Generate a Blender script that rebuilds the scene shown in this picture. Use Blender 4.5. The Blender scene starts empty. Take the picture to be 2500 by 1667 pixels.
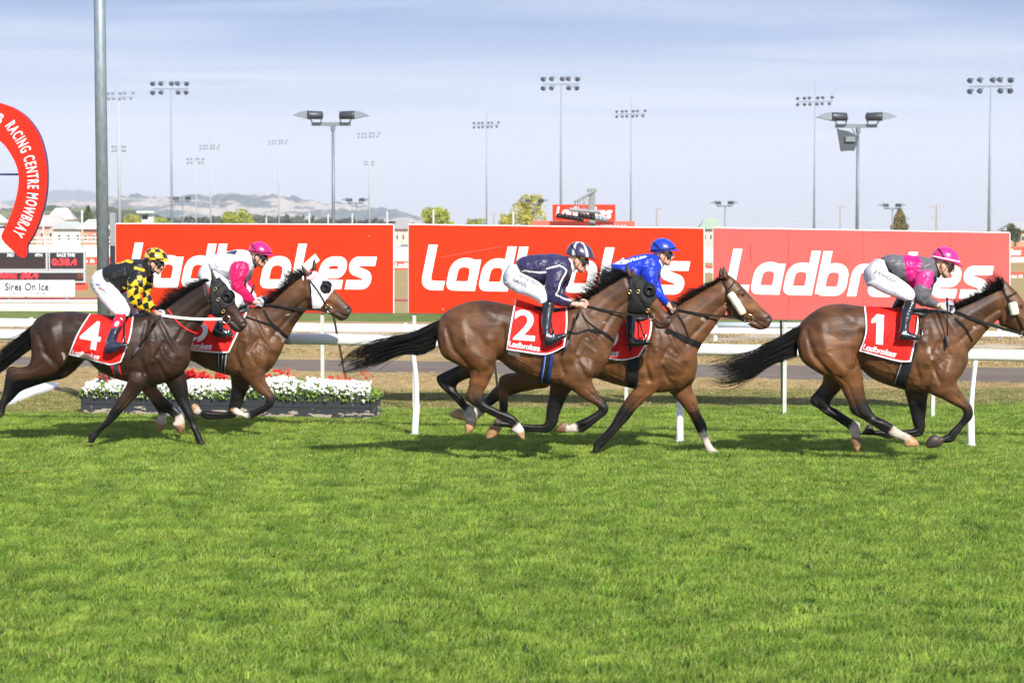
import bpy, bmesh, math, random
import numpy as np
from mathutils import Vector, noise
from mathutils.bvhtree import BVHTree
R = math.radians
random.seed(7); rng = np.random.default_rng(7)
S = bpy.context.scene
COL = S.collection

# ------------------------------------------------------------------ camera, sky, sun, exposure
FPX, HOR, CAMH = 5000.0, 562.0, 2.44          # focal length in photo pixels, horizon row, eye height
PITCH = math.atan((833.5-HOR)/FPX)
cam_d = bpy.data.cameras.new('camera'); cam = bpy.data.objects.new('camera', cam_d); COL.objects.link(cam)
cam.location = (0, 0, CAMH); cam.rotation_euler = (R(90)-PITCH, 0, 0)
cam_d.sensor_width = 36; cam_d.lens = FPX/2500*36; cam_d.clip_end = 30000
cam_d.dof.use_dof = True; cam_d.dof.focus_distance = 22.0; cam_d.dof.aperture_fstop = 4.0
S.camera = cam
SUN_EL, SUN_AZ = 36.5, 157.0                  # azimuth the light comes FROM, clockwise from +Y
sd = Vector((math.sin(R(SUN_AZ))*math.cos(R(SUN_EL)), math.cos(R(SUN_AZ))*math.cos(R(SUN_EL)), math.sin(R(SUN_EL))))
sun_d = bpy.data.lights.new('sun', 'SUN'); sun_d.energy = 3.9; sun_d.angle = R(1.0); sun_d.color = (1, .955, .88)
sun = bpy.data.objects.new('sun', sun_d); COL.objects.link(sun)
sun.rotation_euler = (-sd).to_track_quat('-Z', 'Y').to_euler()
W = bpy.data.worlds.new('World'); S.world = W; W.use_nodes = True
S.view_settings.view_transform = 'Standard'; S.view_settings.look = 'None'
S.view_settings.exposure = 1.02; S.view_settings.gamma = 1
def build_world():
    nt = W.node_tree; N = nt.nodes; L = nt.links; N.clear()
    out = N.new('ShaderNodeOutputWorld'); bg = N.new('ShaderNodeBackground')
    tc = N.new('ShaderNodeTexCoord')
    sep = N.new('ShaderNodeSeparateXYZ'); L.new(tc.outputs['Generated'], sep.inputs[0])
    def math_(op, a, b=None):
        m = N.new('ShaderNodeMath'); m.operation = op
        for i, v in enumerate((a, b)):
            if v is None: continue
            if isinstance(v, (int, float)): m.inputs[i].default_value = v
            else: L.new(v, m.inputs[i])
        return m.outputs[0]
    sky = N.new('ShaderNodeTexSky'); sky.sky_type = 'NISHITA'; sky.sun_disc = False
    sky.sun_elevation = R(SUN_EL); sky.sun_rotation = R(SUN_AZ); sky.dust_density = .6; sky.ozone_density = 2.2; sky.air_density = 1.0
    # thin high cloud: streaks lying flat overhead, so they compress towards the horizon
    zc = math_('MAXIMUM', sep.outputs[2], .015)
    cx = math_('DIVIDE', sep.outputs[0], zc); cy = math_('DIVIDE', sep.outputs[1], zc)
    cv = N.new('ShaderNodeCombineXYZ'); L.new(math_('MULTIPLY', cx, .16), cv.inputs[0]); L.new(math_('MULTIPLY', cy, .30), cv.inputs[1])
    n1 = N.new('ShaderNodeTexNoise'); n1.inputs['Scale'].default_value = 1.7; n1.inputs['Detail'].default_value = 9; n1.inputs['Roughness'].default_value = .56; n1.inputs['Distortion'].default_value = .7
    L.new(cv.outputs[0], n1.inputs['Vector'])
    r1 = N.new('ShaderNodeMapRange'); r1.inputs[1].default_value = .42; r1.inputs[2].default_value = .80; L.new(n1.outputs[0], r1.inputs[0])
    # whitening low over the horizon: thick bright air
    r2 = N.new('ShaderNodeMapRange'); r2.interpolation_type = 'SMOOTHSTEP'
    r2.inputs[1].default_value = .0; r2.inputs[2].default_value = .130; r2.inputs[3].default_value = .98; r2.inputs[4].default_value = .0
    L.new(sep.outputs[2], r2.inputs[0])
    cm = math_('MULTIPLY', r1.outputs[0], .60)
    fac = math_('SUBTRACT', 1.0, math_('MULTIPLY', math_('SUBTRACT', 1.0, r2.outputs[0]), math_('SUBTRACT', 1.0, cm)))
    # the clear blue above is the sky texture looked up a little higher
    mv = N.new('ShaderNodeCombineXYZ'); L.new(sep.outputs[0], mv.inputs[0]); L.new(sep.outputs[1], mv.inputs[1])
    L.new(math_('ADD', math_('MULTIPLY', sep.outputs[2], 3.2), .50), mv.inputs[2])
    nrm = N.new('ShaderNodeVectorMath'); nrm.operation = 'NORMALIZE'; L.new(mv.outputs[0], nrm.inputs[0]); L.new(nrm.outputs[0], sky.inputs[0])
    mix = N.new('ShaderNodeMixRGB'); L.new(fac, mix.inputs[0]); L.new(sky.outputs[0], mix.inputs[1]); mix.inputs[2].default_value = (3.60, 3.68, 3.95, 1)
    L.new(mix.outputs[0], bg.inputs[0]); bg.inputs[1].default_value = .145; L.new(bg.outputs[0], out.inputs[0])
build_world()

# ------------------------------------------------------------------ helpers
CT, ST = math.cos(PITCH), math.sin(PITCH)
def P(px, py, D):                              # a point seen at photo pixel (px, py) standing D metres away
    dx = (px-1250.)/FPX; dy = (833.5-py)/FPX
    s = D/(CT+dy*ST)
    return np.array((dx*s, D, CAMH+(-ST+dy*CT)*s))
def PX(v):                                     # world points -> photo pixels, (n,3) -> (n,2)
    v = np.asarray(v, float).reshape(-1, 3); f = v[:, 1]*CT-(v[:, 2]-CAMH)*ST; u = v[:, 1]*ST+(v[:, 2]-CAMH)*CT
    return np.stack((1250+v[:, 0]/f*FPX, 833.5-u/f*FPX), 1)
def G(px, py):                                 # the ground point seen at a pixel
    dx = (px-1250.)/FPX; dy = (833.5-py)/FPX
    t = CAMH/(ST-dy*CT); return np.array((dx*t, (CT+dy*ST)*t, 0.))
def tag(o, label=None, cat=None, group=None, kind=None):
    if label: o['label'] = label
    if cat: o['category'] = cat
    if group: o['group'] = group
    if kind: o['kind'] = kind
    return o
def empty(name, loc, label, cat, group=None):
    o = bpy.data.objects.new(name, None); COL.objects.link(o); o.location = loc; o.empty_display_size = .2
    return tag(o, label, cat, group)
def mobj(name, v, f, mat=None, parent=None, smooth=False):
    me = bpy.data.meshes.new(name); me.from_pydata([tuple(map(float, p)) for p in v], [], [tuple(map(int, q)) for q in f]); me.update()
    return fin(name, me, mat, parent, smooth)
def fin(name, me, mat=None, parent=None, smooth=False):
    o = bpy.data.objects.new(name, me); COL.objects.link(o)
    if mat: me.materials.clear(); me.materials.append(mat)
    if parent: 
        o.parent = parent
        pm = parent.matrix_basis.copy(); q = parent.parent
        while q: pm = q.matrix_basis @ pm; q = q.parent
        me.transform(pm.inverted())
    me.polygons.foreach_set('use_smooth', [smooth]*len(me.polygons)); me.update()
    return o
class MB:                                      # collects solids into one mesh
    def __init__(s): s.v = []; s.f = []
    def add(s, v, f):
        n = len(s.v); s.v += [tuple(p) for p in v]; s.f += [tuple(i+n for i in q) for q in f]; return s
    def box(s, c, d, rot=None):
        v = [];
        for k in range(8):
            p = Vector(((k & 1)-.5, ((k >> 1) & 1)-.5, ((k >> 2) & 1)-.5)); p = Vector((p.x*d[0], p.y*d[1], p.z*d[2]))
            if rot is not None: p = rot @ p
            v.append((p.x+c[0], p.y+c[1], p.z+c[2]))
        return s.add(v, [(0, 2, 3, 1), (4, 5, 7, 6), (0, 1, 5, 4), (2, 6, 7, 3), (0, 4, 6, 2), (1, 3, 7, 5)])
    def tube(s, pts, rad, n=8, cap=True):
        pts = [Vector(p) for p in pts]; rad = rad if hasattr(rad, '__len__') else [rad]*len(pts); v = []; f = []
        up = None
        for i, p in enumerate(pts):
            t = (pts[min(i+1, len(pts)-1)]-pts[max(i-1, 0)]).normalized()
            if up is None: up = Vector((0, 1, 0)) if abs(t.y) < .8 else Vector((1, 0, 0))
            a = t.cross(up).normalized(); b = t.cross(a).normalized(); up = -b if (-b).dot(up) > 0 else b
            for k in range(n):
                th = 2*math.pi*k/n; q = p+(a*math.cos(th)+b*math.sin(th))*rad[i]; v.append(tuple(q))
            if i:
                for k in range(n): f.append(((i-1)*n+k, (i-1)*n+(k+1) % n, i*n+(k+1) % n, i*n+k))
        if cap: f.append(tuple(range(n))[::-1]); f.append(tuple((len(pts)-1)*n+k for k in range(n)))
        return s.add(v, f)
    def ell(s, c, r, rot=None, nu=16, nv=10):
        v = []; f = []
        for j in range(nv+1):
            ph = math.pi*j/nv
            for i in range(nu):
                th = 2*math.pi*i/nu; p = Vector((r[0]*math.sin(ph)*math.cos(th), r[1]*math.sin(ph)*math.sin(th), r[2]*math.cos(ph)))
                if rot is not None: p = rot @ p
                v.append((p.x+c[0], p.y+c[1], p.z+c[2]))
        for j in range(nv):
            for i in range(nu): f.append((j*nu+i, (j+1)*nu+i, (j+1)*nu+(i+1) % nu, j*nu+(i+1) % nu))
        return s.add(v, f)
    def torus(s, c, r, rr, ax='Y', n=20, m=8):
        v = []; f = []
        for i in range(n):
            a = 2*math.pi*i/n
            for j in range(m):
                b = 2*math.pi*j/m; q = (r+rr*math.cos(b)); x, z, y = q*math.cos(a), q*math.sin(a), rr*math.sin(b)
                v.append((c[0]+x, c[1]+y, c[2]+z) if ax == 'Y' else (c[0]+x, c[1]+z, c[2]+y))
                f.append((i*m+j, ((i+1) % n)*m+j, ((i+1) % n)*m+(j+1) % m, i*m+(j+1) % m))
        return s.add(v, f)
    def build(s, name, mat=None, parent=None, smooth=False): return mobj(name, s.v, s.f, mat, parent, smooth)
def kids(o): return [c for c in bpy.data.objects if c.parent == o]
def copy_tree(o, parent=None):
    c = o.copy(); COL.objects.link(c); c.parent = parent
    for ch in kids(o): copy_tree(ch, c)
    return c

# ------------------------------------------------------------------ materials
def mat(name, col=(.5, .5, .5), rough=.6, metal=0., nz=None, var=.0, bump=.0, bscale=60, attr=False, sheen=0., coat=0., emit=None, spec=.5, stretch=None, trans=0.):
    m = bpy.data.materials.new(name); m.use_nodes = True; nt = m.node_tree; N = nt.nodes; L = nt.links
    b = N['Principled BSDF']; b.inputs['Roughness'].default_value = rough; b.inputs['Metallic'].default_value = metal
    b.inputs['Specular IOR Level'].default_value = spec; b.inputs['Sheen Weight'].default_value = sheen; b.inputs['Coat Weight'].default_value = coat
    b.inputs['Base Color'].default_value = (*col, 1); base = None
    if attr:
        a = N.new('ShaderNodeAttribute'); a.attribute_name = 'col'; base = a.outputs['Color']
    g = N.new('ShaderNodeNewGeometry'); vec = g.outputs['Position']
    if stretch:
        mp = N.new('ShaderNodeMapping'); mp.inputs['Scale'].default_value = stretch; L.new(vec, mp.inputs[0]); vec = mp.outputs[0]
    if var:
        t = N.new('ShaderNodeTexNoise'); t.inputs['Scale'].default_value = nz or 5; t.inputs['Detail'].default_value = 6; L.new(vec, t.inputs['Vector'])
        r = N.new('ShaderNodeMapRange'); r.inputs[1].default_value = .3; r.inputs[2].default_value = .7; r.inputs[3].default_value = 1-var; r.inputs[4].default_value = 1+var
        L.new(t.outputs[0], r.inputs[0]); mx = N.new('ShaderNodeMixRGB'); mx.blend_type = 'MULTIPLY'; mx.inputs[0].default_value = 1
        if base is not None: L.new(base, mx.inputs[1])
        else: mx.inputs[1].default_value = (*col, 1)
        L.new(r.outputs[0], mx.inputs[2]); base = mx.outputs[0]
    if base is not None: L.new(base, b.inputs['Base Color'])
    if bump:
        t = N.new('ShaderNodeTexNoise'); t.inputs['Scale'].default_value = bscale; t.inputs['Detail'].default_value = 5; L.new(vec, t.inputs['Vector'])
        bp = N.new('ShaderNodeBump'); bp.inputs['Strength'].default_value = 1; bp.inputs['Distance'].default_value = bump; L.new(t.outputs[0], bp.inputs['Height']); L.new(bp.outputs[0], b.inputs['Normal'])
    if name == 'horse_coat':
        t2 = N.new('ShaderNodeTexNoise'); t2.inputs['Scale'].default_value = 150; t2.inputs['Detail'].default_value = 3; L.new(vec, t2.inputs['Vector']); b2 = N.new('ShaderNodeBump'); b2.inputs['Distance'].default_value = .0011; L.new(t2.outputs[0], b2.inputs['Height']); L.new(bp.outputs[0], b2.inputs['Normal']); L.new(b2.outputs[0], b.inputs['Normal'])
    if emit: b.inputs['Emission Color'].default_value = (*emit[0], 1); b.inputs['Emission Strength'].default_value = emit[1]
    if trans:
        tr = N.new('ShaderNodeBsdfTranslucent'); ms = N.new('ShaderNodeMixShader'); ms.inputs[0].default_value = trans
        if base is not None: L.new(base, tr.inputs[0])
        else: tr.inputs[0].default_value = (*col, 1)
        L.new(b.outputs[0], ms.inputs[1]); L.new(tr.outputs[0], ms.inputs[2]); L.new(ms.outputs[0], N['Material Output'].inputs[0])
    return m
M = {}
M['white'] = mat('white_paint', (.78, .78, .76), .38, var=.05, nz=3)
M['white_old'] = mat('old_white_paint', (.46, .47, .42), .5, var=.14, nz=9)
M['galv'] = mat('galvanised_steel', (.25, .30, .32), .45, .45, var=.16, nz=22, stretch=(1, 1, .35)); M['galv_lamp'] = mat('lamp_post_steel', (.16, .19, .21), .5, .3, var=.1, nz=10)
M['galv_far'] = mat('mast_steel', (.22, .26, .30), .55, .1, var=.06, nz=1)
M['lampdark'] = mat('lamp_body', (.05, .06, .07), .45, .3)
M['lampgrey'] = mat('lamp_hood', (.22, .25, .28), .4, .4)
M['steel'] = mat('polished_steel', (.7, .69, .66), .2, 1)
M['brass'] = mat('brass', (.75, .56, .22), .28, 1)
M['red'] = mat('sign_red', (.62, .030, .003), .5, var=.05, nz=1.2, spec=.25)
M['redfade'] = mat('faded_sign_red', (.66, .105, .090), .5, var=.07, nz=1.2, spec=.25)
M['redhoard'] = mat('hoarding_red', (.72, .07, .035), .6)
M['letter'] = mat('letter_white', (.86, .86, .85), .45)
M['leather'] = mat('black_leather', (.008, .0075, .0075), .38, bump=.0008, bscale=220, spec=.3)
M['black'] = mat('black_plastic', (.008, .008, .009), .45, spec=.3)
M['strap'] = mat('dark_webbing', (.009, .008, .008), .6, spec=.2)
M['coat'] = mat('horse_coat', rough=.42, attr=True, var=.42, nz=5, bump=.0024, bscale=24, spec=.28, stretch=(1, 1, 2.2))
M['hair'] = mat('horse_hair', (.005, .004, .0035), .5, spec=.18)
M['hairb'] = mat('brown_horse_hair', (.045, .02, .012), .38)
M['silk'] = mat('racing_silk', rough=.42, attr=True, bump=.002, bscale=11, sheen=.05, spec=.35, stretch=(1, 1, .45))
M['cotton'] = mat('breeches_cotton', rough=.62, attr=True, bump=.0045, bscale=22, stretch=(.5, 1, 1.7))
M['cloth'] = mat('saddle_cloth', rough=.7, attr=True, bump=.004, bscale=11, spec=.18)
M['skin'] = mat('skin', rough=.48, attr=True, var=.06, nz=30)
M['boot'] = mat('boot_leather', rough=.16, attr=True, bump=.006, bscale=28, coat=.4, stretch=(1, 1, 1.8))
M['helmet'] = mat('helmet_silk', rough=.32, attr=True, bump=.0025, bscale=30, sheen=.2)
M['goggle'] = mat('goggle_lens', (.01, .01, .012), .12, coat=.5)
M['fleece'] = mat('sheepskin', (.78, .72, .52), .9, bump=.01, bscale=90, var=.12, nz=60)
M['eye'] = mat('eye', (.012, .006, .004), .08, coat=1)
M['wood'] = mat('planter_board', (.06, .065, .07), .55, var=.12, nz=8)

# ------------------------------------------------------------------ loft toolkit
def K(ox, oy, s, rows):                        # rows measured in an enlarged crop -> photo pixels
    out = []
    for r in rows: out.append((ox+r[0]/s, oy+r[1]/s, ox+r[2]/s, oy+r[3]/s)+tuple(r[4:]))
    return out
def KP(ox, oy, s, pts): return [(ox+a/s, oy+b/s) for a, b in pts]
def cat(A, sub):
    A = np.asarray(A, float); n = len(A); out = []
    for i in range(n-1):
        p0, p1, p2, p3 = A[max(i-1, 0)], A[i], A[i+1], A[min(i+2, n-1)]
        for k in range(sub):
            t = k/sub; out.append(.5*((2*p1)+(-p0+p2)*t+(2*p0-5*p1+4*p2-p3)*t*t+(-p0+3*p1-3*p2+p3)*t**3))
    out.append(A[-1]); return np.array(out)
def lin(A, n):
    A = np.asarray(A, float); d = np.r_[0, np.cumsum(np.linalg.norm(np.diff(A, axis=0), axis=1))]; t = np.linspace(0, d[-1], n)
    return np.stack([np.interp(t, d, A[:, k]) for k in range(A.shape[1])], 1)
class Loft:
    def __init__(s, rows, D, yo=0., ratio=.82, n=20, sub=5, pw=2.15, infl=0., scale=1.):
        ppm = FPX/D; A = []; y = yo
        for r in rows:
            l = math.hypot(r[2]-r[0], r[3]-r[1]); w = r[4] if len(r) > 4 and r[4] is not None else ratio*l/2/ppm
            if len(r) > 5: y = r[5]
            A.append((r[0], r[1], r[2], r[3], w, y))
        A = cat(A, sub); s.t = np.linspace(0, len(rows)-1, len(A)); v = []; f = []; s.c = []; s.r = []
        for q in A:
            a = P(q[0], q[1], D+q[5]); b = P(q[2], q[3], D+q[5]); c = (a+b)/2; h = (b-a)/2
            hl = np.linalg.norm(h)+1e-9; h = h*(max(hl*scale+infl, .003)/hl); w = max(q[4]*scale+infl, .003)
            s.c.append(c); s.r.append((np.linalg.norm(h)+w)/2)
            for k in range(n):
                th = 2*math.pi*k/n; cs, sn = math.cos(th), math.sin(th)
                v.append(c+h*math.copysign(abs(cs)**(2/pw), cs)+np.array((0, w*math.copysign(abs(sn)**(2/pw), sn), 0)))
        m = len(A)
        for i in range(m-1):
            for k in range(n): f.append((i*n+k, i*n+(k+1) % n, (i+1)*n+(k+1) % n, (i+1)*n+k))
        v += [s.c[0], s.c[-1]]
        for k in range(n): f.append((m*n, (k+1) % n, k)); f.append((m*n+1, (m-1)*n+k, (m-1)*n+(k+1) % n))
        s.v = v; s.f = f; s.c = np.array(s.c); s.r = np.array(s.r)
def remesh(parts, voxel, smooth=3, name='m', fac=.5):
    mb = MB()
    for q in parts: mb.add(q.v, q.f)
    me = bpy.data.meshes.new('t'); me.from_pydata([tuple(map(float, p)) for p in mb.v], [], mb.f); me.update()
    o = bpy.data.objects.new('t', me); COL.objects.link(o)
    r = o.modifiers.new('r', 'REMESH'); r.mode = 'VOXEL'; r.voxel_size = voxel
    if smooth: q = o.modifiers.new('s', 'SMOOTH'); q.iterations = smooth; q.factor = fac
    dg = bpy.context.evaluated_depsgraph_get(); e = o.evaluated_get(dg)
    new = bpy.data.meshes.new_from_object(e); new.name = name
    bpy.data.objects.remove(o); bpy.data.meshes.remove(me)
    return new
def getv(me): a = np.empty(len(me.vertices)*3, np.float32); me.vertices.foreach_get('co', a); return a.reshape(-1, 3).astype(float)
def getn(me): a = np.empty(len(me.vertices)*3, np.float32); me.vertices.foreach_get('normal', a); return a.reshape(-1, 3).astype(float)
def setv(me, v): me.vertices.foreach_set('co', v.astype(np.float32).ravel()); me.update()
def setcol(me, c):
    a = me.attributes.new('col', 'FLOAT_COLOR', 'POINT'); c = np.asarray(c, float)
    a.data.foreach_set('color', np.c_[c, np.ones(len(c))].astype(np.float32).ravel())
def edges(me): a = np.empty(len(me.edges)*2, np.int32); me.edges.foreach_get('vertices', a); return a.reshape(-1, 2)
def blur(me, x, it):
    e = edges(me); n = len(me.vertices); deg = np.bincount(e.ravel(), minlength=n)[:, None]+1e-9
    for _ in range(it):
        a = np.zeros_like(x)
        for k in range(x.shape[1]):
            a[:, k] = np.bincount(e[:, 0], x[e[:, 1], k], n)+np.bincount(e[:, 1], x[e[:, 0], k], n)
        x = .4*x+.6*a/deg
    return x
def segdist(p, poly):                          # 2D distance of points to a polyline
    poly = np.asarray(poly, float); d = np.full(len(p), 1e9)
    if len(poly) == 1: return np.linalg.norm(p-poly[0], axis=1)
    for a, b in zip(poly[:-1], poly[1:]):
        ab = b-a; t = np.clip(((p-a)@ab)/(ab@ab+1e-9), 0, 1); d = np.minimum(d, np.linalg.norm(p-(a+t[:, None]*ab), axis=1))
    return d
def inpoly(p, poly):
    x, y = p[:, 0], p[:, 1]; r = np.zeros(len(p), bool); n = len(poly)
    for i in range(n):
        x1, y1 = poly[i]; x2, y2 = poly[(i+1) % n]
        c = ((y1 > y) != (y2 > y)); r ^= c & (x < (x2-x1)*(y-y1)/((y2-y1) if y2 != y1 else 1e-9)+x1)
    return r
def vnoise(v, sc, seed=0): return np.array([noise.noise(Vector((a[0]*sc+seed, a[1]*sc, a[2]*sc))) for a in v])

# ------------------------------------------------------------------ lettering
def text_tris(s, bold=.0, space=1.):
    cu = bpy.data.curves.new('t', 'FONT'); cu.body = s; cu.offset = bold; cu.space_character = space; cu.resolution_u = 3
    o = bpy.data.objects.new('t', cu); COL.objects.link(o); dg = bpy.context.evaluated_depsgraph_get()
    me = bpy.data.meshes.new_from_object(o.evaluated_get(dg)); me.calc_loop_triangles()
    v = getv(me)[:, :2]; t = np.array([list(q.vertices) for q in me.loop_triangles]); T = v[t]
    bpy.data.objects.remove(o); bpy.data.meshes.remove(me); bpy.data.curves.remove(cu)
    lo = T.reshape(-1, 2).min(0); hi = T.reshape(-1, 2).max(0); return (T-lo)/(hi-lo), (hi-lo)
def ribbon2(path, w):                          # flat ribbon with mitred joins -> quads
    p = np.asarray(path, float); q = [p[0]]
    for a in p[1:]:
        if np.linalg.norm(a-q[-1]) > 1e-5: q.append(a)
    p = np.array(q); out = []; L = []; Rr = []
    for i in range(len(p)):
        d1 = p[i]-p[i-1] if i else p[1]-p[0]; d2 = p[i+1]-p[i] if i < len(p)-1 else d1
        d1 = d1/np.linalg.norm(d1); d2 = d2/np.linalg.norm(d2); t = d1+d2; t /= np.linalg.norm(t)+1e-9; nn = np.array((-t[1], t[0])); m = 1/max(.6, nn@np.array((-d1[1], d1[0])))
        L.append(p[i]+nn*w/2*m); Rr.append(p[i]-nn*w/2*m)
    return [(Rr[i], Rr[i+1], L[i+1], L[i]) for i in range(len(p)-1)]
def rnd(pts, r, closed=False, n=6):            # round the corners of a polyline
    pts = [np.array(p, float) for p in pts]; out = []; m = len(pts)
    for i in range(m):
        if not closed and i in (0, m-1): out.append(pts[i]); continue
        a, b, c = pts[i-1], pts[i], pts[(i+1) % m]; u = a-b; v = c-b; lu, lv = np.linalg.norm(u), np.linalg.norm(v); rr = min(r, lu*.5, lv*.5)
        s, e = b+u/lu*rr, b+v/lv*rr
        for k in range(n+1): t = k/n; out.append((1-t)**2*s+2*t*(1-t)*b+t*t*e)
    if closed: out.append(out[0])
    return out
def logo():                                    # the sponsor's word, nine rounded slanted letters: list of letters, each a list of strokes of quads
    T = .285; h = T/2; x0 = 0; out = []
    def loop(x, w, y0=h, y1=1-h): 
        q = rnd([(x+h+.25, y0), (x+w-h, y0), (x+w-h, y1), (x+h, y1), (x+h, y0)], .36, True); return q
    def put(strokes, adv):
        nonlocal x0
        out.append([[(np.array([(p[0]+x0+.21*p[1], p[1]) for p in q])) for q in ribbon2(s, T)] for s in strokes]); x0 += adv
    put([rnd([(h, 1.38), (h, h), (.74, h)], .28)], .80)
    put([loop(0, .94), [(.94-h, 0), (.94-h, .95)]], 1.02)
    put([loop(0, .94), [(.94-h, 0), (.94-h, 1.36)]], 1.02)
    put([loop(0, .94), [(h, .05), (h, 1.36)]], 1.02)
    put([rnd([(h, 0), (h, 1-h), (.60, 1-h)], .3)], .60)
    put([loop(0, .96)], 1.03)
    put([[(h, 0), (h, 1.38)], [(h+.02, .42), (.72, .98)], [(.30, .62), (.78, 0)]], .86)
    put([rnd([(.16, .47), (.90-h, .47), (.90-h, 1-h), (h, 1-h), (h, h), (.86, h)], .30)], .97)
    put([rnd([(.86, 1-h), (h, 1-h), (h, .60), (.82-h, .42), (.82-h, h), (.0, h)], .26)], .85)
    A = np.array([q for l in out for s in l for q in s]).reshape(-1, 2); lo, hi = A.min(0), A.max(0)
    return [[[(q-lo)/(hi-lo) for q in s] for s in l] for l in out]
LOGO = logo()
LOGO_T = np.array([t for l in LOGO for s in l for q in s for t in (q[[0, 1, 2]], q[[0, 2, 3]])])
def inside(p, T, org, xv, yv):                 # which pixels p fall in lettering T laid in the box org, xv, yv
    Mx = np.array([xv, yv], float).T; q = (p-np.array(org))@np.linalg.inv(Mx).T; r = np.zeros(len(p), bool)
    idx = np.where((q > -.02).all(1) & (q < 1.02).all(1))[0]; z = q[idx]; rr = np.zeros(len(z), bool)
    for t in T:
        a, b, c = t; d = (b[0]-a[0])*(c[1]-a[1])-(b[1]-a[1])*(c[0]-a[0])
        if abs(d) < 1e-12: continue
        u = ((z[:, 0]-a[0])*(c[1]-a[1])-(z[:, 1]-a[1])*(c[0]-a[0]))/d; v = ((b[0]-a[0])*(z[:, 1]-a[1])-(b[1]-a[1])*(z[:, 0]-a[0]))/d
        rr |= (u >= 0) & (v >= 0) & (u+v <= 1)
    r[idx] = rr; return r
def flat_text(name, T, o, xv, yv, m, parent, out=(0, -1, 0), lift=.004):
    v = []; f = []
    for t in T:
        n = len(v); 
        for p in t: v.append(np.array(o)+p[0]*np.array(xv)+p[1]*np.array(yv)+np.array(out)*lift)
        f.append((n, n+1, n+2))
    return mobj(name, v, f, m, parent)
def flat_logo(name, o, xv, yv, m, parent, lift=.004):
    v = []; f = []
    for l in LOGO:
        for k, s in enumerate(l):
            for q in s:
                n = len(v)
                for p in q: v.append(np.array(o)+p[0]*np.array(xv)+p[1]*np.array(yv)+np.array((0, -1, 0))*(lift+.0006*k))
                f.append((n, n+1, n+2, n+3))
    return mobj(name, v, f, m, parent)
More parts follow.
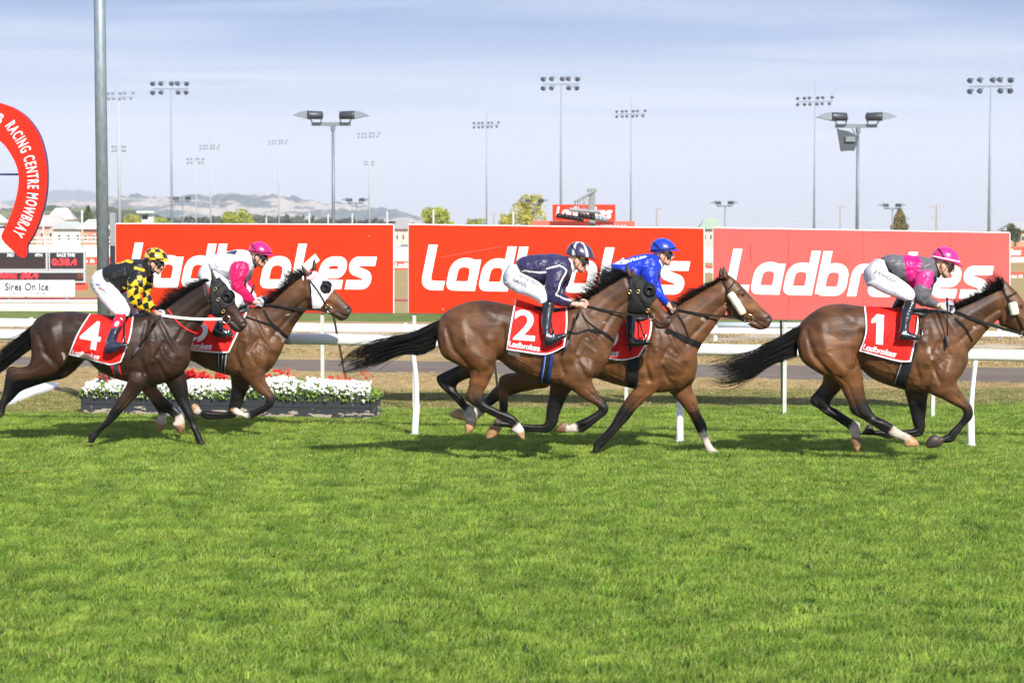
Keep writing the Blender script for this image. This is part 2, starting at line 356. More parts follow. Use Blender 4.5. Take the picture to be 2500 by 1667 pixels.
# ------------------------------------------------------------------ horses: measured side outlines, lofted round and grown together
cA = (0, 550, 2.8); cB = (350, 560, 2.8517); cC = (1000, 550, 2.8); cD = (1300, 550, 2.7033); cE = (1700, 570, 2.85); cF = (2060, 570, 2.85)
H4P = (480, 640, 5.88); H2B = (1480, 620, 5.345); R4 = (0, 740, 4.354); L4 = (200, 900, 6.533); H1C = (2300, 640, 7.125); L2 = (1060, 880, 5.345); L1 = (1940, 900, 4.9)
BAY = (.110, .047, .0185); BAYR = (.138, .057, .021); DARK = (.038, .0180, .0105); BLK = (.0055, .0048, .0045); SOCK = (.48, .40, .34); HOOF = (.34, .19, .09); HOOFD = (.05, .035, .028); MUZ = (.030, .021, .018)
HORSES = {}
HORSES['two'] = dict(D=21.3, coat=BAY, torso=[(cC, [(178,705,182,760,.07),(225,612,215,850,.17),(300,560,330,925,.24),(400,523,440,950,.275),(500,513,560,940,.28),(600,525,610,925,.27),(700,545,690,985,.285),(800,560,780,1035,.305),(900,568,870,1072,.31),(1000,570,960,1095,.30),(1080,560,1060,1105,.27)]),
    (cD, [(300,522,305,1045,.245),(370,590,380,1015,.22),(430,650,425,1000,.19),(495,725,480,930,.13),(528,780,512,870,.06)])],
    neck=(cD, [(220,540,530,810,.17),(290,495,558,725,.13),(370,440,585,660,.10),(450,392,612,612,.085),(530,350,640,578,.08),(600,316,665,560,.08)]),
    head=(cD, [(612,318,640,470,.06),(652,315,640,575,.085),(700,330,660,585,.10),(750,375,700,590,.105),(790,430,745,600,.095),(825,480,775,625,.075),(860,540,800,650,.062),(895,582,815,678,.06),(916,608,850,684,.055),(922,632,888,680,.042)]),
    ears=[(cD, [(615,330,672,350,.03),(612,285,655,310,.022),(614,262,640,285,.014),(618,244,626,252,.006)], -.055), (cD, [(650,325,690,345,.03),(655,300,684,320,.02),(662,282,676,296,.01)], .06)],
    legs=dict(nh=(cC, [(590,700,185,720,.15,-.10),(602,800,190,800,.16,-.11),(600,880,225,895,.15,-.12),(592,950,330,955,.12,-.13),(572,1010,405,1000,.09),(540,1080,405,1080,.065),(505,1145,388,1140,.05)], L2, [(665,490,405,490,.048),(690,560,500,585,.04),(795,612,690,690),(890,660,815,752),(980,690,890,785,.034),(1055,730,990,830,.036),(1110,800,1030,875,.034),(1165,880,1020,888,.042),(1182,930,1008,908,.05),(1185,990,1075,970,.05),(1180,1032,1130,1024,.04)], -.13, 13, 15.3),
        fh=(L2, [(520,-120,760,60,.13,.10),(430,-30,640,140,.12,.12),(310,60,500,215,.08,.13),(180,125,400,250,.06),(80,172,325,292,.05),(25,222,292,335,.045),(60,320,290,358,.04),(140,398,310,408),(245,500,375,480),(325,590,430,560),(385,655,510,590,.034),(400,705,565,665,.036),(428,760,560,750,.034),(400,805,550,830,.042),(402,895,530,890,.048),(408,965,450,950,.04)], None, [], .13, 9.6, 12.6),
        nf=(L2, [(2110,40,1690,-40,.13,-.10),(2105,150,1640,170,.115,-.13),(2060,250,1650,295,.095,-.13),(2105,370,1790,385,.07),(2172,470,1940,492,.055),(2240,540,2080,570,.045),(2275,620,2142,620,.045),(2255,690,2125,655,.04),(2170,762,2030,715),(2050,858,1900,778),(1960,928,1850,800,.034),(1885,938,1815,815,.034),(1800,932,1745,845),(1700,942,1705,785,.042),(1640,942,1670,800,.048),(1572,925,1625,850,.045)], None, [], -.13, 10.6, 12.8),
        ff=(L2, [(1530,150,1800,260,.12,.10),(1510,330,1800,380,.09,.11),(1500,450,1752,440,.07),(1470,600,1682,590,.055),(1455,720,1632,720,.048),(1452,790,1600,835,.045),(1425,825,1490,938,.042),(1350,832,1385,938),(1200,830,1200,922),(1060,802,1040,890,.032),(950,792,930,872),(860,778,850,860,.036),(825,745,800,855,.044),(780,788,765,845,.04)], None, [], .12, 99, 11.0)),
    nostril=(cD, (898,618), 13), mouth=(cD, [(905,668),(870,660),(835,652),(800,625),(785,612)]), eye=(cD, (768,432), 11),
    tail=((0,0,1), [(1078,778),(1045,793),(1000,812),(950,822),(900,836),(850,862),(822,896)], [(1062,850),(1025,868),(990,866),(950,880),(900,901),(860,910),(830,914)]),
    mane=(cD, [(285,545),(350,500),(430,440),(510,390),(570,350),(622,322)], [(235,530),(270,455),(330,385),(400,320),(450,283),(560,290)], 26, 1.0))
HORSES['blue'] = dict(D=22.15, coat=BAYR, torso=[(cD, [(-45,650,-45,760,.08),(20,600,20,900,.22),(120,590,120,930,.27),(250,590,240,960,.28),(400,590,390,1000,.3),(550,588,530,1045,.31),(700,582,690,1085,.30),(820,572,800,1105,.27),(900,600,925,1095,.24),(980,680,1000,1065,.2),(1045,745,1060,1015,.16),(1082,792,1086,950,.10)])],
    neck=(cD, [(850,590,1080,858,.16),(925,540,1118,785,.135),(1020,488,1165,722,.105),(1110,437,1205,668,.09),(1190,390,1240,612,.08),(1250,354,1275,585,.08)]),
    head=(cD, [(1258,332,1280,520,.07),(1290,325,1290,600,.09),(1330,352,1312,612,.10),(1380,398,1352,622,.105),(1420,440,1395,640,.095),(1465,487,1430,660,.075),(1510,540,1465,682,.062),(1545,572,1500,690,.058),(1572,594,1540,684,.053),(1582,615,1565,665,.04)]),
    ears=[(cD, [(1245,345,1295,360,.03),(1248,310,1290,325,.022),(1252,285,1280,300,.014),(1262,266,1270,270,.006)], -.055), (cD, [(1225,340,1262,345,.03),(1232,300,1256,305,.018),(1240,270,1246,274,.006)], .06)],
    legs=dict(nf=(cD, [(870,860,690,860,.13,-.11),(865,960,690,960,.12,-.13),(845,1030,688,1010,.09,-.13),(825,1085,670,1072,.075),(765,1140,625,1130,.062),(690,1210,585,1190,.05),(640,1275,545,1258,.045),(598,1318,520,1305,.042),(560,1360,490,1345),(520,1400,455,1380),(484,1440,412,1425,.038),(455,1470,400,1448,.036),(442,1480,400,1465,.04),(446,1492,392,1495,.035)], None, [], -.13, 99, 12.0),
        ff=(cD, [(1075,930,880,1000,.1,.08),(1078,1000,885,1085,.09,.10),(1052,1060,905,1105,.08,.11),(1085,1150,965,1165,.06),(1110,1240,1030,1250,.048),(1148,1310,1066,1320,.045),(1155,1370,1098,1385),(1175,1430,1128,1440),(1198,1468,1148,1490,.036),(1232,1492,1165,1512,.042),(1292,1524,1195,1522,.045)], None, [], .10, 5.6, 10.6),
        nh=(L2, [(1500,60,1450,360,.12,-.10),(1250,110,1250,385,.09,-.12),(1080,152,1100,425,.075,-.13),(920,175,985,445,.06),(846,232,965,462,.05),(838,330,965,478,.045),(845,430,965,482),(848,520,965,545),(850,620,962,630),(835,720,935,750,.034),(790,800,895,835,.036),(725,858,890,878,.042),(688,920,830,960,.048),(663,1018,770,1010,.044)], None, [], -.12, 9.3, 10.8),
        fh=(L2, [(1300,120,1300,380,.1,.1),(1050,190,1080,430,.08,.12),(840,305,850,520,.055),(740,400,795,560,.042),(650,515,730,605,.034),(590,590,672,672),(530,650,590,748,.034),(450,680,500,775,.034),(385,640,400,785,.044),(300,628,300,762,.046),(190,690,225,735,.035)], None, [], .12, 5.2, 8.0)),
    nostril=(cD, (1558,615), 13), mouth=(cD, [(1535,678),(1500,655),(1470,640),(1440,628)]), eye=(cD, (1388,460), 11),
    tail=None,
    mane=(cD, [(925,560),(990,510),(1060,470),(1130,427),(1200,387),(1252,352)], [(880,545),(935,500),(1000,440),(1070,425),(1150,388),(1215,345)], 18, .55))
HORSES['one'] = dict(D=21.4, coat=BAY, torso=[(cF, [(-322,660,-316,800,.08),(-282,602,-300,850,.17),(-206,540,-220,930,.24),(-126,500,-120,960,.275),(-20,488,0,960,.28),(90,500,100,935,.27),(200,512,190,1005,.285),(300,522,290,1050,.30),(400,530,390,1080,.31),(500,530,480,1100,.30),(590,527,590,1115,.27),(670,535,690,1090,.25),(750,610,765,1040,.21),(820,710,825,970,.15),(862,780,858,900,.07)])],
    neck=(cF, [(640,545,850,850,.15),(740,498,930,755,.13),(850,452,980,695,.105),(950,412,1030,640,.09),(1040,374,1075,600,.08),(1100,345,1120,590,.08)]),
    head=(cF, [(1088,328,1080,500,.07),(1120,325,1085,632,.09),(1160,365,1120,652,.10),(1210,415,1175,676,.105),(1250,470,1225,700,.09),(1290,525,1265,728,.07),(1330,575,1300,748,.06),(1365,612,1335,745,.058),(1390,645,1372,715,.045)]),
    ears=[(cF, [(1075,380,1125,395,.03),(1062,345,1105,362,.022),(1062,318,1088,328,.014),(1066,296,1074,300,.006)], -.055), (cF, [(1100,350,1135,362,.03),(1095,315,1120,325,.018),(1096,290,1102,294,.006)], .06)],
    legs=dict(nh=(cF, [(112,700,-320,720,.15,-.10),(112,780,-325,790,.16,-.11),(118,870,-290,890,.15,-.12),(118,935,-180,968,.125,-.13)], L1, [(812,70,420,120,.10),(825,170,530,200,.08),(842,290,585,300,.065),(872,400,640,405,.052),(922,495,655,490,.048),(965,555,695,545,.045),(1020,585,790,595,.04),(1085,614,905,662),(1170,665,1040,745),(1262,732,1165,812,.035),(1325,762,1215,832,.035),(1405,802,1295,862,.034),(1442,832,1310,872,.042),(1477,872,1300,900,.05),(1497,922,1313,932,.05)], -.13, 12.3, 15.6),
        fh=(L1, [(400,-60,760,60,.13,.10),(345,60,640,150,.11,.12),(325,170,540,262,.075,.13),(240,285,450,365,.055),(188,345,425,425,.05),(190,415,440,452,.045),(275,475,510,482,.04),(365,545,560,520),(470,605,640,572),(595,690,720,620,.033),(650,735,780,645,.036),(665,775,785,685,.034),(690,812,785,770,.034),(662,850,797,858,.042),(668,890,796,900,.048),(700,950,785,932,.044),(740,1000,765,985,.03)], None, [], .13, 9.4, 12.4),
        ff=(L1, [(1310,120,1640,140,.12,.09),(1310,240,1605,260,.09,.10),(1345,380,1587,380,.07),(1380,500,1577,500,.055),(1400,600,1562,610,.048),(1420,672,1562,690,.045),(1430,708,1530,790,.042),(1360,725,1430,822),(1290,732,1320,828),(1200,740,1200,830),(1100,742,1100,836,.034),(1020,730,1010,805,.033),(950,732,940,795,.033),(918,662,900,797,.044),(865,680,850,792,.045),(800,780,812,790,.03)], None, [], .12, 99, 13.0),
        nf=(L1, [(2010,-60,1580,-100,.13,-.10),(1985,50,1560,90,.125,-.13),(1942,165,1600,278,.10,-.13),(2005,290,1770,365,.07),(2062,380,1905,438,.055),(2115,440,2005,490,.045),(2136,520,2018,530,.045),(2118,600,2008,572,.042),(2040,680,1960,642),(1960,780,1860,740),(1905,862,1830,780,.036),(1850,887,1800,790,.034),(1775,890,1735,820,.034),(1742,928,1700,790,.045),(1662,947,1640,792,.052),(1585,952,1572,870,.045)], None, [], -.13, 99, 12.6)),
    nostril=(cF, (1370,645), 13), mouth=(cF, [(1380,710),(1345,695),(1310,680)]), eye=(cF, (1232,508), 11),
    tail=(cE, [(715,640),(640,680),(560,730),(470,770),(380,820),(250,850),(150,878),(50,905)], [(700,850),(640,880),(560,905),(470,955),(380,1020),(260,1068),(150,1060),(60,1010)]),
    mane=(cF, [(735,545),(800,520),(900,475),(1000,428),(1060,398),(1112,372)], [(738,470),(790,462),(860,425),(955,382),(990,320),(1075,285)], 20, .8))
HORSES['four'] = dict(D=22.9, coat=DARK, torso=[(cA, [(222,725,225,790,.08),(245,668,230,860,.17),(310,620,300,925,.23),(400,594,390,960,.27),(500,588,480,930,.275),(600,602,590,925,.27),(700,615,690,1000,.285),(800,622,780,1045,.30),(900,612,890,1075,.30),(990,600,990,1092,.28),(1070,590,1090,1088,.25),(1140,622,1180,1050,.22),(1200,675,1238,1015,.17),(1262,735,1285,965,.12),(1298,790,1300,925,.06)])],
    neck=(cA, [(980,605,1300,845,.17),(1050,565,1325,770,.13),(1140,510,1355,712,.105),(1240,452,1392,662,.09),(1330,406,1425,620,.08),(1400,377,1450,602,.08)]),
    head=(H4P, [(225,240,190,560,.08),(300,228,215,745,.09),(370,275,260,785,.10),(430,345,310,800,.105),(490,450,370,820,.095),(545,570,430,880,.08),(610,680,480,925,.065),(670,775,530,985,.06),(712,830,600,1010,.055),(735,872,670,975,.045)]),
    ears=[(H4P, [(215,290,330,300,.03),(205,210,290,240,.022),(200,150,260,175,.014),(205,100,235,112,.006)], -.055), (H4P, [(280,270,370,300,.03),(300,230,350,250,.018),(320,205,340,215,.008)], .06)],
    legs=dict(nh=(R4, [(322,280,800,250,.15,-.10),(325,370,790,400,.16,-.11),(330,480,730,550,.14,-.12),(330,570,670,680,.12,-.13),(300,655,550,775,.09),(200,678,390,812,.065),(112,670,200,832,.05),(72,715,145,865,.045),(45,860,125,905),(20,985,95,985),(-22,1080,75,1062,.036),(-40,1135,55,1135,.036),(-60,1180,40,1190,.044),(-90,1235,0,1222,.048)], None, [], -.13, 99, 11.4),
        fh=(R4, [(700,520,900,600,.13,.10),(640,600,850,660,.11,.12),(545,715,700,790,.08,.13),(430,760,520,835,.065),(280,800,340,892,.05),(130,850,220,942,.045),(90,940,132,1030,.04),(30,1000,75,1080),(-40,1060,10,1140,.036),(-90,1110,-40,1180,.036),(-125,1150,-60,1220,.045)], None, [], .13, 99, 9.4),
        nf=(L4, [(700,60,1080,60,.12,-.10),(735,160,1050,200,.10,-.13),(690,290,965,345,.08,-.13),(635,390,905,420,.068),(560,500,805,520,.056),(480,620,710,625,.05),(430,695,625,715,.045),(395,780,560,790,.04),(320,870,470,870),(235,955,380,945),(165,1020,295,1020,.035),(98,1062,250,1085,.04),(105,1122,215,1132,.042),(78,1175,190,1185,.036)], None, [], -.13, 99, 12.2),
        ff=(L4, [(1250,40,1620,-20,.1,.07),(1300,170,1665,150,.09,.09),(1370,290,1692,290,.07),(1450,430,1702,430,.058),(1530,570,1730,560,.05),(1590,660,1762,645,.046),(1650,760,1797,745,.043),(1700,850,1815,835),(1735,930,1832,920,.036),(1770,1020,1880,1010,.036),(1815,1135,1935,1130,.04),(1840,1195,1985,1222,.04)], None, [], .10, 99, 10.2)),
    nostril=(H4P, (680,885), 28), mouth=(H4P, [(690,968),(640,955),(580,920),(530,870),(500,850)]), eye=(H4P, (425,505), 24),
    tail=(cA, [(250,665),(185,708),(120,765),(60,805),(0,845),(-90,905)], [(212,845),(150,898),(80,950),(0,1015),(-60,1060),(-130,1120)]),
    mane=(cA, [(1065,600),(1140,560),(1220,503),(1300,445),(1380,400),(1432,378)], [(1010,590),(1085,510),(1130,450),(1215,432),(1290,402),(1395,368)], 30, .95))
HORSES['pink'] = dict(D=23.9, coat=BAY, torso=[(cB, [(-120,645,-115,760,.08),(-90,590,-80,880,.17),(-10,555,0,900,.23),(90,540,100,920,.26),(200,548,200,930,.27),(330,560,330,915,.28),(450,562,440,970,.3),(560,555,550,1005,.3),(660,545,650,1025,.29),(740,538,750,1035,.26),(800,565,830,1015,.22),(875,640,895,965,.18),(945,700,942,890,.13),(990,738,972,825,.07)])],
    neck=(cB, [(720,560,940,850,.15),(800,530,1010,750,.13),(890,492,1050,678,.105),(970,418,1090,618,.09),(1040,362,1125,575,.08),(1100,320,1150,555,.08)]),
    head=(H4P, [(1540,190,1560,500,.075),(1600,150,1590,640,.09),(1690,135,1650,690,.10),(1790,190,1720,700,.105),(1870,278,1790,710,.095),(1950,372,1870,735,.08),(2050,475,1940,765,.065),(2140,572,2010,812,.06),(2200,628,2080,845,.055),(2238,680,2165,812,.045)]),
    ears=[(H4P, [(1540,200,1680,200,.03),(1520,130,1630,150,.022),(1500,70,1570,95,.014),(1498,22,1515,30,.006)], -.055), (H4P, [(1650,150,1725,150,.03),(1655,60,1722,60,.02),(1665,0,1715,0,.014),(1680,-60,1695,-60,.006)], .06)],
    legs=dict(nf=(cB, [(880,820,640,820,.13,-.11),(872,900,640,920,.13,-.13),(852,980,665,1005,.10,-.13),(850,1040,742,1085,.07),(885,1110,812,1145,.052),(912,1160,855,1178,.046),(908,1220,850,1212,.045),(862,1262,805,1238,.042),(792,1300,745,1265),(735,1322,702,1278,.034),(690,1302,682,1262,.032),(660,1300,652,1240,.036),(630,1285,638,1238,.044),(598,1264,612,1240,.035)], None, [], -.13, 8.6, 11.8),
        ff=(cB, [(600,930,760,980,.11,.09),(605,1020,750,1060,.09,.10),(612,1090,735,1110,.07),(605,1165,705,1165,.055),(592,1230,680,1245,.048),(585,1268,640,1308,.044),(520,1266,540,1320,.04),(440,1258,440,1320),(398,1254,388,1292,.034),(385,1225,352,1285,.042),(348,1208,330,1240,.04)], None, [], .12, 7.7, 9.0),
        nh=(L4, [(800,-500,1450,-350,.14,-.10),(720,-280,1250,-150,.14,-.12),(700,-20,1080,40,.10,-.13),(760,150,1090,190,.07),(900,250,1010,400,.055),(1180,300,1040,440,.045),(1300,430,1130,530),(1400,520,1220,610),(1500,600,1330,690,.034),(1570,670,1430,755,.035),(1610,740,1480,808,.036),(1640,820,1478,845,.036),(1646,885,1443,878,.044),(1642,960,1500,972,.05),(1602,1056,1562,1034,.035)], None, [], -.10, 9.6, 12.0),
        fh=(L4, [(900,-400,1500,-300,.13,.10),(850,-150,1300,-80,.12,.12),(860,60,1200,80,.08,.13),(910,230,1200,230,.055),(950,340,1205,340,.045),(1055,445,1250,470),(1120,540,1310,560),(1180,640,1360,665,.034),(1222,730,1358,762,.036),(1212,785,1352,830,.036),(1168,840,1342,900,.044),(1180,925,1310,940,.046),(1196,1002,1260,988,.035)], None, [], .12, 7.4, 9.8)),
    nostril=(H4P, (2180,680), 28), mouth=(H4P, [(2195,780),(2120,770),(2050,740),(1990,700)]), eye=(H4P, (1845,370), 24),
    tail=None,
    mane=(cB, [(830,535),(900,498),(960,440),(1020,388),(1080,340),(1122,315)], [(795,505),(840,445),(905,412),(965,350),(985,292),(1075,268)], 24, .9))
def k1(c, p): return (c[0]+p[0]/c[2], c[1]+p[1]/c[2])
def build_horse(key, label):
    h = HORSES[key]; D = h['D']; lofts = []; info = []
    def rowsof(parts): return [r for c, rr in parts for r in K(*c, rr)]
    T = [r[:4]+(r[4]*.90,) for r in rowsof(h['torso'])]; lofts.append(Loft(T, D, n=28)); info.append('body')
    lofts.append(Loft(K(*h['neck'][0], h['neck'][1]), D, n=20)); info.append('neck')
    lofts.append(Loft(K(*h['head'][0], h['head'][1]), D, n=20, pw=2.5)); info.append('head')
    for c, rr, yo in h['ears']: lofts.append(Loft(K(*c, rr), D+yo, n=10)); info.append('ear')
    for nm, (c, rr, c2, rr2, yo, sock, hoof) in h['legs'].items():
        rows = K(*c, rr)+(K(*c2, rr2) if c2 else []); q = []
        yy = rows[0][5] if len(rows[0]) > 5 else yo
        for r in rows:
            if len(r) > 5: yy = r[5]
            r = tuple(r)+(None,)*(5-len(r)) if len(r) < 5 else r
            q.append((r[0], r[1], r[2], r[3], r[4], yy))
        r0, r1 = q[0], q[1]; cx0, cy0 = (r0[0]+r0[2])/2, (r0[1]+r0[3])/2; cx1, cy1 = (r1[0]+r1[2])/2, (r1[1]+r1[3])/2; dl_ = math.hypot(cx0-cx1, cy0-cy1)+1e-6; k_ = .34*math.hypot(r0[0]-r0[2], r0[1]-r0[3])/dl_; sx, sy = (cx0-cx1)*k_, (cy0-cy1)*k_; w0 = r0[4] if r0[4] is not None else .06
        def shr(f_, g_): return (cx0+(r0[0]-cx0)*f_+sx*g_, cy0+(r0[1]-cy0)*f_+sy*g_, cx0+(r0[2]-cx0)*f_+sx*g_, cy0+(r0[3]-cy0)*f_+sy*g_, w0*f_, r0[5]*(.45+.4*f_))
        q = [shr(.35, 1.0), shr(.78, .62)]+q
        l_ = Loft(q, D, yo=yo, n=16, ratio=.80); l_.t = l_.t-2; lofts.append(l_); info.append((nm, sock, hoof, len(rows)-1))
    me = remesh(lofts, .0105, 4, 'body'); v = getv(me)
    # which loft each skin point belongs to
    best = np.full(len(v), 1e9); who = np.zeros(len(v), int); tt = np.zeros(len(v))
    for i, l in enumerate(lofts):
        for c, r, t in zip(l.c, l.r, l.t):
            d = np.linalg.norm(v-c, axis=1)/r
            m = d < best; best[m] = d[m]; who[m] = i; tt[m] = t
    px = PX(v); near = v[:, 1] < D
    # muscle relief, drawn in fractions of the trunk (u along, w down)
    x0, x1 = T[1][0], T[-2][0]; yb, yl = T[5][1], max(r[3] for r in T); Lx = x1-x0; Ly = yl-yb
    U = lambda pts: [(x0+a*Lx, yb+b*Ly) for a, b in pts]
    relief = [(U([(.02,.30),(.06,.55),(.17,.80)]), .030, -.020), (U([(.11,.22),(.15,.55),(.25,.75)]), .05, .014), (U([(.37,.30),(.365,.55),(.33,.75)]), .030, -.024), (U([(.27,.10),(.31,.16)]), .05, .014),
              (U([(.28,.45),(.30,.66)]), .05, .016), (U([(.745,.12),(.72,.4),(.70,.62),(.735,.84)]), .026, -.020), (U([(.78,.30),(.79,.65)]), .05, .018), (U([(.83,.10),(.89,.38),(.965,.60)]), .022, .014), (U([(.86,.42),(.80,.62),(.86,.86)]), .022, -.014),
              (U([(.93,.60),(.90,.82)]), .04, .014), (U([(.5,.55),(.47,.86)]), .022, -.0035), (U([(.545,.5),(.52,.88)]), .022, -.0035), (U([(.59,.5),(.57,.9)]), .022, -.0035), (U([(.635,.5),(.62,.92)]), .022, -.0035)]
    jv = np.random.default_rng(len(key)*7+int(D*10))
    for a0, a1, n_v in (((.42, .62), (.70, .93), 3), ((.76, .35), (.97, .72), 3), ((.08, .45), (.30, .85), 2), ((.80, .60), (.92, .95), 2)):
        for _ in range(n_v):
            q0 = np.array(a0)+jv.normal(0, .035, 2); q1 = np.array(a1)+jv.normal(0, .035, 2); pts = [tuple(q0+(q1-q0)*t_+jv.normal(0, .018, 2)) for t_ in np.linspace(0, 1, 6)]
            relief.append((U(pts), .008, .0045))
    for fx in (.325, .35, .38): relief.append((U([(fx, .45), (fx-.01, .62), (fx-.035, .78)]), .010, -.007))
    for fx in (.70, .755, .80, .85): relief.append((U([(fx, .16), (fx+.02, .34), (fx+.05, .50)]), .016, -.003))
    nr = K(*h['neck'][0], h['neck'][1]); relief.append(([(r[0]*.28+r[2]*.72, r[1]*.28+r[3]*.72) for r in nr], .022, -.013)); relief.append(([(r[0]*.6+r[2]*.4, r[1]*.6+r[3]*.4) for r in nr[1:]], .05, .010))
    hr = K(*h['head'][0], h['head'][1]); cheek = (hr[3][0]*.35+hr[3][2]*.65, hr[3][1]*.35+hr[3][3]*.65)
    relief += [([cheek], .07, .014), ([(hr[i][0]*.5+hr[i][2]*.5, hr[i][1]*.5+hr[i][3]*.5) for i in (3, 4, 5)], .018, .012), ([(hr[i][0]*.42+hr[i][2]*.58, hr[i][1]*.42+hr[i][3]*.58) for i in (5, 6, 7)], .02, -.010),
               ([(hr[4][0]*.1+hr[4][2]*.9, hr[4][1]*.1+hr[4][3]*.9), (hr[6][0]*.3+hr[6][2]*.7, hr[6][1]*.3+hr[6][3]*.7)], .016, -.010)]
    eye = k1(h['eye'][0], h['eye'][1]); nos = k1(h['nostril'][0], h['nostril'][1]); mo = KP(*h['mouth'][0], h['mouth'][1]); nr_ = h['nostril'][2]/h['nostril'][0][2]
    relief += [([(eye[0]-7, eye[1]-5), (eye[0]+3, eye[1]-7)], .02, .018), ([nos], .030, .014), ([nos], .015, -.032), (mo, .008, -.012)]
    nrm = getn(me); ppm = FPX/D; off = np.zeros(len(v))
    for poly, rad, amp in relief:
        m = np.isin(who, [0, 1, 2]) | (np.array([info[w][0] in ('nh', 'fh', 'nf', 'ff') for w in range(len(info))])[who] & (tt < 3.4))
        d = segdist(px, poly)/ppm; off += np.where(m, amp*np.exp(-(d/rad)**2), 0)*(np.abs(nrm[:, 1])**.5)
    for i, l in enumerate(lofts):          # tendon grooves and joints on the legs
        if isinstance(info[i], tuple):
            m = (who == i) & (tt > 2.5) & (tt < info[i][1] if info[i][1] < 50 else tt < info[i][2]-2); mid = PX(l.c)
            sh = mid.copy(); d = np.diff(mid, axis=0); d = np.vstack([d, d[-1:]]); nn = np.stack([-d[:, 1], d[:, 0]], 1); nn /= np.linalg.norm(nn, axis=1)[:, None]+1e-9
            sg = -1 if info[i][0] in ('nf', 'ff') else 1
            rr = l.r*ppm*.35; sh = mid+sg*nn*rr[:, None]
            k = l.t > 3; dd = segdist(px, sh[k])/ppm; off += np.where(m, -.011*np.exp(-(dd/.009)**2), 0)*np.abs(nrm[:, 1])
    off = blur(me, off[:, None], 2)[:, 0]*1.15; v2 = v+nrm*off[:, None]; setv(me, v2)
    # coat colours, with sunlit warmth painted on the rear flank
    base = np.array(h['coat']); c = np.tile(base, (len(v), 1)); z = v[:, 2]; n1 = vnoise(v, 3.2, 5); n2 = vnoise(v, 14, 9)
    c *= (1+.22*n1+.10*n2)[:, None]
    topmix = np.clip((px[:, 1]-yb)/Ly, 0, 1); isb = np.isin(who, [0, 1]); sun_warm = np.array((1.25, 1.12, .95)); flank = np.exp(-((px[:, 0]-x0-.15*Lx)/(.2*Lx))**2)*np.clip(topmix*1.3, 0, 1)
    c = np.where(isb[:, None] | (tt < 5)[:, None], c*(1+(sun_warm-1)*flank[:, None]*1.0), c)
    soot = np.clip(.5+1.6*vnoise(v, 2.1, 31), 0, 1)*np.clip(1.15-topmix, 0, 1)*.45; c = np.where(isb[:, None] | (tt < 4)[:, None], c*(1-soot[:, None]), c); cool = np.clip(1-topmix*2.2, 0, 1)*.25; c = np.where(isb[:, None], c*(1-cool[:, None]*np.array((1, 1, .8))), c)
    for i, q in enumerate(info):
        m = who == i
        if q == 'ear':
            c[m] = base*.5*(1-.5*(n2[m, None] > 0))
        if q == 'head':
            s = np.clip((tt-5.2)/3.2, 0, 1)[m, None]; c[m] = c[m]*(1-s*.9)+np.array(MUZ)*s*.9
        if isinstance(q, tuple):
            nm, sock, hoof, last = q; t = tt+.35*n2+.25*n1
            start = {'nh': 5.6, 'fh': 1.2, 'nf': 3.6, 'ff': .5}[nm]; a = np.clip((t-start)/1.8, 0, 1)[:, None]
            if key == 'blue' and nm == 'ff': a = np.clip((t-3.4)/1.5, 0, 1)[:, None]
            if nm in ('fh', 'ff'): c = np.where(m[:, None], c*.9, c)  # far legs darkened: off-side shade put into the coat colour
            c = np.where(m[:, None], c*(1-a)+np.array(BLK)*1.3*a, c)
            if sock < 50:
                b = np.clip((t-sock)/.25, 0, 1)[:, None]; sc = np.array(SOCK)*(1-.25*np.clip(n2, 0, 1)[:, None]); c = np.where(m[:, None], c*(1-b)+sc*b, c)
            b = np.clip((tt-hoof+.1*n2)/.15, 0, 1)[:, None]; hc = np.array(HOOF if sock < 50 else HOOFD)*np.where(n1 > .12, .45, 1.)[:, None]; c = np.where(m[:, None], c*(1-b)+hc*b, c)
    c = blur(me, c, 2)
    for i in (2,):
        s = np.exp(-(np.linalg.norm(px-np.array(nos), axis=1)/(nr_*1.25))**4)[:, None]*(np.abs(nrm[:, 1]) > .3)[:, None]; c = c*(1-s)+np.array((.004, .003, .003))*s; s = np.exp(-(np.linalg.norm(px-np.array(nos)-np.array((-.25*nr_, .1*nr_)), axis=1)/(nr_*.48))**4)[:, None]*(np.abs(nrm[:, 1]) > .2)[:, None]; c = c*(1-s)+np.array((.26, .055, .045))*s
        s = np.exp(-(segdist(px, mo)/1.9)**2)[:, None]; m = (who == 2)[:, None]; c = np.where(m, c*(1-.8*s), c)
    if key == 'two':
        s = np.clip(1.6-segdist(px, KP(*cC, [(690,868),(745,885)]))/4+n2*.8, 0, 1)[:, None]*.8; c = c*(1-s)+np.array((.5, .42, .34))*s
    if key == 'blue':
        s = np.clip(1.2-segdist(px, KP(*cD, [(1385,402),(1430,450),(1480,500)]))/2, 0, 1)[:, None]*.6; c = c*(1-s)+np.array((.6, .5, .45))*s
    # dried sweat and lather, pale flecks on the neck and shoulder
    lather = {'pink': [(cB, [(930,720),(985,765)], 5), (cB, [(985,600),(1020,590)], 1.5), (cB, [(850,690),(870,700)], 1.5)], 'one': [(cF, [(585,790),(610,870)], 4), (cF, [(905,650),(915,655)], 2)], 'blue': [(cD, [(1125,615),(1140,630)], 3)], 'four': [(cA, [(430,880),(400,960)], 5)], 'two': [(cD, [(470,640),(495,645)], 1.2)]}[key]
    for cc, pl, w in lather:
        s = np.clip(1.3-segdist(px, KP(*cc, pl))/w+n2*1.6, 0, 1)[:, None]*.55*isb[:, None]; c = c*(1-s)+np.array((.42, .37, .33))*s
    setcol(me, np.clip(c, .003, 1))
    loc = P((x0+x1)/2, 1100, D); root = empty('racehorse', (loc[0], D, 0), label, 'horse', 'racehorses galloping past the post')
    ob = fin('body', me, M['coat'], root, True)
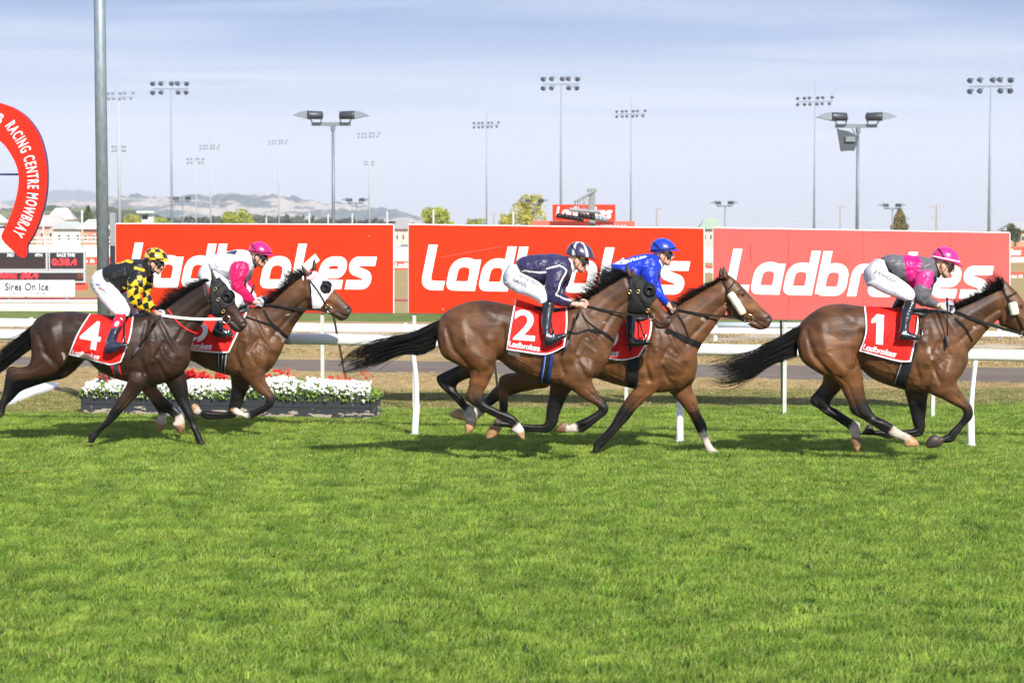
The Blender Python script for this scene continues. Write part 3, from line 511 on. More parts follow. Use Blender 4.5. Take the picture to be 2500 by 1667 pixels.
    vw = getv(me)+np.array(root.location); bvh = BVHTree.FromPolygons([tuple(p) for p in vw], [tuple(p.vertices) for p in me.polygons])
    HZ = dict(D=D, root=root, bvh=bvh, me=me, vw=vw, px=PX(vw), key=key)
    # eyes
    for sgn in (-1, 1):
        hit = ray(HZ, *eye)
        if hit:
            y = hit[0][1]+.004; y = y if sgn < 0 else 2*D-y
            MB().ell((hit[0][0], y, hit[0][2]), (.021, .016, .018), nu=12, nv=8).build('eye', M['eye'], root, True)
    # tail and mane: many tapering strands
    if h['tail']:
        c_, up, lo = h['tail']; up = np.array(KP(*c_, up)) if c_[2] != 1 else np.array(up, float); lo = np.array(KP(*c_, lo)) if c_[2] != 1 else np.array(lo, float)
        hair_tail(root, D, up, lo)
    c_, ro, ti, jit, lift = h['mane']; hair_mane(HZ, np.array(KP(*c_, ro)), np.array(KP(*c_, ti)))
    return HZ
def ray(HZ, px, py, back=False):
    o = Vector((0, 0, CAMH)); t = Vector(P(px, py, HZ['D'])); d = (t-o).normalized()
    if back: o = o+d*(2*(t-o).length); d = -d
    loc, n, i, dist = HZ['bvh'].ray_cast(o, d)
    return None if loc is None else (np.array(loc), np.array(n))
def strands(name, curves, r0, m, root, tip=.25, nside=3):
    v = []; f = []
    for ci, c in enumerate(curves):
        c = np.asarray(c); n = len(c); base = len(v); rr = r0*(.6+.8*((ci*.618) % 1))
        t = np.gradient(c, axis=0); t /= np.linalg.norm(t, axis=1)[:, None]+1e-9; a = np.cross(t, (0, 1, 0)); a /= np.linalg.norm(a, axis=1)[:, None]+1e-9; b = np.cross(t, a)
        for i in range(n):
            s = i/(n-1); r = rr*(1-(1-tip)*s)
            for k in range(nside): th = 2*math.pi*k/nside; v.append(c[i]+(a[i]*math.cos(th)+b[i]*math.sin(th))*r)
            if i:
                for k in range(nside): f.append((base+(i-1)*nside+k, base+(i-1)*nside+(k+1) % nside, base+i*nside+(k+1) % nside, base+i*nside+k))
    return mobj(name, v, f, m, root, True)
def hair_tail(root, D, up, lo):
    up = cat(up, 4); lo = cat(lo, 4); n = len(up); cur = []
    for i in range(1000):
        s = rng.uniform(-1, 1); cl = round(s*7)/7; s = (.35*s+.65*cl)*1.08+rng.normal(0, .05); e = (rng.uniform(.45, 1.0)**.7)*(.86+.16*math.sin(cl*23.)); m = 14; yo = rng.normal(0, .035); ph = rng.uniform(0, 6); am = rng.uniform(0, 2.5); fly = rng.normal(-.04, .22) if rng.random() < .22 else rng.normal(0, .05)
        st = rng.uniform(0, .28) if rng.random() < .6 else 0; cc = []
        for k in range(m):
            t = st+(e-st)*k/(m-1); q = t*(n-1); i0 = min(int(q), n-2); fr = q-i0; a = up[i0]*(1-fr)+up[i0+1]*fr; b = lo[i0]*(1-fr)+lo[i0+1]*fr
            conv = .85+.10*math.sin(ph+t*2.2); ss = s*conv*(1-.12*math.sin(math.pi*t))+fly*t*t*3.2+.10*math.sin(cl*17+t*6)*t
            p = (a+b)/2+(b-a)/2*ss+np.array((0, am*math.sin(ph*2+t*7)*t)); cc.append(P(p[0], p[1], D+yo*(.8+1.2*t)))
        cur.append(cc)
    strands('tail', cur, .0034, M['hair'], root, .28)
def hair_mane(HZ, ro, ti):
    D = HZ['D']; ro = cat(ro, 5); ti = cat(ti, 5); n = len(ro); cur = []
    ppm = FPX/D
    for i in range(950):
        t = rng.uniform(-.01, 1.01); q = np.clip(t, 0, 1)*(n-1); i0 = min(int(q), n-2); fr = q-i0; a = ro[i0]*(1-fr)+ro[i0+1]*fr
        clump = round(t*26)/26; tq = np.clip(.66*t+.34*clump+rng.normal(0, .018), 0, 1)*(n-1); j = min(int(tq), n-2); f2 = tq-j; b = ti[j]*(1-f2)+ti[j+1]*f2
        ln = rng.uniform(.45, 1.2)*(.85+.30*math.sin(clump*91.)); d = b-a; nrm = np.array((-d[1], d[0])); curl = rng.normal(.10, .12)
        in_ = a+d*rng.uniform(-.10, .25); h = ray(HZ, *in_) ; y0 = (h[0][1]-.006 if h else D-.02); y0 = min(y0, D-.01) if rng.random() < .75 else D+rng.uniform(-.02, .05)
        yt = y0+rng.normal(-.03, .03); cc = []
        for k in range(8):
            s = k/7; p = in_+d*ln*s+nrm*curl*math.sin(math.pi*s*.8)*ln+np.array((0, .05*np.linalg.norm(d)*s*s)); cc.append(P(p[0], p[1], y0*(1-s)+yt*s-(.012 if 0 < s < .6 else 0)))
        cur.append(cc)
    strands('mane', cur, .0028, M['hair'], HZ['root'], .22)
# ------------------------------------------------------------------ tack laid on the horse
def coons(top, right, bottom, left, nu, nv):   # px edges; top & bottom run left->right, left & right run top->bottom
    T, B, Lf, Rt = lin(cat(top, 6), nu), lin(cat(bottom, 6), nu), lin(cat(left, 6), nv), lin(cat(right, 6), nv)
    u = np.linspace(0, 1, nu)[None, :, None]; v = np.linspace(0, 1, nv)[:, None, None]
    return (1-v)*T[None]+v*B[None]+(1-u)*Lf[:, None]+u*Rt[:, None]-((1-u)*(1-v)*T[0]+u*(1-v)*T[-1]+(1-u)*v*B[0]+u*v*B[-1])
def drape(name, HZ, grid, colf, m, off=.012, flare=.0, mirror=True, ripple=.0, seed=1.):
    nv, nu = grid.shape[:2]; D = HZ['D']; Y = np.full((nv, nu), np.nan)
    cs = 2 if nu > 40 else 1
    for i in range(0, nv):
        if i % cs and i != nv-1: continue
        for j in range(0, nu):
            if j % cs and j != nu-1: continue
            h = ray(HZ, *grid[i, j]); Y[i, j] = h[0][1] if h else np.nan
    rows_ = [i for i in range(nv) if not (i % cs) or i == nv-1]; cols_ = [j for j in range(nu) if not (j % cs) or j == nu-1]
    sub = Y[np.ix_(rows_, cols_)]
    for j in range(sub.shape[1]):              # misses above the back: the middle plane; below the belly: hold
        col = sub[:, j]; ok = np.where(~np.isnan(col))[0]
        if len(ok) == 0: col[:] = D; continue
        for i in range(len(col)):
            if np.isnan(col[i]): col[i] = D-.02 if i < ok[0] else col[ok[-1]]
    A = np.array([np.interp(np.arange(nu), cols_, r) for r in sub]); Y = np.array([np.interp(np.arange(nv), rows_, A[:, j]) for j in range(nu)]).T
    for _ in range(3): Y[1:-1] = .25*Y[:-2]+.5*Y[1:-1]+.25*Y[2:]; Y[:, 1:-1] = .25*Y[:, :-2]+.5*Y[:, 1:-1]+.25*Y[:, 2:]
    v = []; cols = []; pxs = grid.reshape(-1, 2); uu = np.tile(np.linspace(0, 1, nu), nv); vv = np.repeat(np.linspace(0, 1, nv), nu); yy = Y.ravel()
    for p, u, w, y in zip(pxs, uu, vv, yy):
        o = off+flare*w*w+ripple*(w**1.2)*(noise.noise(Vector((u*5.5+seed, w*1.6, seed)))*1.3+noise.noise(Vector((u*13, w*4, seed)))*.4)
        o += ripple*.8*math.exp(-((u-.55+.5*(w-.3))/.05)**2)*w
        v.append(P(p[0], p[1], y-o))
    v = np.array(v); c = colf(pxs, uu, vv); f = []
    for i in range(nv-1):
        for j in range(nu-1): f.append((i*nu+j, i*nu+j+1, (i+1)*nu+j+1, (i+1)*nu+j))
    if mirror:
        v2 = v.copy(); v2[:, 1] = 2*D-v2[:, 1]; n = len(v); f2 = [tuple(q+n for q in a[::-1]) for a in f]
        br = [(j+1, j, n+j, n+j+1) for j in range(nu-1)]; v = np.vstack([v, v2]); f = f+f2+br; c = np.vstack([c, c])
    o = mobj(name, v, f, m, HZ['root'], True); setcol(o.data, c)
    return o
RED = np.array((.68, .014, .010)); WHT = np.array((.72, .72, .76))
NUM = {k: text_tris(k, .016)[0] for k in '124'}
def number_cloth(HZ, top, right, bottom, left, num, nbox, lbox, b=(.022, .03, .03), flare=.03):
    g = coons(top, right, bottom, left, 190, 150)
    def cf(p, u, w):
        c = np.tile(RED, (len(p), 1)); m = (u < b[0]) | (w > 1-b[2]) | (u > 1-b[1]); c[m] = WHT
        if num: c[inside(p, NUM[num], *nbox)] = WHT
        c[inside(p, LOGO_T, *lbox)] = WHT
        return c
    return drape('saddle_cloth', HZ, g, cf, M['cloth'], .014, flare, True, .026, HZ['D'])
def girth(HZ, top, right, bottom, left, stripes, base=(.014, .014, .016)):
    g = coons(top, right, bottom, left, 26, 40)
    def cf(p, u, w):
        c = np.tile(np.array(base), (len(p), 1))
        for a, b_, col in stripes: c[(u >= a) & (u <= b_)] = col
        return c
    return drape('girth_strap', HZ, g, cf, M['cloth'], .022, 0, True)
def strap(HZ, name, path, w, m=None, off=.008, th=.004, parent=None, sides=(-1, 1), smooth=3):
    D = HZ['D']; p = lin(cat(path, 6), max(12, int(len(path)*8))); y = []; res = None
    for q in p:
        h = ray(HZ, *q); y.append(h[0][1] if h else np.nan)
    y = np.array(y); ok = ~np.isnan(y)
    if not ok.any(): return None
    y = np.interp(np.arange(len(y)), np.where(ok)[0], y[ok])
    for _ in range(smooth): y[1:-1] = .25*y[:-2]+.5*y[1:-1]+.25*y[2:]
    for s in sides:
        mb = MB()
        pts = np.array([P(a, b, yy-off) for (a, b), yy in zip(p, y)])
        t = np.gradient(pts, axis=0); n2 = np.stack([-t[:, 2], np.zeros(len(t)), t[:, 0]], 1); n2 /= np.linalg.norm(n2, axis=1)[:, None]+1e-9
        if s > 0: pts[:, 1] = 2*D-pts[:, 1]
        v = []; f = []
        for i in range(len(pts)):
            for a, b in ((-1, -1), (1, -1), (1, 1), (-1, 1)): v.append(pts[i]+n2[i]*w/2*a+np.array((0, th*b*.5, 0)))
            if i:
                for k in range(4): f.append(((i-1)*4+k, (i-1)*4+(k+1) % 4, i*4+(k+1) % 4, i*4+k))
        f.append((0, 1, 2, 3)); e = (len(pts)-1)*4; f.append((e, e+3, e+2, e+1)); mb.add(v, f)
        res = mb.build(name, m or M['strap'], parent or HZ['root'])
    return res
def at(HZ, px, off=.01): 
    h = ray(HZ, *px); return P(px[0], px[1], (h[0][1] if h else HZ['D']-.1)-off)
def tube_free(name, HZ, pts, r, m, parent=None): return MB().tube([P(*p) for p in pts], r, 7).build(name, m, parent or HZ['root'], True)
def hood(HZ, poly, col, trim=None, name='hood'):
    vw, px, me = HZ['vw'], HZ['px'], HZ['me']; ins = inpoly(px, poly); nr = getn(me); idx = -np.ones(len(vw), int); f = []
    # keep head and neck only: points near the middle plane
    faces = [p.vertices[:] for p in me.polygons if all(ins[i] for i in p.vertices)]; used = sorted({i for q in faces for i in q}); idx[used] = np.arange(len(used))
    v = vw[used]+nr[used]*.007; f = [tuple(idx[i] for i in q) for q in faces]
    o = mobj(name, v, f, M['cloth'], HZ['root'], True); pp = px[used]; d = segdist(pp, list(poly)+[poly[0]])
    c = np.tile(np.array(col), (len(v), 1))
    if trim is not None: c[d < 2.6] = trim
    setcol(o.data, c)
    md = o.modifiers.new('thick', 'SOLIDIFY'); md.thickness = .004; md.offset = -1
    return o
def cup(HZ, px, r, parent, col=(.02, .02, .022)):
    for s in (-1, 1):
        c = at(HZ, px, -.012); y = c[1] if s < 0 else 2*HZ['D']-c[1]; mb = MB(); v = []; f = []; prof = [(1.0, 0), (.96, .010), (.80, .014), (.72, .030), (.60, .052), (.42, .060), (.36, .050), (.30, .030), (0, .026)]
        for k, (a, b) in enumerate(prof):
            for i in range(24): th = 2*math.pi*i/24; v.append((c[0]+a*r*math.cos(th)+(b*.25), y+s*b, c[2]+a*r*1.05*math.sin(th)))
            if k:
                for i in range(24): f.append(((k-1)*24+i, (k-1)*24+(i+1) % 24, k*24+(i+1) % 24, k*24+i))
        mb.add(v, f); mb.build('eye_cup', M['black'], parent, True)
def ringbit(HZ, px, r, parent, m=None):
    for s in (-1, 1):
        c = at(HZ, px, .012); y = c[1] if s < 0 else 2*HZ['D']-c[1]; MB().torus((c[0], y, c[2]), r, .0045).build('bit_ring', m or M['steel'], parent, True)
# ------------------------------------------------------------------ riders
J4 = (200, 580, 5.225); JP = (460, 570, 5.6); J2 = (1210, 570, 5.225); JB = (1460, 570, 5.225); J1 = (2100, 580, 5.225)
SKIN = np.array((.62, .36, .26))
RID = {}
RID['four'] = dict(c=J4, D=22.9, ear=(905, 335), hs=.93, rot=4, torso=[(285,385,340,560,.14),(360,350,480,690,.165),(470,325,560,672,.17),(580,300,650,620,.18),(680,282,745,560,.185),(775,278,840,500,.165),(835,300,880,455,.10)],
    neck=[(810,330,890,470,.07),(860,320,920,450,.06),(900,310,950,440,.055)], pelvis=[(300,395,170,440,.13),(320,480,118,530,.165),(370,590,118,620,.165),(420,650,165,700,.12)],
    thigh=[(380,560,130,640,.09,-.10),(470,685,220,780,.088,-.14),(560,795,310,885,.08,-.19),(615,900,400,970,.07,-.23),(600,1000,445,1005,.06,-.25)], fthigh=[(520,640,380,720,.09,.12),(600,760,480,860,.08,.18),(680,900,560,960,.065,.22),(720,960,650,1000,.05,.24)],
    shin=[(570,975,445,970,.062,-.26),(545,1060,400,1050,.06),(505,1150,372,1145,.055),(470,1230,335,1230,.058),(440,1320,308,1320,.055),(410,1390,288,1400,.052)], foot=[(330,1310,290,1470,.045,-.27),(400,1320,345,1480,.045),(470,1335,410,1465,.045),(540,1340,500,1415,.04),(592,1352,578,1390,.03)],
    arm=[(800,400,620,440,.075,-.15),(815,520,598,540,.075,-.20),(785,640,583,645,.065,-.23),(742,740,598,750,.06,-.23),(745,800,625,850,.058,-.22),(820,830,720,915,.052,-.18),(890,872,840,945,.045,-.13),(945,912,905,968,.040,-.10)],
    farm=[(900,480,790,560,.06,.15),(892,620,800,640,.058,.18),(862,720,780,745,.055,.18),(880,800,790,835,.05,.14),(945,890,850,925,.04,.08)], hand=((985,980), 20, -.09), glove=True,
    sockend=1150, thighend=(600,990))
RID['pink'] = dict(c=JP, D=23.9, ear=(935, 325), hs=.885*1.072, rot=2, torso=[(300,345,330,500,.14),(395,278,440,590,.165),(520,255,560,625,.175),(640,240,690,615,.18),(760,238,830,545,.18),(850,248,905,450,.12)],
    neck=[(840,300,905,470,.07),(880,300,935,450,.06),(920,300,965,430,.055)], pelvis=[(330,395,220,390,.13),(340,500,138,530,.165),(370,600,150,640,.16),(420,650,210,700,.12)],
    thigh=[(350,500,160,650,.09,-.10),(500,600,330,800,.088,-.14),(630,715,480,880,.08,-.19),(720,840,590,950,.07,-.23),(750,920,650,960,.06,-.25)], fthigh=[(350,520,180,650,.09,.12),(600,720,450,850,.08,.18),(740,900,640,960,.06,.24)],
    shin=[(750,945,630,930,.06,-.26),(665,1040,545,1010,.058),(565,1140,440,1110,.055),(500,1210,385,1190,.055),(470,1290,340,1290,.052)], foot=[(380,1230,325,1370,.045,-.27),(440,1270,370,1410,.045),(520,1310,450,1420,.045),(590,1345,540,1410,.04),(622,1365,608,1400,.03)],
    arm=[(815,400,600,410,.075,-.15),(822,520,575,540,.075,-.20),(765,620,582,650,.065,-.23),(740,715,612,755,.06,-.23),(795,790,680,850,.056,-.2),(868,860,790,935,.048,-.15),(895,905,858,955,.040,-.11)],
    farm=[(890,470,780,540,.06,.15),(860,600,770,640,.058,.18),(850,700,770,760,.055,.18),(890,800,830,850,.05,.14),(930,890,880,930,.04,.08)], hand=((945,948), 5, -.09), glove=True,
    sockend=1100, thighend=(700,940))
RID['two'] = dict(c=J2, D=21.3, ear=(1020, 342), hs=1.0, rot=0, torso=[(262,375,340,490,.13),(350,312,400,545,.16),(480,280,520,610,.175),(620,270,655,655,.18),(740,272,800,640,.19),(860,285,920,560,.175),(925,302,970,485,.11)],
    neck=[(925,310,985,485,.07),(955,310,1010,475,.06),(990,310,1035,450,.055)], pelvis=[(320,400,170,395,.13),(345,480,100,520,.165),(370,590,100,640,.16),(420,640,190,720,.12)],
    thigh=[(330,500,110,640,.09,-.10),(450,560,240,745,.09,-.14),(560,625,390,795,.085,-.19),(645,720,510,850,.075,-.23),(660,850,570,905,.062,-.25)], fthigh=[(330,520,180,650,.09,.12),(560,650,400,790,.08,.18),(660,800,560,880,.065,.24)],
    shin=[(752,870,612,880,.062,-.26),(745,950,606,955,.058),(725,1040,592,1040,.055),(715,1120,585,1120,.056),(702,1200,590,1200,.053),(700,1280,608,1290,.05)], foot=[(650,1250,610,1400,.045,-.27),(700,1270,655,1440,.045),(780,1285,725,1415,.045),(850,1275,815,1365,.04),(902,1272,892,1325,.03)],
    arm=[(895,430,672,430,.08,-.16),(885,530,652,545,.078,-.2),(850,630,638,660,.072,-.23),(825,720,640,770,.065,-.23),(830,790,675,868,.06,-.22),(890,825,790,915,.052,-.18),(960,875,925,932,.042,-.13)],
    farm=[(975,480,870,540,.06,.15),(935,600,845,620,.058,.18),(895,700,795,720,.055,.18),(880,780,795,810,.05,.14),(960,850,880,875,.04,.08)], fore=[(945,870,915,925,.034,-.14),(1000,868,980,940,.030,-.12),(1050,862,1035,948,.030,-.11)], hand=((1100,905), 8, -.10), glove=False,
    sockend=1035, thighend=(640,880))
RID['blue'] = dict(c=JB, D=22.15, ear=(798, 285), hs=.965, rot=14, torso=[(170,395,230,560,.14),(300,345,400,645,.165),(450,300,510,645,.175),(570,278,630,600,.18),(680,268,750,535,.17),(760,290,805,465,.10)],
    neck=[(715,290,800,450,.07),(750,285,830,430,.06),(780,275,850,400,.055)], pelvis=[(170,400,60,470,.13),(210,480,25,560,.165),(260,560,45,650,.15),(320,620,110,720,.12)],
    thigh=[(230,520,40,650,.09,-.10),(350,630,190,770,.088,-.15),(440,740,300,860,.08,-.2),(500,860,360,930,.068,-.24)], fthigh=[(240,560,60,660,.09,.12),(440,760,300,860,.08,.2),(500,880,380,930,.065,.24)],
    shin=[(505,920,370,930,.062,-.26),(490,1050,340,1050,.058),(478,1150,342,1150,.055),(470,1250,355,1250,.054),(465,1330,372,1345,.052)], foot=[(430,1300,375,1430,.045,-.27),(490,1340,410,1445,.045),(560,1352,500,1440,.045),(630,1353,590,1428,.04),(672,1372,664,1410,.03)],
    arm=[(755,420,560,430,.08,-.16),(742,520,565,560,.072,-.2),(732,610,615,650,.065,-.22),(718,690,640,725,.06,-.22),(765,745,690,790,.055,-.2),(832,812,780,855,.048,-.17),(888,880,858,915,.040,-.13)],
    farm=[(800,470,720,540,.06,.15),(790,600,700,640,.058,.18),(820,740,740,770,.05,.16),(900,870,850,910,.04,.08)], hand=((930,955), 40, -.10), glove=True,
    sockend=900, thighend=(460,900))
RID['one'] = dict(c=J1, D=21.4, ear=(1030, 352), hs=1.03, rot=-4, torso=[(282,262,350,385,.13),(370,232,450,495,.165),(500,230,565,575,.175),(640,238,700,662,.185),(760,252,805,600,.185),(860,264,930,500,.165),(925,282,965,478,.10)],
    neck=[(920,300,990,510,.07),(955,300,1015,500,.06),(995,300,1045,460,.055)], pelvis=[(320,295,200,268,.12),(355,400,68,395,.165),(375,480,46,510,.165),(410,560,92,625,.14)],
    thigh=[(350,430,80,590,.09,-.10),(480,505,260,690,.09,-.14),(600,590,420,752,.085,-.19),(685,680,525,790,.075,-.23),(692,765,590,820,.062,-.25)], fthigh=[(360,450,150,620,.09,.12),(600,620,430,760,.08,.18),(690,740,580,800,.065,.24)],
    shin=[(722,790,592,795,.062,-.26),(708,860,560,870,.06),(675,940,530,945,.058),(645,1030,518,1035,.056),(625,1120,508,1125,.053),(625,1200,490,1215,.052)], foot=[(540,1180,475,1290,.045,-.27),(620,1200,560,1310,.045),(690,1230,650,1308,.042),(750,1258,720,1302,.036),(792,1275,785,1298,.03)],
    arm=[(930,430,720,435,.08,-.16),(915,540,708,560,.078,-.2),(885,640,700,670,.07,-.23),(870,725,700,780,.065,-.23),(880,770,760,850,.058,-.2),(925,800,850,875,.052,-.17),(980,830,955,892,.042,-.13)],
    farm=[(975,480,890,540,.06,.15),(930,600,850,640,.058,.18),(890,740,800,770,.055,.18),(960,810,890,850,.05,.14),(1040,870,990,905,.04,.08)], fore=[(985,838,955,888,.034,-.14),(1030,855,1010,912,.030,-.12),(1065,868,1050,928,.028,-.11)], hand=((1125,908), 8, -.10), glove=True,
    sockend=930, thighend=(640,800))
def hand_parts(c, ang, s=1.0, side=-1):        # palm, four bent fingers and a thumb closing round the rein
    a = R(ang); ex = np.array((math.cos(a), 0, -math.sin(a))); ez = np.array((math.sin(a), 0, math.cos(a))); ey = np.array((0, 1., 0)); c = np.array(c)
    def W_(x, y, z): return c+(ex*x+ey*y+ez*z)*s
    L = []; mb = MB()
    mb.ell(W_(-.012, 0, .002), (.046*s, .017*s, .036*s), nu=14, nv=10)
    for k, (zz, ln) in enumerate(((.030, .95), (.011, 1.05), (-.008, 1.0), (-.026, .82))):
        pts = [W_(.022, -.006, zz), W_(.046, -.020, zz-.001), W_(.056*ln, -.006, zz-.003), W_(.050*ln, .016, zz-.004), W_(.028, .020, zz-.004)]
        mb.tube(pts, [.0105*s, .0105*s, .0098*s, .0092*s, .008*s], 8)
    mb.tube([W_(-.028, -.010, .028), W_(-.004, -.020, .044), W_(.022, -.020, .046), W_(.042, -.010, .040)], [.013*s, .012*s, .0105*s, .0085*s], 8)
    class Q: pass
    q = Q(); q.v = mb.v; q.f = mb.f; return q
def head_tf(J):                                # metric frame at the ear
    c = J['c']; e = k1(c, J['ear']); o = P(e[0], e[1], J['D']); k = J['hs']/1228.; a = R(J['rot'])
    def f(x, y, yy=0.):                        # x forward, y down in head pixels; yy sideways metres
        X, Z = x*k, -y*k; return np.array((o[0]+X*math.cos(a)-Z*math.sin(a), o[1]+yy, o[2]+X*math.sin(a)+Z*math.cos(a)))
    return f
def hloft(f, rows, n=20, pw=2.3, infl=0):
    q = Loft.__new__(Loft); A = cat([r for r in rows], 4); v = []; fc = []; q.c = []; q.r = []
    for r in A:
        a = f(r[0], r[1]); b = f(r[2], r[3]); c = (a+b)/2; h = (b-a)/2; hl = np.linalg.norm(h)+1e-9; h = h*(hl+infl)/hl; q.c.append(c); q.r.append(hl)
        for k in range(n): th = 2*math.pi*k/n; cs, sn = math.cos(th), math.sin(th); v.append(c+h*math.copysign(abs(cs)**(2/pw), cs)+np.array((0, (r[4]+infl)*math.copysign(abs(sn)**(2/pw), sn), 0)))
    m = len(A)
    for i in range(m-1):
        for k in range(n): fc.append((i*n+k, i*n+(k+1) % n, (i+1)*n+(k+1) % n, (i+1)*n+k))
    v += [q.c[0], q.c[-1]]
    for k in range(n): fc.append((m*n, (k+1) % n, k)); fc.append((m*n+1, (m-1)*n+k, (m-1)*n+(k+1) % n))
    q.v = v; q.f = fc; q.c = np.array(q.c); q.r = np.array(q.r); q.t = np.linspace(0, len(rows)-1, m); return q
HEAD = [(50,-205,20,-205,.03),(125,-175,-50,-175,.055),(160,-110,-85,-110,.072),(163,-40,-84,-50,.076),(152,0,-78,0,.074),(134,40,-66,42,.070),(128,75,-45,78,.064),(117,105,-15,104,.056),(98,135,20,122,.044),(72,152,40,146,.028)]
def fill(rows): 
    out = []; y = None
    for r in rows:
        if len(r) > 5: y = r[5]
        out.append(tuple(r[:5])+(y if y is not None else 0.,))
    return out
def build_rider(key, label, jersey, helmet, breeches, boots):
    J = RID[key]; c = J['c']; D = J['D']; f = head_tf(J)
    for nm in ('shin', 'foot'):
        rr = J[nm]; n_ = len(rr); J[nm] = [tuple(r[:5])+(((-.275-.085*i/(n_-1)) if nm == 'shin' else -.375),) if len(r) > 4 else r for i, r in enumerate(rr)]
    def lf(nm, **kw): return Loft(K(*c, fill(J[nm])), D, **kw)
    hc = k1(c, J['hand'][0]); hp = P(hc[0], hc[1], D+J['hand'][2]); hand = hand_parts(hp, J['hand'][1], 1.08)
    hp2 = hp+np.array((.03, .20, .015)); hand2 = hand_parts(hp2, J['hand'][1], 1.08)
    head = hloft(f, HEAD); nose = MB()
    nose.tube([f(146, 14), f(158, 40), f(168, 60), f(152, 74)], [.009, .012, .0145, .010], 10)
    nose.ell(f(130, 98), (.012, .022, .007)); nose.ell(f(124, 112), (.012, .020, .008)); nose.ell(f(92, 140), (.018, .02, .014))
    nose.ell(f(148, 2), (.012, .05, .01))
    for s in (-1, 1):
        nose.ell(f(2, -2, s*.072), (.020, .010, .032)); nose.ell(f(118, 55, s*.045), (.03, .02, .022))
    parts = [lf('torso', scale=.9), lf('neck'), lf('pelvis', scale=.9), lf('thigh', scale=.88), lf('fthigh', scale=.88), lf('shin', scale=.86), lf('foot', scale=.8), lf('arm', scale=.84), lf('farm', scale=.84), head, nose, hand, hand2]
    # the far lower leg and foot mirror the near one
    for nm in ('shin', 'foot'):
        q = lf(nm, scale=.84); q.v = [np.array((p[0], 2*D-p[1], p[2])) for p in q.v]; q.f = [a[::-1] for a in q.f]; parts.append(q)
    if 'fore' in J: parts.append(lf('fore'))
    for hq, arm in ((hand2, 'farm'),):
        e = K(*c, J[arm])[-1]; a = P((e[0]+e[2])/2, (e[1]+e[3])/2, D+.08); t = MB().tube([a, hp2], [.032, .026], 10); parts.append(t)
    e = K(*c, J['arm'])[-1]; a = P((e[0]+e[2])/2, (e[1]+e[3])/2, D-.12); parts.append(MB().tube([a, a*.4+hp*.6+np.array((0, 0, 0)), hp], [.030, .027, .024], 10))
    me = remesh(parts, .0052, 3, 'body'); v = getv(me)
    base = k1(c, J['foot'][0]); root = empty('person', (P(base[0], 1100, D)[0], D, P(base[0], base[1], D)[2]), label, 'jockey', 'jockeys crouched on their horses')
    # face colouring: lips, cheek, brow, stubble
    col = np.tile(SKIN, (len(v), 1)); col *= (1+.08*vnoise(v, 25))[:, None]
    lip = np.exp(-(np.linalg.norm((v-f(132, 105))*np.array((1, .45, 1)), axis=1)/.012)**2)[:, None]; col = col*(1-lip*.6)+np.array((.45, .14, .12))*lip*.6
    for p_, r_, cc, a_ in ((f(60, 130), .05, (.42, .27, .22), .25), (f(150, 60), .02, (.68, .32, .24), .4), (f(2, 0, -.075), .03, (.62, .27, .2), .5)):
        w = np.exp(-(np.linalg.norm(v-p_, axis=1)/r_)**2)[:, None]*a_; col = col*(1-w)+np.array(cc)*w
    setcol(me, np.clip(col, .01, 1)); bd = fin('body', me, M['skin'], root, True)
    def garment(name, lofts, m, colf, vox=.0055, infl=0, wr=.004, sm=3):
        g = remesh(lofts, vox, sm, name); vv = getv(g); n = getn(g); p = PX(vv)
        w = np.array([noise.noise(Vector((a[0]*9+a[2]*6, a[1]*5, (a[2]-a[0]*.6)*17)))+.35*(1-2*abs(noise.noise(Vector((a[0]*14-a[2]*10, a[1]*8, (a[2]+a[0])*16))))) for a in vv]); vv = vv+n*(infl+wr*w)[:, None]; setv(g, vv)
        setcol(g, np.clip(colf(p, vv), .004, 1)); return fin(name, g, m, root, True)
    pc = lambda p: np.stack(((p[:, 0]-c[0])*c[2], (p[:, 1]-c[1])*c[2]), 1)
    garment('breeches', [lf('pelvis'), lf('thigh'), lf('fthigh')], M['cotton'], lambda p, vv: breeches(pc(p), vv, D), .0048, .0, .004)
    sh = [lf('shin'), lf('foot')]; sh2 = []
    for q in sh:
        w = MB(); w.v = [(p[0], 2*D-p[1], p[2]) for p in q.v]; w.f = [a[::-1] for a in q.f]; sh2.append(w)
    garment('boot', sh, M['boot'], lambda p, vv: boots(pc(p), vv, D), .0052, .001, .003)
    garment('boot', sh2, M['boot'], lambda p, vv: boots(pc(p), vv, D), .009, .001, .003)
    garment('jersey', [lf('torso', infl=.006), lf('arm', infl=.006), lf('farm', infl=.006)], M['silk'], lambda p, vv: jersey(pc(p), vv, D), .0048, .003, .012, 3)
    # collar, helmet, peak, goggles, straps
    cl = fill(J['neck'])[:2]; q = Loft(K(*c, cl), D, infl=.008); 
    # helmet: padded skull cap under a silk cover
    mb = MB(); H = []; HR = [(-112,-62,0)]; v_ = []; f_ = []
    cx_, cy_ = 55, -72; nu, nv = 36, 16
    for j in range(nv+1):
        ph = math.pi/2*j/nv*1.10
        for i in range(nu):
            th = 2*math.pi*i/nu; x = math.sin(ph)*math.cos(th); y = math.sin(ph)*math.sin(th); z = math.cos(ph)
            zz = z*166 if z > 0 else z*60
            v_.append(f(cx_+x*170+zz*(-.02), cy_-zz+x*22+8, y*.112))
        if j:
            for i in range(nu): f_.append(((j-1)*nu+i, (j-1)*nu+(i+1) % nu, j*nu+(i+1) % nu, j*nu+i))
    v_ = np.array(v_); gn = np.array([noise.noise(Vector((a[0]*22, a[1]*22, a[2]*34)))*.0035 for a in v_]); ctr = f(cx_, cy_); dirn = v_-ctr; dirn /= np.linalg.norm(dirn, axis=1)[:, None]+1e-9; v_ = v_+dirn*gn[:, None]
    ho = mobj('helmet', v_, f_, M['helmet'], root, True)
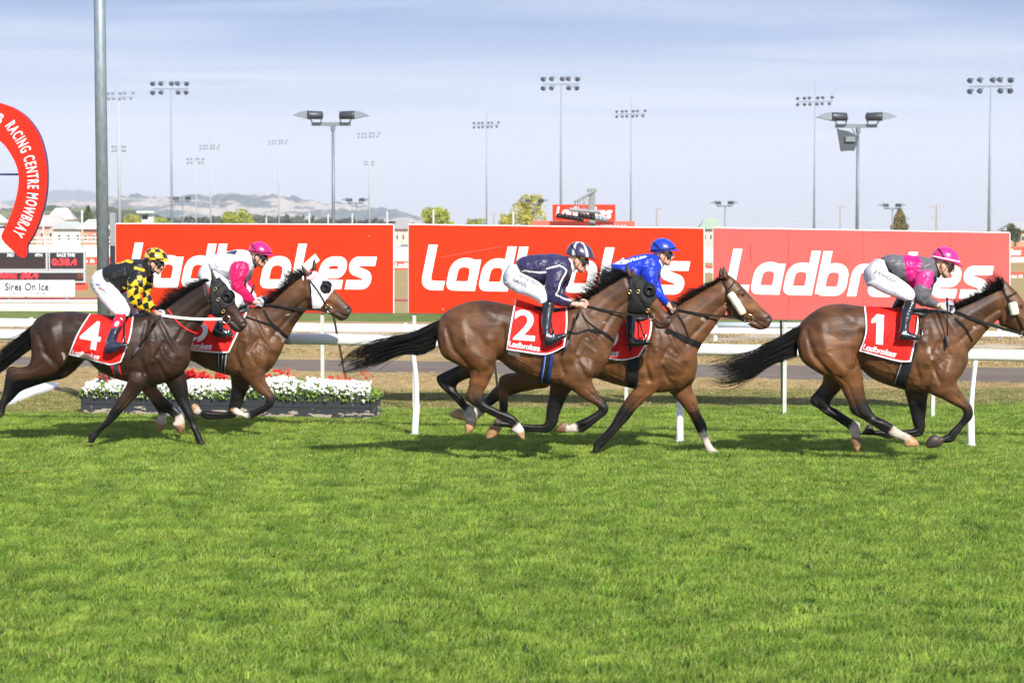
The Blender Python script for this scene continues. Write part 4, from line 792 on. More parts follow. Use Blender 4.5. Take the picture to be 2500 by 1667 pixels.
    th = np.tile(2*math.pi*np.arange(nu)/nu, nv+1); ph = np.repeat(np.arange(nv+1)/nv, nu); setcol(ho.data, np.clip(helmet[0](th, ph), .004, 1))
    so = ho.modifiers.new('t', 'SOLIDIFY'); so.thickness = .006; sb = ho.modifiers.new('s', 'SUBSURF'); sb.levels = 1; sb.render_levels = 1
    # peak
    v_ = []; f_ = []; n = 15
    for i in range(n):
        a = R(-62+124*i/(n-1)); x = math.cos(a); y = math.sin(a)
        v_.append(f(cx_+165*x, cy_+26*x+6, y*.110)); v_.append(f(cx_+ (165+52*max(0, x)**1.5)*x+4, cy_+58*x+2, y*.118)); v_.append(f(cx_+(165+50*max(0, x)**1.5)*x+2, cy_+66*x+4, y*.117)); v_.append(f(cx_+162*x, cy_+38*x+10, y*.108))
        if i:
            for k in range(4): f_.append(((i-1)*4+k, (i-1)*4+(k+1) % 4, i*4+(k+1) % 4, i*4+k))
    f_ += [(3, 2, 1, 0), ((n-1)*4, (n-1)*4+1, (n-1)*4+2, (n-1)*4+3)]
    mobj('peak', v_, f_, helmet[1], ho, True)
    # helmet band, goggle strap, chin strap
    def band(name, pts, w, m, parent, th_=.004, rad=.116):
        mb = MB(); v = []; ff = []; pts = np.array(pts); t = np.gradient(pts, axis=0); t /= np.linalg.norm(t, axis=1)[:, None]+1e-9
        for i in range(len(pts)):
            out = pts[i]-ctr; out /= np.linalg.norm(out); b = np.cross(t[i], out); b /= np.linalg.norm(b)+1e-9
            for x, y in ((-1, -1), (1, -1), (1, 1), (-1, 1)): v.append(pts[i]+b*w/2*x+out*th_*.5*y)
            if i:
                for k in range(4): ff.append(((i-1)*4+k, (i-1)*4+(k+1) % 4, i*4+(k+1) % 4, i*4+k))
        e = (len(pts)-1)*4; ff += [(0, 1, 2, 3), (e+3, e+2, e+1, e)]; mb.add(v, ff); return mb.build(name, m, parent, True)
    ring = [f(cx_+177*math.cos(a), cy_-14+24*math.cos(a)+8, .1175*math.sin(a)) for a in np.linspace(0, 2*math.pi, 41)]
    if helmet[2] is not None: band('helmet_band', ring, .013, helmet[2], ho)
    # goggles: dark wrap lens in a soft frame
    gl = []; gf = []; nn = 17
    for i in range(nn):
        a = R(-80+160*i/(nn-1)); x = math.cos(a); y = math.sin(a); br = 1-.35*math.exp(-(a/.16)**2)
        for k, (dx, dz) in enumerate(((-4, -1.15), (6, -1), (14, -.3), (12, .5), (2, 1.0*br), (-8, 1.1*br))):
            gl.append(f(62+(92+dx)*x, 20+dz*36+6*x, y*.079))
        if i:
            for k in range(5): gf.append(((i-1)*6+k, i*6+k, i*6+k+1, (i-1)*6+k+1))
    go = mobj('goggles', gl, gf, M['goggle'], root, True); ss = go.modifiers.new('t', 'SOLIDIFY'); ss.thickness = .006
    st = [f(62+92*math.cos(a)*1.0-(0 if abs(a) < 1.6 else 0), 20-(abs(a)-1.4)*30, .080*math.sin(a)*1.08) for a in ()]
    for s in (-1, 1):
        q = [f(78, 12, s*.082), f(40, -45, s*.098), f(0, -110, s*.112), f(-40, -175, s*.085), f(-60, -205, s*.045)]; band('goggle_strap', cat(q, 4), .011, M['black'], go)
    # chin strap and harness
    tan = mat('tan_strap', (.16, .07, .035), .6)
    for s in (-1, 1):
        mb = MB(); mb.tube(cat([f(20, -50, s*.088), f(-18, 0, s*.082), f(0, 70, s*.078), f(45, 125, s*.058), f(66, 158, s*.012)], 4), .0055, 6)
        mb.tube(cat([f(95, -30, s*.092), f(60, 20, s*.084), f(20, 75, s*.076)], 4), .0045, 6)
        mb.build('chin_strap', M['strap'] if key in ('four', 'pink') else tan, ho, True)
    # collar
    nn = Loft(K(*c, cl), D, infl=.006, n=24); nv = len(nn.v)-2; mobj('collar', nn.v[:nv], [q for q in nn.f if max(q) < nv], M['letter'] if key in ('two', 'blue') else M['strap'], root, True)
    if J['glove']:
        g1 = hand_parts(hp, J['hand'][1], 1.16); g2 = hand_parts(hp2, J['hand'][1], 1.16)
        for hh, pp in ((g1, hp), (g2, hp2)):
            a = R(J['hand'][1]); w = MB().tube([pp-np.array((math.cos(a), 0, -math.sin(a)))*.115, pp-np.array((math.cos(a), 0, -math.sin(a)))*.01], [.036, .031], 12)
            g = remesh([hh, w], .0042, 2, 'glove'); fin('glove', g, mat('glove_fabric', (.52, .58, .72) if key != 'blue' else (.02, .02, .022), .7, bump=.002, bscale=60), root, True)
    return dict(root=root, D=D, c=c, hand=hp, hand2=hp2, J=J)
def hexc(*c): return np.array(c)
BLKS, YEL, MAG, NAVY, WHS, BLU, GRY = hexc(.009, .009, .010), hexc(.66, .42, .008), hexc(.56, .005, .09), hexc(.026, .021, .068), hexc(.56, .57, .62), hexc(.003, .028, .40), hexc(.11, .105, .115)
def base(p, c): return np.tile(c, (len(p), 1))
def jer4(p, v, D):
    c = base(p, BLKS); arm = (segdist(p, [(700,520),(670,700),(690,820),(820,870),(930,940)]) < 125) & (p[:, 1] > 515-.2*(p[:, 0]-600)) & (p[:, 0] > 575) | ((v[:, 1] > D+.08) & (p[:, 0] > 780) & (p[:, 1] > 560))
    wb = np.array([noise.noise(Vector((a[0]*.011, a[1]*.011, 3))) for a in p])*.55; u = (p[:, 0]*.92-p[:, 1]*.25)/72+wb; w = (p[:, 1]*.92+p[:, 0]*.30)/72-wb; ch = (np.floor(u)+np.floor(w)) % 2 < 1; c[arm] = np.where(ch[arm][:, None], YEL, BLKS)
    c[segdist(p, [(680,390),(780,420)]) < 18] = YEL; c[inpoly(p, [(430,330),(600,290),(660,300),(640,330),(560,318),(450,345)])] = YEL; c[inpoly(p, [(510,620),(590,640),(590,665),(540,655)])] = YEL; c[segdist(p, [(905,940),(935,915)]) < 14] = RED
    return c
def brc(p, v, D): return base(p, hexc(.58, .57, .62))
TX = {}
def txt(s, b=.02):
    if s not in TX: TX[s] = text_tris(s, b)[0]
    return TX[s]
def br4(p, v, D):
    c = brc(p, v, D); n = v[:, 1] < D
    for poly, col in (([(185,600),(225,610)], (.05, .05, .25)), ([(215,640),(240,660)], (.55, .08, .10)), ([(245,640),(265,670)], (.6, .15, .15)), ([(270,665),(295,690)], (.06, .12, .6)), ([(240,690),(270,710)], (.7, .55, .1)), ([(300,690),(320,720)], (.25, .3, .6))):
        c[(segdist(p, poly) < 11) & n] = col
    c[(segdist(p, [(250,580),(370,690)]) < 3) & n & (np.sin(p[:, 0]*.5) > 0)] = (.3, .3, .35); return c
def br2(p, v, D):
    c = brc(p, v, D); n = v[:, 1] < D; c[inside(p, txt('OFF THE TRACK', .03), (280,556), (268,122), (14,-36)) & n] = (.03, .03, .035); c[inside(p, txt('NMcNEIL', .03), (213,612), (180,82), (22,-46)) & n] = (.04, .04, .05); return c
def br1(p, v, D): c = brc(p, v, D); c[inside(p, txt('J CHILDS', .035), (172,452), (268,145), (28,-44)) & (v[:, 1] < D)] = (.03, .03, .035); return c
def bt(knee, boot, cuff=None):
    def g(p, v, D):
        c = base(p, knee); m = p[:, 1] > boot; c[m] = (.012, .014, .02)
        return c
    return g
def boot4(p, v, D):
    c = base(p, hexc(.72, .015, .03)); t = p[:, 1]+p[:, 0]*.25; c[(t > 1165)] = (.66, .012, .045); c[(t > 1255)] = (.014, .018, .035); c[(segdist(p, [(455,1085),(435,1110)]) < 22)] = (.7, .6, .6); c[(segdist(p, [(500,1030),(515,1045)]) < 8)] = (.8, .7, .7); return c
def jerP(p, v, D):
    c = base(p, WHS); arm = (segdist(p, [(700,500),(680,650),(690,760),(860,910)]) < 135) & inpoly(p, [(560,440),(620,385),(760,375),(830,440),(825,520),(780,600),(745,690),(790,740),(900,870),(900,960),(840,960),(700,890),(600,780),(570,600)]); c[arm] = MAG
    c[inpoly(p, [(500,275),(560,250),(670,240),(640,300),(600,285)])] = (.03, .035, .07); c[(v[:, 1] > D+.12) & (p[:, 0] > 700) & (p[:, 1] > 560)] = MAG; return c
def jer2(p, v, D):
    c = base(p, NAVY); w = 9
    c[(segdist(p, [(655,450),(740,425),(810,410),(860,430),(895,480),(860,560),(820,640),(790,740),(770,775),(800,800)]) < w)] = (.72, .72, .66)
    c[(segdist(p, [(340,480),(385,470),(440,485),(560,497),(650,493)]) < w)] = (.72, .72, .66); c[(segdist(p, [(820,800),(870,830),(950,865)]) < 8)] = (.72, .72, .7)
    return c
def jerB(p, v, D):
    c = base(p, BLU); c[inpoly(p, [(185,385),(330,340),(610,285),(625,305),(470,350),(330,395),(250,395)])] = (.75, .76, .8)
    for q in ((295, 378), (400, 345), (440, 355), (480, 325), (520, 315)): c[segdist(p, [q]) < 13] = BLU
    return c
def jer1(p, v, D):
    c = base(p, GRY); c[inpoly(p, [(545,225),(745,235),(790,330),(740,480),(700,665),(620,620),(580,480),(570,350)])] = hexc(.50, .003, .15)
    arm = inpoly(p, [(745,440),(840,412),(930,440),(935,520),(890,640),(870,660),(790,600),(700,610),(715,520)]); c[arm & (v[:, 1] < D+.05)] = hexc(.56, .02, .17); return c
def hl(a, b=None):
    return lambda th, ph: np.tile(a, (len(th), 1))
def hel4(th, ph): ch = (np.floor(th/(2*math.pi)*10+.25)+np.floor(ph*3.6)) % 2 < 1; return np.where(ch[:, None], YEL, BLKS)
def hel2(th, ph):
    c = np.tile(NAVY, (len(th), 1)); k = np.abs(((th/(2*math.pi)*6+.5) % 1)-.5)*2*math.pi/6; m = k*np.maximum(ph, .12) < .05; c[m] = (.68, .68, .66); return c
def hel1(th, ph): c = np.tile(hexc(.54, .012, .17), (len(th), 1)); return c
def helB(th, ph): return np.tile(BLU, (len(th), 1))
NUM['1'] = np.array([[(.42,0),(1,0),(1,1)],[(.42,0),(1,1),(.42,1)],[(0,.80),(.42,.74),(.42,1)],[(0,.80),(0,.68),(.42,.74)]])
# ------------------------------------------------------------------ the five pairs
pm = lambda n, c, r=.35: mat(n, c, r)
hz = {}
hz['two'] = build_horse('two', 'bay racehorse wearing number 2 cloth and black blinker hood, middle of the field')
hz['blue'] = build_horse('blue', 'bay racehorse with long cream sheepskin cheek roll, carrying the rider in blue')
hz['one'] = build_horse('one', 'leading bay racehorse wearing number 1 cloth, nose leaving the right edge')
hz['four'] = build_horse('four', 'dark brown racehorse wearing number 4 cloth with white rein, last on the left')
hz['pink'] = build_horse('pink', 'bay racehorse in white hood with pink trim and black eye cup')
mg = pm('magenta_silk_peak', (.6, .01, .2)); 
rd = {}
rd['four'] = build_rider('four', 'person in black jersey with yellow and black checked sleeves and checked helmet, crouched', jer4, (hel4, pm('yellow_peak', (.7, .5, .02)), None), br4, boot4)
rd['pink'] = build_rider('pink', 'person in silver white jersey with magenta sleeves and plain magenta helmet, crouched', jerP, (lambda t, p: np.tile(hexc(.60, .004, .14), (len(t), 1)), mg, M['strap']), brc, bt(hexc(.55, .54, .58), 1120))
rd['two'] = build_rider('two', 'person in navy jersey with white piping and bare hands, crouched on number 2', jer2, (hel2, pm('navy_peak', (.02, .02, .035)), None), br2, bt(hexc(.010, .010, .011), 1035))
rd['blue'] = build_rider('blue', 'person in royal blue jersey and blue helmet wearing black gloves', jerB, (helB, pm('blue_peak', (.008, .05, .4)), M['strap']), brc, bt(hexc(.012, .014, .02), 0))
rd['one'] = build_rider('one', 'person in grey and pink jersey and bright pink helmet with white band', jer1, (hel1, pm('pink_peak', (.6, .02, .25)), M['letter']), br1, bt(hexc(.010, .010, .011), 925))
# cloths
H = hz['two']; q = lambda c, p: KP(*c, p)
number_cloth(H, q(cC, [(722,505),(800,528),(880,552),(985,565),(1078,560)]), q(cC, [(1078,560),(1078,690),(1060,828)]), q(cC, [(660,850),(780,868),(912,885),(985,868),(1060,828)]), q(cC, [(722,505),(690,670),(660,850)]), '2',
    (k1(cC, (705,780)), (150/2.8, 12/2.8), (14/2.8, -208/2.8)), (k1(cC, (680,830)), (215/2.8, 36/2.8), (-2/2.8, -42/2.8)))
girth(H, q(cC, [(918,845),(990,840)]), q(cC, [(990,840),(975,960),(958,1082)]), q(cC, [(885,1070),(958,1082)]), q(cC, [(918,845),(905,960),(885,1070)]), [(.10, .22, (.01, .05, .38)), (.22, .27, (.4, .5, .6)), (.80, .92, (.01, .04, .30))])
H = hz['four']
number_cloth(H, q(cA, [(612,605),(740,618),(830,622),(915,612)]), q(cA, [(915,612),(890,770),(828,935)]), q(cA, [(468,885),(580,912),(700,945),(760,955),(828,935)]), q(cA, [(612,605),(530,735),(468,885)]), '4',
    (k1(cA, (535,835)), (140/2.8, 22/2.8), (30/2.8, -195/2.8)), (k1(cA, (490,885)), (188/2.8, 36/2.8), (6/2.8, -36/2.8)))
girth(H, q(cA, [(755,850),(815,850)]), q(cA, [(815,850),(820,960),(842,1062)]), q(cA, [(782,1040),(842,1062)]), q(cA, [(755,850),(755,960),(782,1040)]), [(0, .22, (.62, .02, .02)), (.80, 1, (.62, .02, .02)), (.22, .80, (.05, .05, .055))])
H = hz['pink']
cl = number_cloth(H, q(cB, [(300,560),(450,568),(600,560),(742,530)]), q(cB, [(742,530),(675,690),(596,858)]), q(cB, [(225,830),(400,850),(515,860),(596,858)]), q(cB, [(300,560),(255,700),(225,830)]), None,
    (k1(cB, (0,0)), (1, 0), (0, 1)), (k1(cB, (255,832)), (222/2.85, 8/2.85), (2/2.85, -46/2.85)))
girth(H, q(cB, [(520,752),(604,752)]), q(cB, [(604,752),(590,880),(572,1003)]), q(cB, [(518,985),(572,1003)]), q(cB, [(520,752),(512,880),(518,985)]), [(.12, .22, (.3, .3, .28)), (.45, .55, (.3, .3, .28)), (.78, .88, (.3, .3, .28))])
H = hz['blue']
number_cloth(H, q(cD, [(430,590),(560,590),(680,592),(792,612)]), q(cD, [(792,612),(775,740),(702,866)]), q(cD, [(360,868),(480,880),(600,892),(702,866)]), q(cD, [(430,590),(390,730),(360,868)]), None,
    (k1(cD, (0,0)), (1, 0), (0, 1)), (k1(cD, (372,868)), (196/2.7, 0), (4/2.7, -46/2.7)))
girth(H, q(cD, [(638,790),(712,790)]), q(cD, [(712,790),(705,930),(692,1074)]), q(cD, [(628,1068),(692,1074)]), q(cD, [(638,790),(625,930),(628,1068)]), [])
H = hz['one']
number_cloth(H, q(cF, [(142,506),(300,514),(420,524),(532,520)]), q(cF, [(532,520),(512,680),(468,892)]), q(cF, [(108,818),(250,858),(390,893),(468,892)]), q(cF, [(142,506),(152,680),(108,818)]), '1',
    (k1(cF, (188,765)), (84/2.85, 10/2.85), (8/2.85, -208/2.85)), (k1(cF, (130,808)), (232/2.85, 58/2.85), (8/2.85, -42/2.85)))
girth(H, q(cF, [(432,760),(522,760)]), q(cF, [(522,760),(480,900),(428,1080)]), q(cF, [(345,1045),(428,1080)]), q(cF, [(432,760),(395,900),(345,1045)]), [(.06, .10, (.5, .5, .5))])
# the part of the digit that shows beside the rider on the two half hidden cloths: a white curved stroke
for key, c, pts in (('pink', cB, [(415,660),(432,700),(415,745),(370,768),(330,752)]), ('blue', cD, [(545,705),(550,740),(530,780),(490,800),(450,790)])):
    strap(hz[key], 'number_digit', KP(*c, pts), .055, M['letter'], .052 if key == 'pink' else .052, .004, sides=(-1,))
# saddles, stirrups
def saddle(H, c, rows, stir, foot):
    D = H['D']; lo = Loft(K(*c, rows), D, n=18); me = remesh([lo], .012, 4, 'saddle'); fin('saddle', me, M['leather'], H['root'], True)
    a = k1(c, stir); b = k1(c, foot)
    for s in (-1, 1):
        MB().tube([P(a[0], a[1], D+s*.20), P((a[0]+b[0])/2, (a[1]+b[1])/2, D+s*.34), P(b[0], b[1]-7, D+s*.37)], .009, 6).build('stirrup_leather', M['leather'], H['root'], True)
    for s in (-1, 1):
        z = P(b[0], b[1], D+s*.375); MB().tube([z+np.array((-.02, s*.055, 0)), z+np.array((0, s*.06, .06)), z+np.array((.005, 0, .12)), z+np.array((0, -s*.06, .06)), z+np.array((-.02, -s*.055, 0)), z+np.array((-.02, s*.055, 0))], .006, 6).build('stirrup_iron', M['steel'], H['root'], True)
saddle(hz['two'], cC, [(850,552,850,590,.08),(910,556,905,606,.13),(970,560,965,612,.15),(1035,562,1035,604,.12)], (960,600), (985,795))
saddle(hz['four'], cA, [(740,616,740,645,.09),(800,612,795,662,.14),(860,606,860,665,.16),(915,603,915,655,.12)], (850,660), (850,822))
saddle(hz['pink'], cB, [(480,545,480,610,.10),(560,540,560,640,.17),(650,530,650,640,.20),(730,520,730,610,.15)], (640,590), (600,745))
saddle(hz['blue'], cD, [(540,575,540,640,.10),(610,575,610,660,.17),(700,572,700,660,.20),(770,575,770,650,.15)], (700,620), (745,765))
saddle(hz['one'], cF, [(380,515,380,545,.09),(440,518,436,578,.14),(505,520,500,600,.16),(560,520,560,622,.14),(592,524,592,590,.08)], (520,560), (540,735))
# bridles
def bridle(H, head, cheek, noseb, brow, throat, ring, rr, m=None, wid=.016):
    if head: strap(H, 'headpiece', head, wid, m, .014)
    if cheek: strap(H, 'cheek_strap', cheek, wid, m, .016)
    if noseb: strap(H, 'noseband', noseb, wid, m, .012)
    if brow: strap(H, 'browband', brow, wid*1.1, m, .016)
    if throat: strap(H, 'throat_lash', throat, .012, m, .012)
    br = empty('bit', tuple(H['root'].location), None, None); br.parent = H['root']; br.location = (0, 0, 0)
    ringbit(H, ring, rr, br)
def buckles(H, pts, r=.012):
    for p in pts: c = at(H, p, .022); MB().torus(tuple(c), r, .0035, n=14, m=6).build('buckle', M['brass'], H['root'], True)
H = hz['two']
hood(H, q(cD, [(628,325),(668,330),(700,332),(742,352),(800,425),(830,470),(760,555),(715,600),(640,592),(628,560),(645,450)]), (.016, .016, .017))
bridle(H, q(cD, [(640,335),(650,380),(642,430),(640,560)]), q(cD, [(668,385),(700,440),(730,500),(760,565),(780,598)]), q(cD, [(700,590),(740,598),(785,600)]), q(cD, [(665,385),(700,360),(735,340)]), None, k1(cD, (785,603)), .030)
cup(H, k1(cD, (762,432)), .082, H['root']); buckles(H, [k1(cD, p) for p in ((642,438), (697,437), (760,562))], .017)
H = hz['four']
hood(H, KP(*H4P, [(170,255),(235,250),(330,228),(385,262),(440,330),(500,440),(558,575),(430,665),(385,700),(330,745),(280,770),(205,745),(195,500)]), (.022, .022, .024))
bridle(H, None, KP(*H4P, [(265,385),(305,530),(345,640),(380,700),(390,750)]), None, KP(*H4P, [(265,385),(330,350),(410,310)]), None, k1(H4P, (425,820)), .043)
cup(H, k1(H4P, (425,500)), .078, H['root'], (.03,.03,.03)); buckles(H, [k1(H4P, p) for p in ((268,385), (308,533), (380,705))], .017)
H = hz['pink']
hood(H, KP(*H4P, [(1560,200),(1640,180),(1660,130),(1700,125),(1800,165),(1900,290),(1985,395),(1850,570),(1790,672),(1660,672),(1630,400)]), (.74, .74, .78), np.array((.75, .10, .16)))
bridle(H, KP(*H4P, [(1600,240),(1640,400),(1625,560),(1650,670)]), KP(*H4P, [(1625,265),(1760,440),(1860,620),(1900,660)]), KP(*H4P, [(1660,680),(1760,688),(1880,690)]), None, None, k1(H4P, (1905,683)), .035)
strap(H, 'fleece_browband', KP(*H4P, [(1635,245),(1700,200),(1775,155)]), .034, mat('pink_fleece', (.72, .35, .35), .9), .022, .02)
cup(H, k1(H4P, (1835,370)), .082, H['root']); buckles(H, [k1(H4P, p) for p in ((1760,440), (1866,630))], .018)
H = hz['blue']
bridle(H, q(cD, [(1250,350),(1275,395),(1290,430),(1305,500),(1305,612)]), q(cD, [(1285,430),(1340,510),(1395,600)]), q(cD, [(1340,608),(1380,612),(1420,628)]), q(cD, [(1285,430),(1310,405),(1335,370)]), q(cD, [(1290,435),(1300,520),(1310,615)]), k1(cD, (1427,618)), .048)
def fleece(H, a, b, r):
    a3, b3 = at(H, a, .03), at(H, b, .03); n = 14; mb = MB(); pts = [a3+(b3-a3)*k/(n-1) for k in range(n)]; v_ = MB().tube(pts, [r*(.75 if k in (0, n-1) else 1) for k in range(n)], 16)
    vv = np.array(v_.v); c_ = (a3+b3)/2; vv = vv+(np.array([noise.noise(Vector(p*70)) for p in vv])*.006)[:, None]*(vv-c_)/np.linalg.norm(vv-c_, axis=1)[:, None]; v_.v = [tuple(p) for p in vv]
    v2 = MB().add([(p[0], 2*H['D']-p[1], p[2]) for p in v_.v], [f[::-1] for f in v_.f]); v2.build('sheepskin_roll', M['fleece'], H['root'], True); return v_.build('sheepskin_roll', M['fleece'], H['root'], True)
fleece(H, k1(cD, (1302,447)), k1(cD, (1393,588)), .044)
H = hz['one']
bridle(H, q(cF, [(1105,350),(1128,430),(1150,470),(1145,560)]), q(cF, [(1140,440),(1180,520),(1225,610),(1260,680)]), q(cF, [(1225,690),(1265,700),(1310,690)]), q(cF, [(1135,440),(1165,430),(1205,410)]), None, k1(cF, (1262,698)), .035)
fleece(H, k1(cF, (1172,480)), k1(cF, (1192,568)), .047)
# reins, neck straps and breastplates
def rein(H, Rd, pts, w, m):
    D = H['D']; a = Rd['hand']; b = at(H, pts[-1], .012); mid = []
    for s in (-1, 1):
        st = a if s < 0 else Rd['hand2']; en = b.copy(); en[1] = b[1] if s < 0 else 2*D-b[1]; cc = [st+(en-st)*t+np.array((0, s*.03*math.sin(math.pi*t), -.02*math.sin(math.pi*t))) for t in np.linspace(0, 1, 14)]
        if s < 0:
            for i in range(1, 13):
                p = PX(cc[i])[0]; h = ray(H, *p)
                if h: cc[i][1] = min(cc[i][1], h[0][1]-.02)
        v = []; f = []
        for i, p in enumerate(cc):
            for x, y in ((-1, -1), (1, -1), (1, 1), (-1, 1)): v.append(p+np.array((0, .0025*y, w/2*x)))
            if i:
                for k in range(4): f.append(((i-1)*4+k, (i-1)*4+(k+1) % 4, i*4+(k+1) % 4, i*4+k))
        f += [(0, 1, 2, 3), tuple(len(v)-k for k in (1, 2, 3, 4))]; mobj('rein', v, f, m, H['root'])
rein(hz['four'], rd['four'], [k1(H4P, (375,815))], .028, mat('white_rein', (.72, .74, .66), .5)); rein(hz['pink'], rd['pink'], [k1(H4P, (1880,690))], .022, M['strap']); rein(hz['two'], rd['two'], [k1(cD, (765,600))], .020, M['strap'])
rein(hz['blue'], rd['blue'], [k1(cD, (1400,612))], .024, M['strap']); rein(hz['one'], rd['one'], [k1(cF, (1245,700))], .030, M['strap'])
strap(hz['four'], 'neck_strap', q(cA, [(1148,575),(1210,655),(1270,705),(1345,740)]), .016, mat('red_strap', (.7, .02, .02), .5), .008, .008)
strap(hz['pink'], 'breastplate', KP(*H4P, [(960,680),(1050,840),(1180,960),(1310,1080)]), .020, None, .010, .006); strap(hz['pink'], 'neck_strap', KP(*H4P, [(700,780),(900,850),(1060,900),(1180,980),(1300,1095)]), .020, None, .014, .006)
strap(hz['two'], 'breastplate', q(cC, [(1075,725),(1140,738),(1220,715),(1288,735)]), .020, None, .010, .006); strap(hz['two'], 'chest_strap', q(cD, [(400,690),(460,705),(510,740),(535,768)]), .030, None, .012, .006)
strap(hz['two'], 'neck_strap', q(cD, [(330,590),(370,640),(440,690)]), .014, None, .010, .005)
strap(hz['blue'], 'breastplate', q(cD, [(880,690),(930,715),(1020,755),(1112,795)]), .060, None, .012, .008); strap(hz['blue'], 'neck_strap', q(cD, [(955,585),(1000,655),(1030,740)]), .016, None, .010, .005)
strap(hz['one'], 'breastplate', q(cF, [(775,590),(840,650),(895,750)]), .020, None, .010, .006)
# whips, held by the riders: things of their own
def whip(name, c, pts, r, label, D, dy=-.1):
    w = [P(*k1(c, p), D+dy) for p in pts]; root = empty(name, tuple(w[0]), label, 'whip', 'whips carried by the jockeys')
    n = len(w); MB().tube([w[0], w[0]+(w[1]-w[0])*.999], [r*1.6, r*1.4], 8).build('grip', M['black'], root, True); MB().tube(w[1:], [r]+[r*.9]*(n-2), 8).build('shaft', M['strap'], root, True)
    e = w[-1]; d = (w[-1]-w[-2]); d /= np.linalg.norm(d); MB().tube([e-d*.10, e+d*.02], [r*1.9, r*1.7], 8).build('flap', mat('whip_flap', (.06, .06, .07), .7), root, True)
whip('whip', J4, [(975,1000),(890,1140),(780,1310),(660,1490)], .009, 'short black whip hanging below the white glove beside the number 4 cloth', 22.9, -.28)
whip('whip', JP, [(900,705),(850,840),(820,980),(800,1080)], .009, 'short black whip standing upright from the hand in front of the magenta sleeve', 23.9, -.13)
whip('whip', J2, [(1075,960),(1030,1090),(960,1280),(885,1475)], .008, 'thin dark whip slanting down from the bare hands beside number 2', 21.3, -.30)
whip('whip', J1, [(1110,765),(1112,900),(1113,1130),(1113,1375)], .008, 'thin black whip hanging straight down from the glove of the leading rider', 21.4, -.27)
# ------------------------------------------------------------------ ground
def band(name, l0, r0, l1, r1, z, m, x=(-900, 3400)):     # strip between two pixel rows at the left and right of the view
    def gg(xx, l, r): y = l+(r-l)*(xx-0)/2500.; g = G(xx, y); return g
    n = 40; v = []; f = []
    for i in range(n+1):
        xx = x[0]+(x[1]-x[0])*i/n; a = gg(xx, l0, r0); b = gg(xx, l1, r1); w = .12*noise.noise(Vector((i*.9, l0*.1, 0))); v += [(a[0], a[1]+w, z), (b[0], b[1]+w*1.6, z)]
        if i: f.append((2*i-2, 2*i, 2*i+1, 2*i-1))
    o = mobj(name, v, f, m); return tag(o, kind='structure')
def ground_mat(name, c1, c2, c3, s1, s2, rough=.95, bump=.02, streak=None):
    m = bpy.data.materials.new(name); m.use_nodes = True; nt = m.node_tree; N = nt.nodes; L = nt.links; b = N['Principled BSDF']; b.inputs['Roughness'].default_value = rough; b.inputs['Specular IOR Level'].default_value = .1
    g = N.new('ShaderNodeNewGeometry'); vec = g.outputs['Position']
    if streak: mp = N.new('ShaderNodeMapping'); mp.inputs['Scale'].default_value = streak; L.new(vec, mp.inputs[0]); vec = mp.outputs[0]
    def nz(s, d=8): t = N.new('ShaderNodeTexNoise'); t.inputs['Scale'].default_value = s; t.inputs['Detail'].default_value = d; t.inputs['Roughness'].default_value = .65; L.new(vec, t.inputs['Vector']); return t
    a, d = nz(s1), nz(s2)
    r = N.new('ShaderNodeValToRGB'); r.color_ramp.elements[0].position = .36; r.color_ramp.elements[1].position = .64; r.color_ramp.elements[0].color = (*c1, 1); r.color_ramp.elements[1].color = (*c2, 1); L.new(a.outputs[0], r.inputs[0])
    rr = N.new('ShaderNodeMapRange'); rr.inputs[1].default_value = .48; rr.inputs[2].default_value = .68; L.new(d.outputs[0], rr.inputs[0])
    mx = N.new('ShaderNodeMixRGB'); L.new(rr.outputs[0], mx.inputs[0]); L.new(r.outputs[0], mx.inputs[1]); mx.inputs[2].default_value = (*c3, 1); L.new(mx.outputs[0], b.inputs['Base Color'])
    bp = N.new('ShaderNodeBump'); bp.inputs['Distance'].default_value = bump; bp.inputs['Strength'].default_value = 1; L.new(d.outputs[0], bp.inputs['Height']); L.new(bp.outputs[0], b.inputs['Normal']); return m
GM = {}; GD = 1.0
GM['dry'] = ground_mat('dry_turf', (.36, .25, .12), (.28, .21, .085), (.46, .34, .18), .6, 14, streak=(.5, 1, 1))
GM['lawn'] = ground_mat('lawn_soil', (.036, .075, .010), (.055, .105, .014), (.060, .080, .02), 1.2, 12)
GM['road'] = ground_mat('dirt_road_surface', (.150, .120, .098), (.200, .160, .130), (.108, .086, .072), .8, 5, streak=(.25, 1.6, 1))
GM['sand'] = ground_mat('sand', (.50, .42, .33), (.42, .34, .25), (.34, .26, .15), .5, 6, streak=(.3, 1, 1))
GM['green'] = ground_mat('infield_green', (.09, .14, .025), (.16, .19, .05), (.22, .2, .09), .15, 2)
GM['maroon'] = mat('maroon_track', (.38, .03, .04), .8)
gv = [(-6000, -60, 0), (6000, -60, 0), (9000, 12000, 0), (-9000, 12000, 0)]
tag(mobj('ground', gv, [(0, 1, 2, 3)], GM['dry']), kind='structure')
lw = band('lawn', 1700, 1700, 1008, 987, .004, GM['lawn'])
band('dirt_road', 893, 935, 871, 898, .004, GM['road']); band('sand_track', 835, 852, 792, 816, .004, GM['sand']); band('infield_grass', 778, 796, 759, 772, .004, GM['green']); band('maroon_track', 731, 742, 727, 738, .008, GM['maroon'])

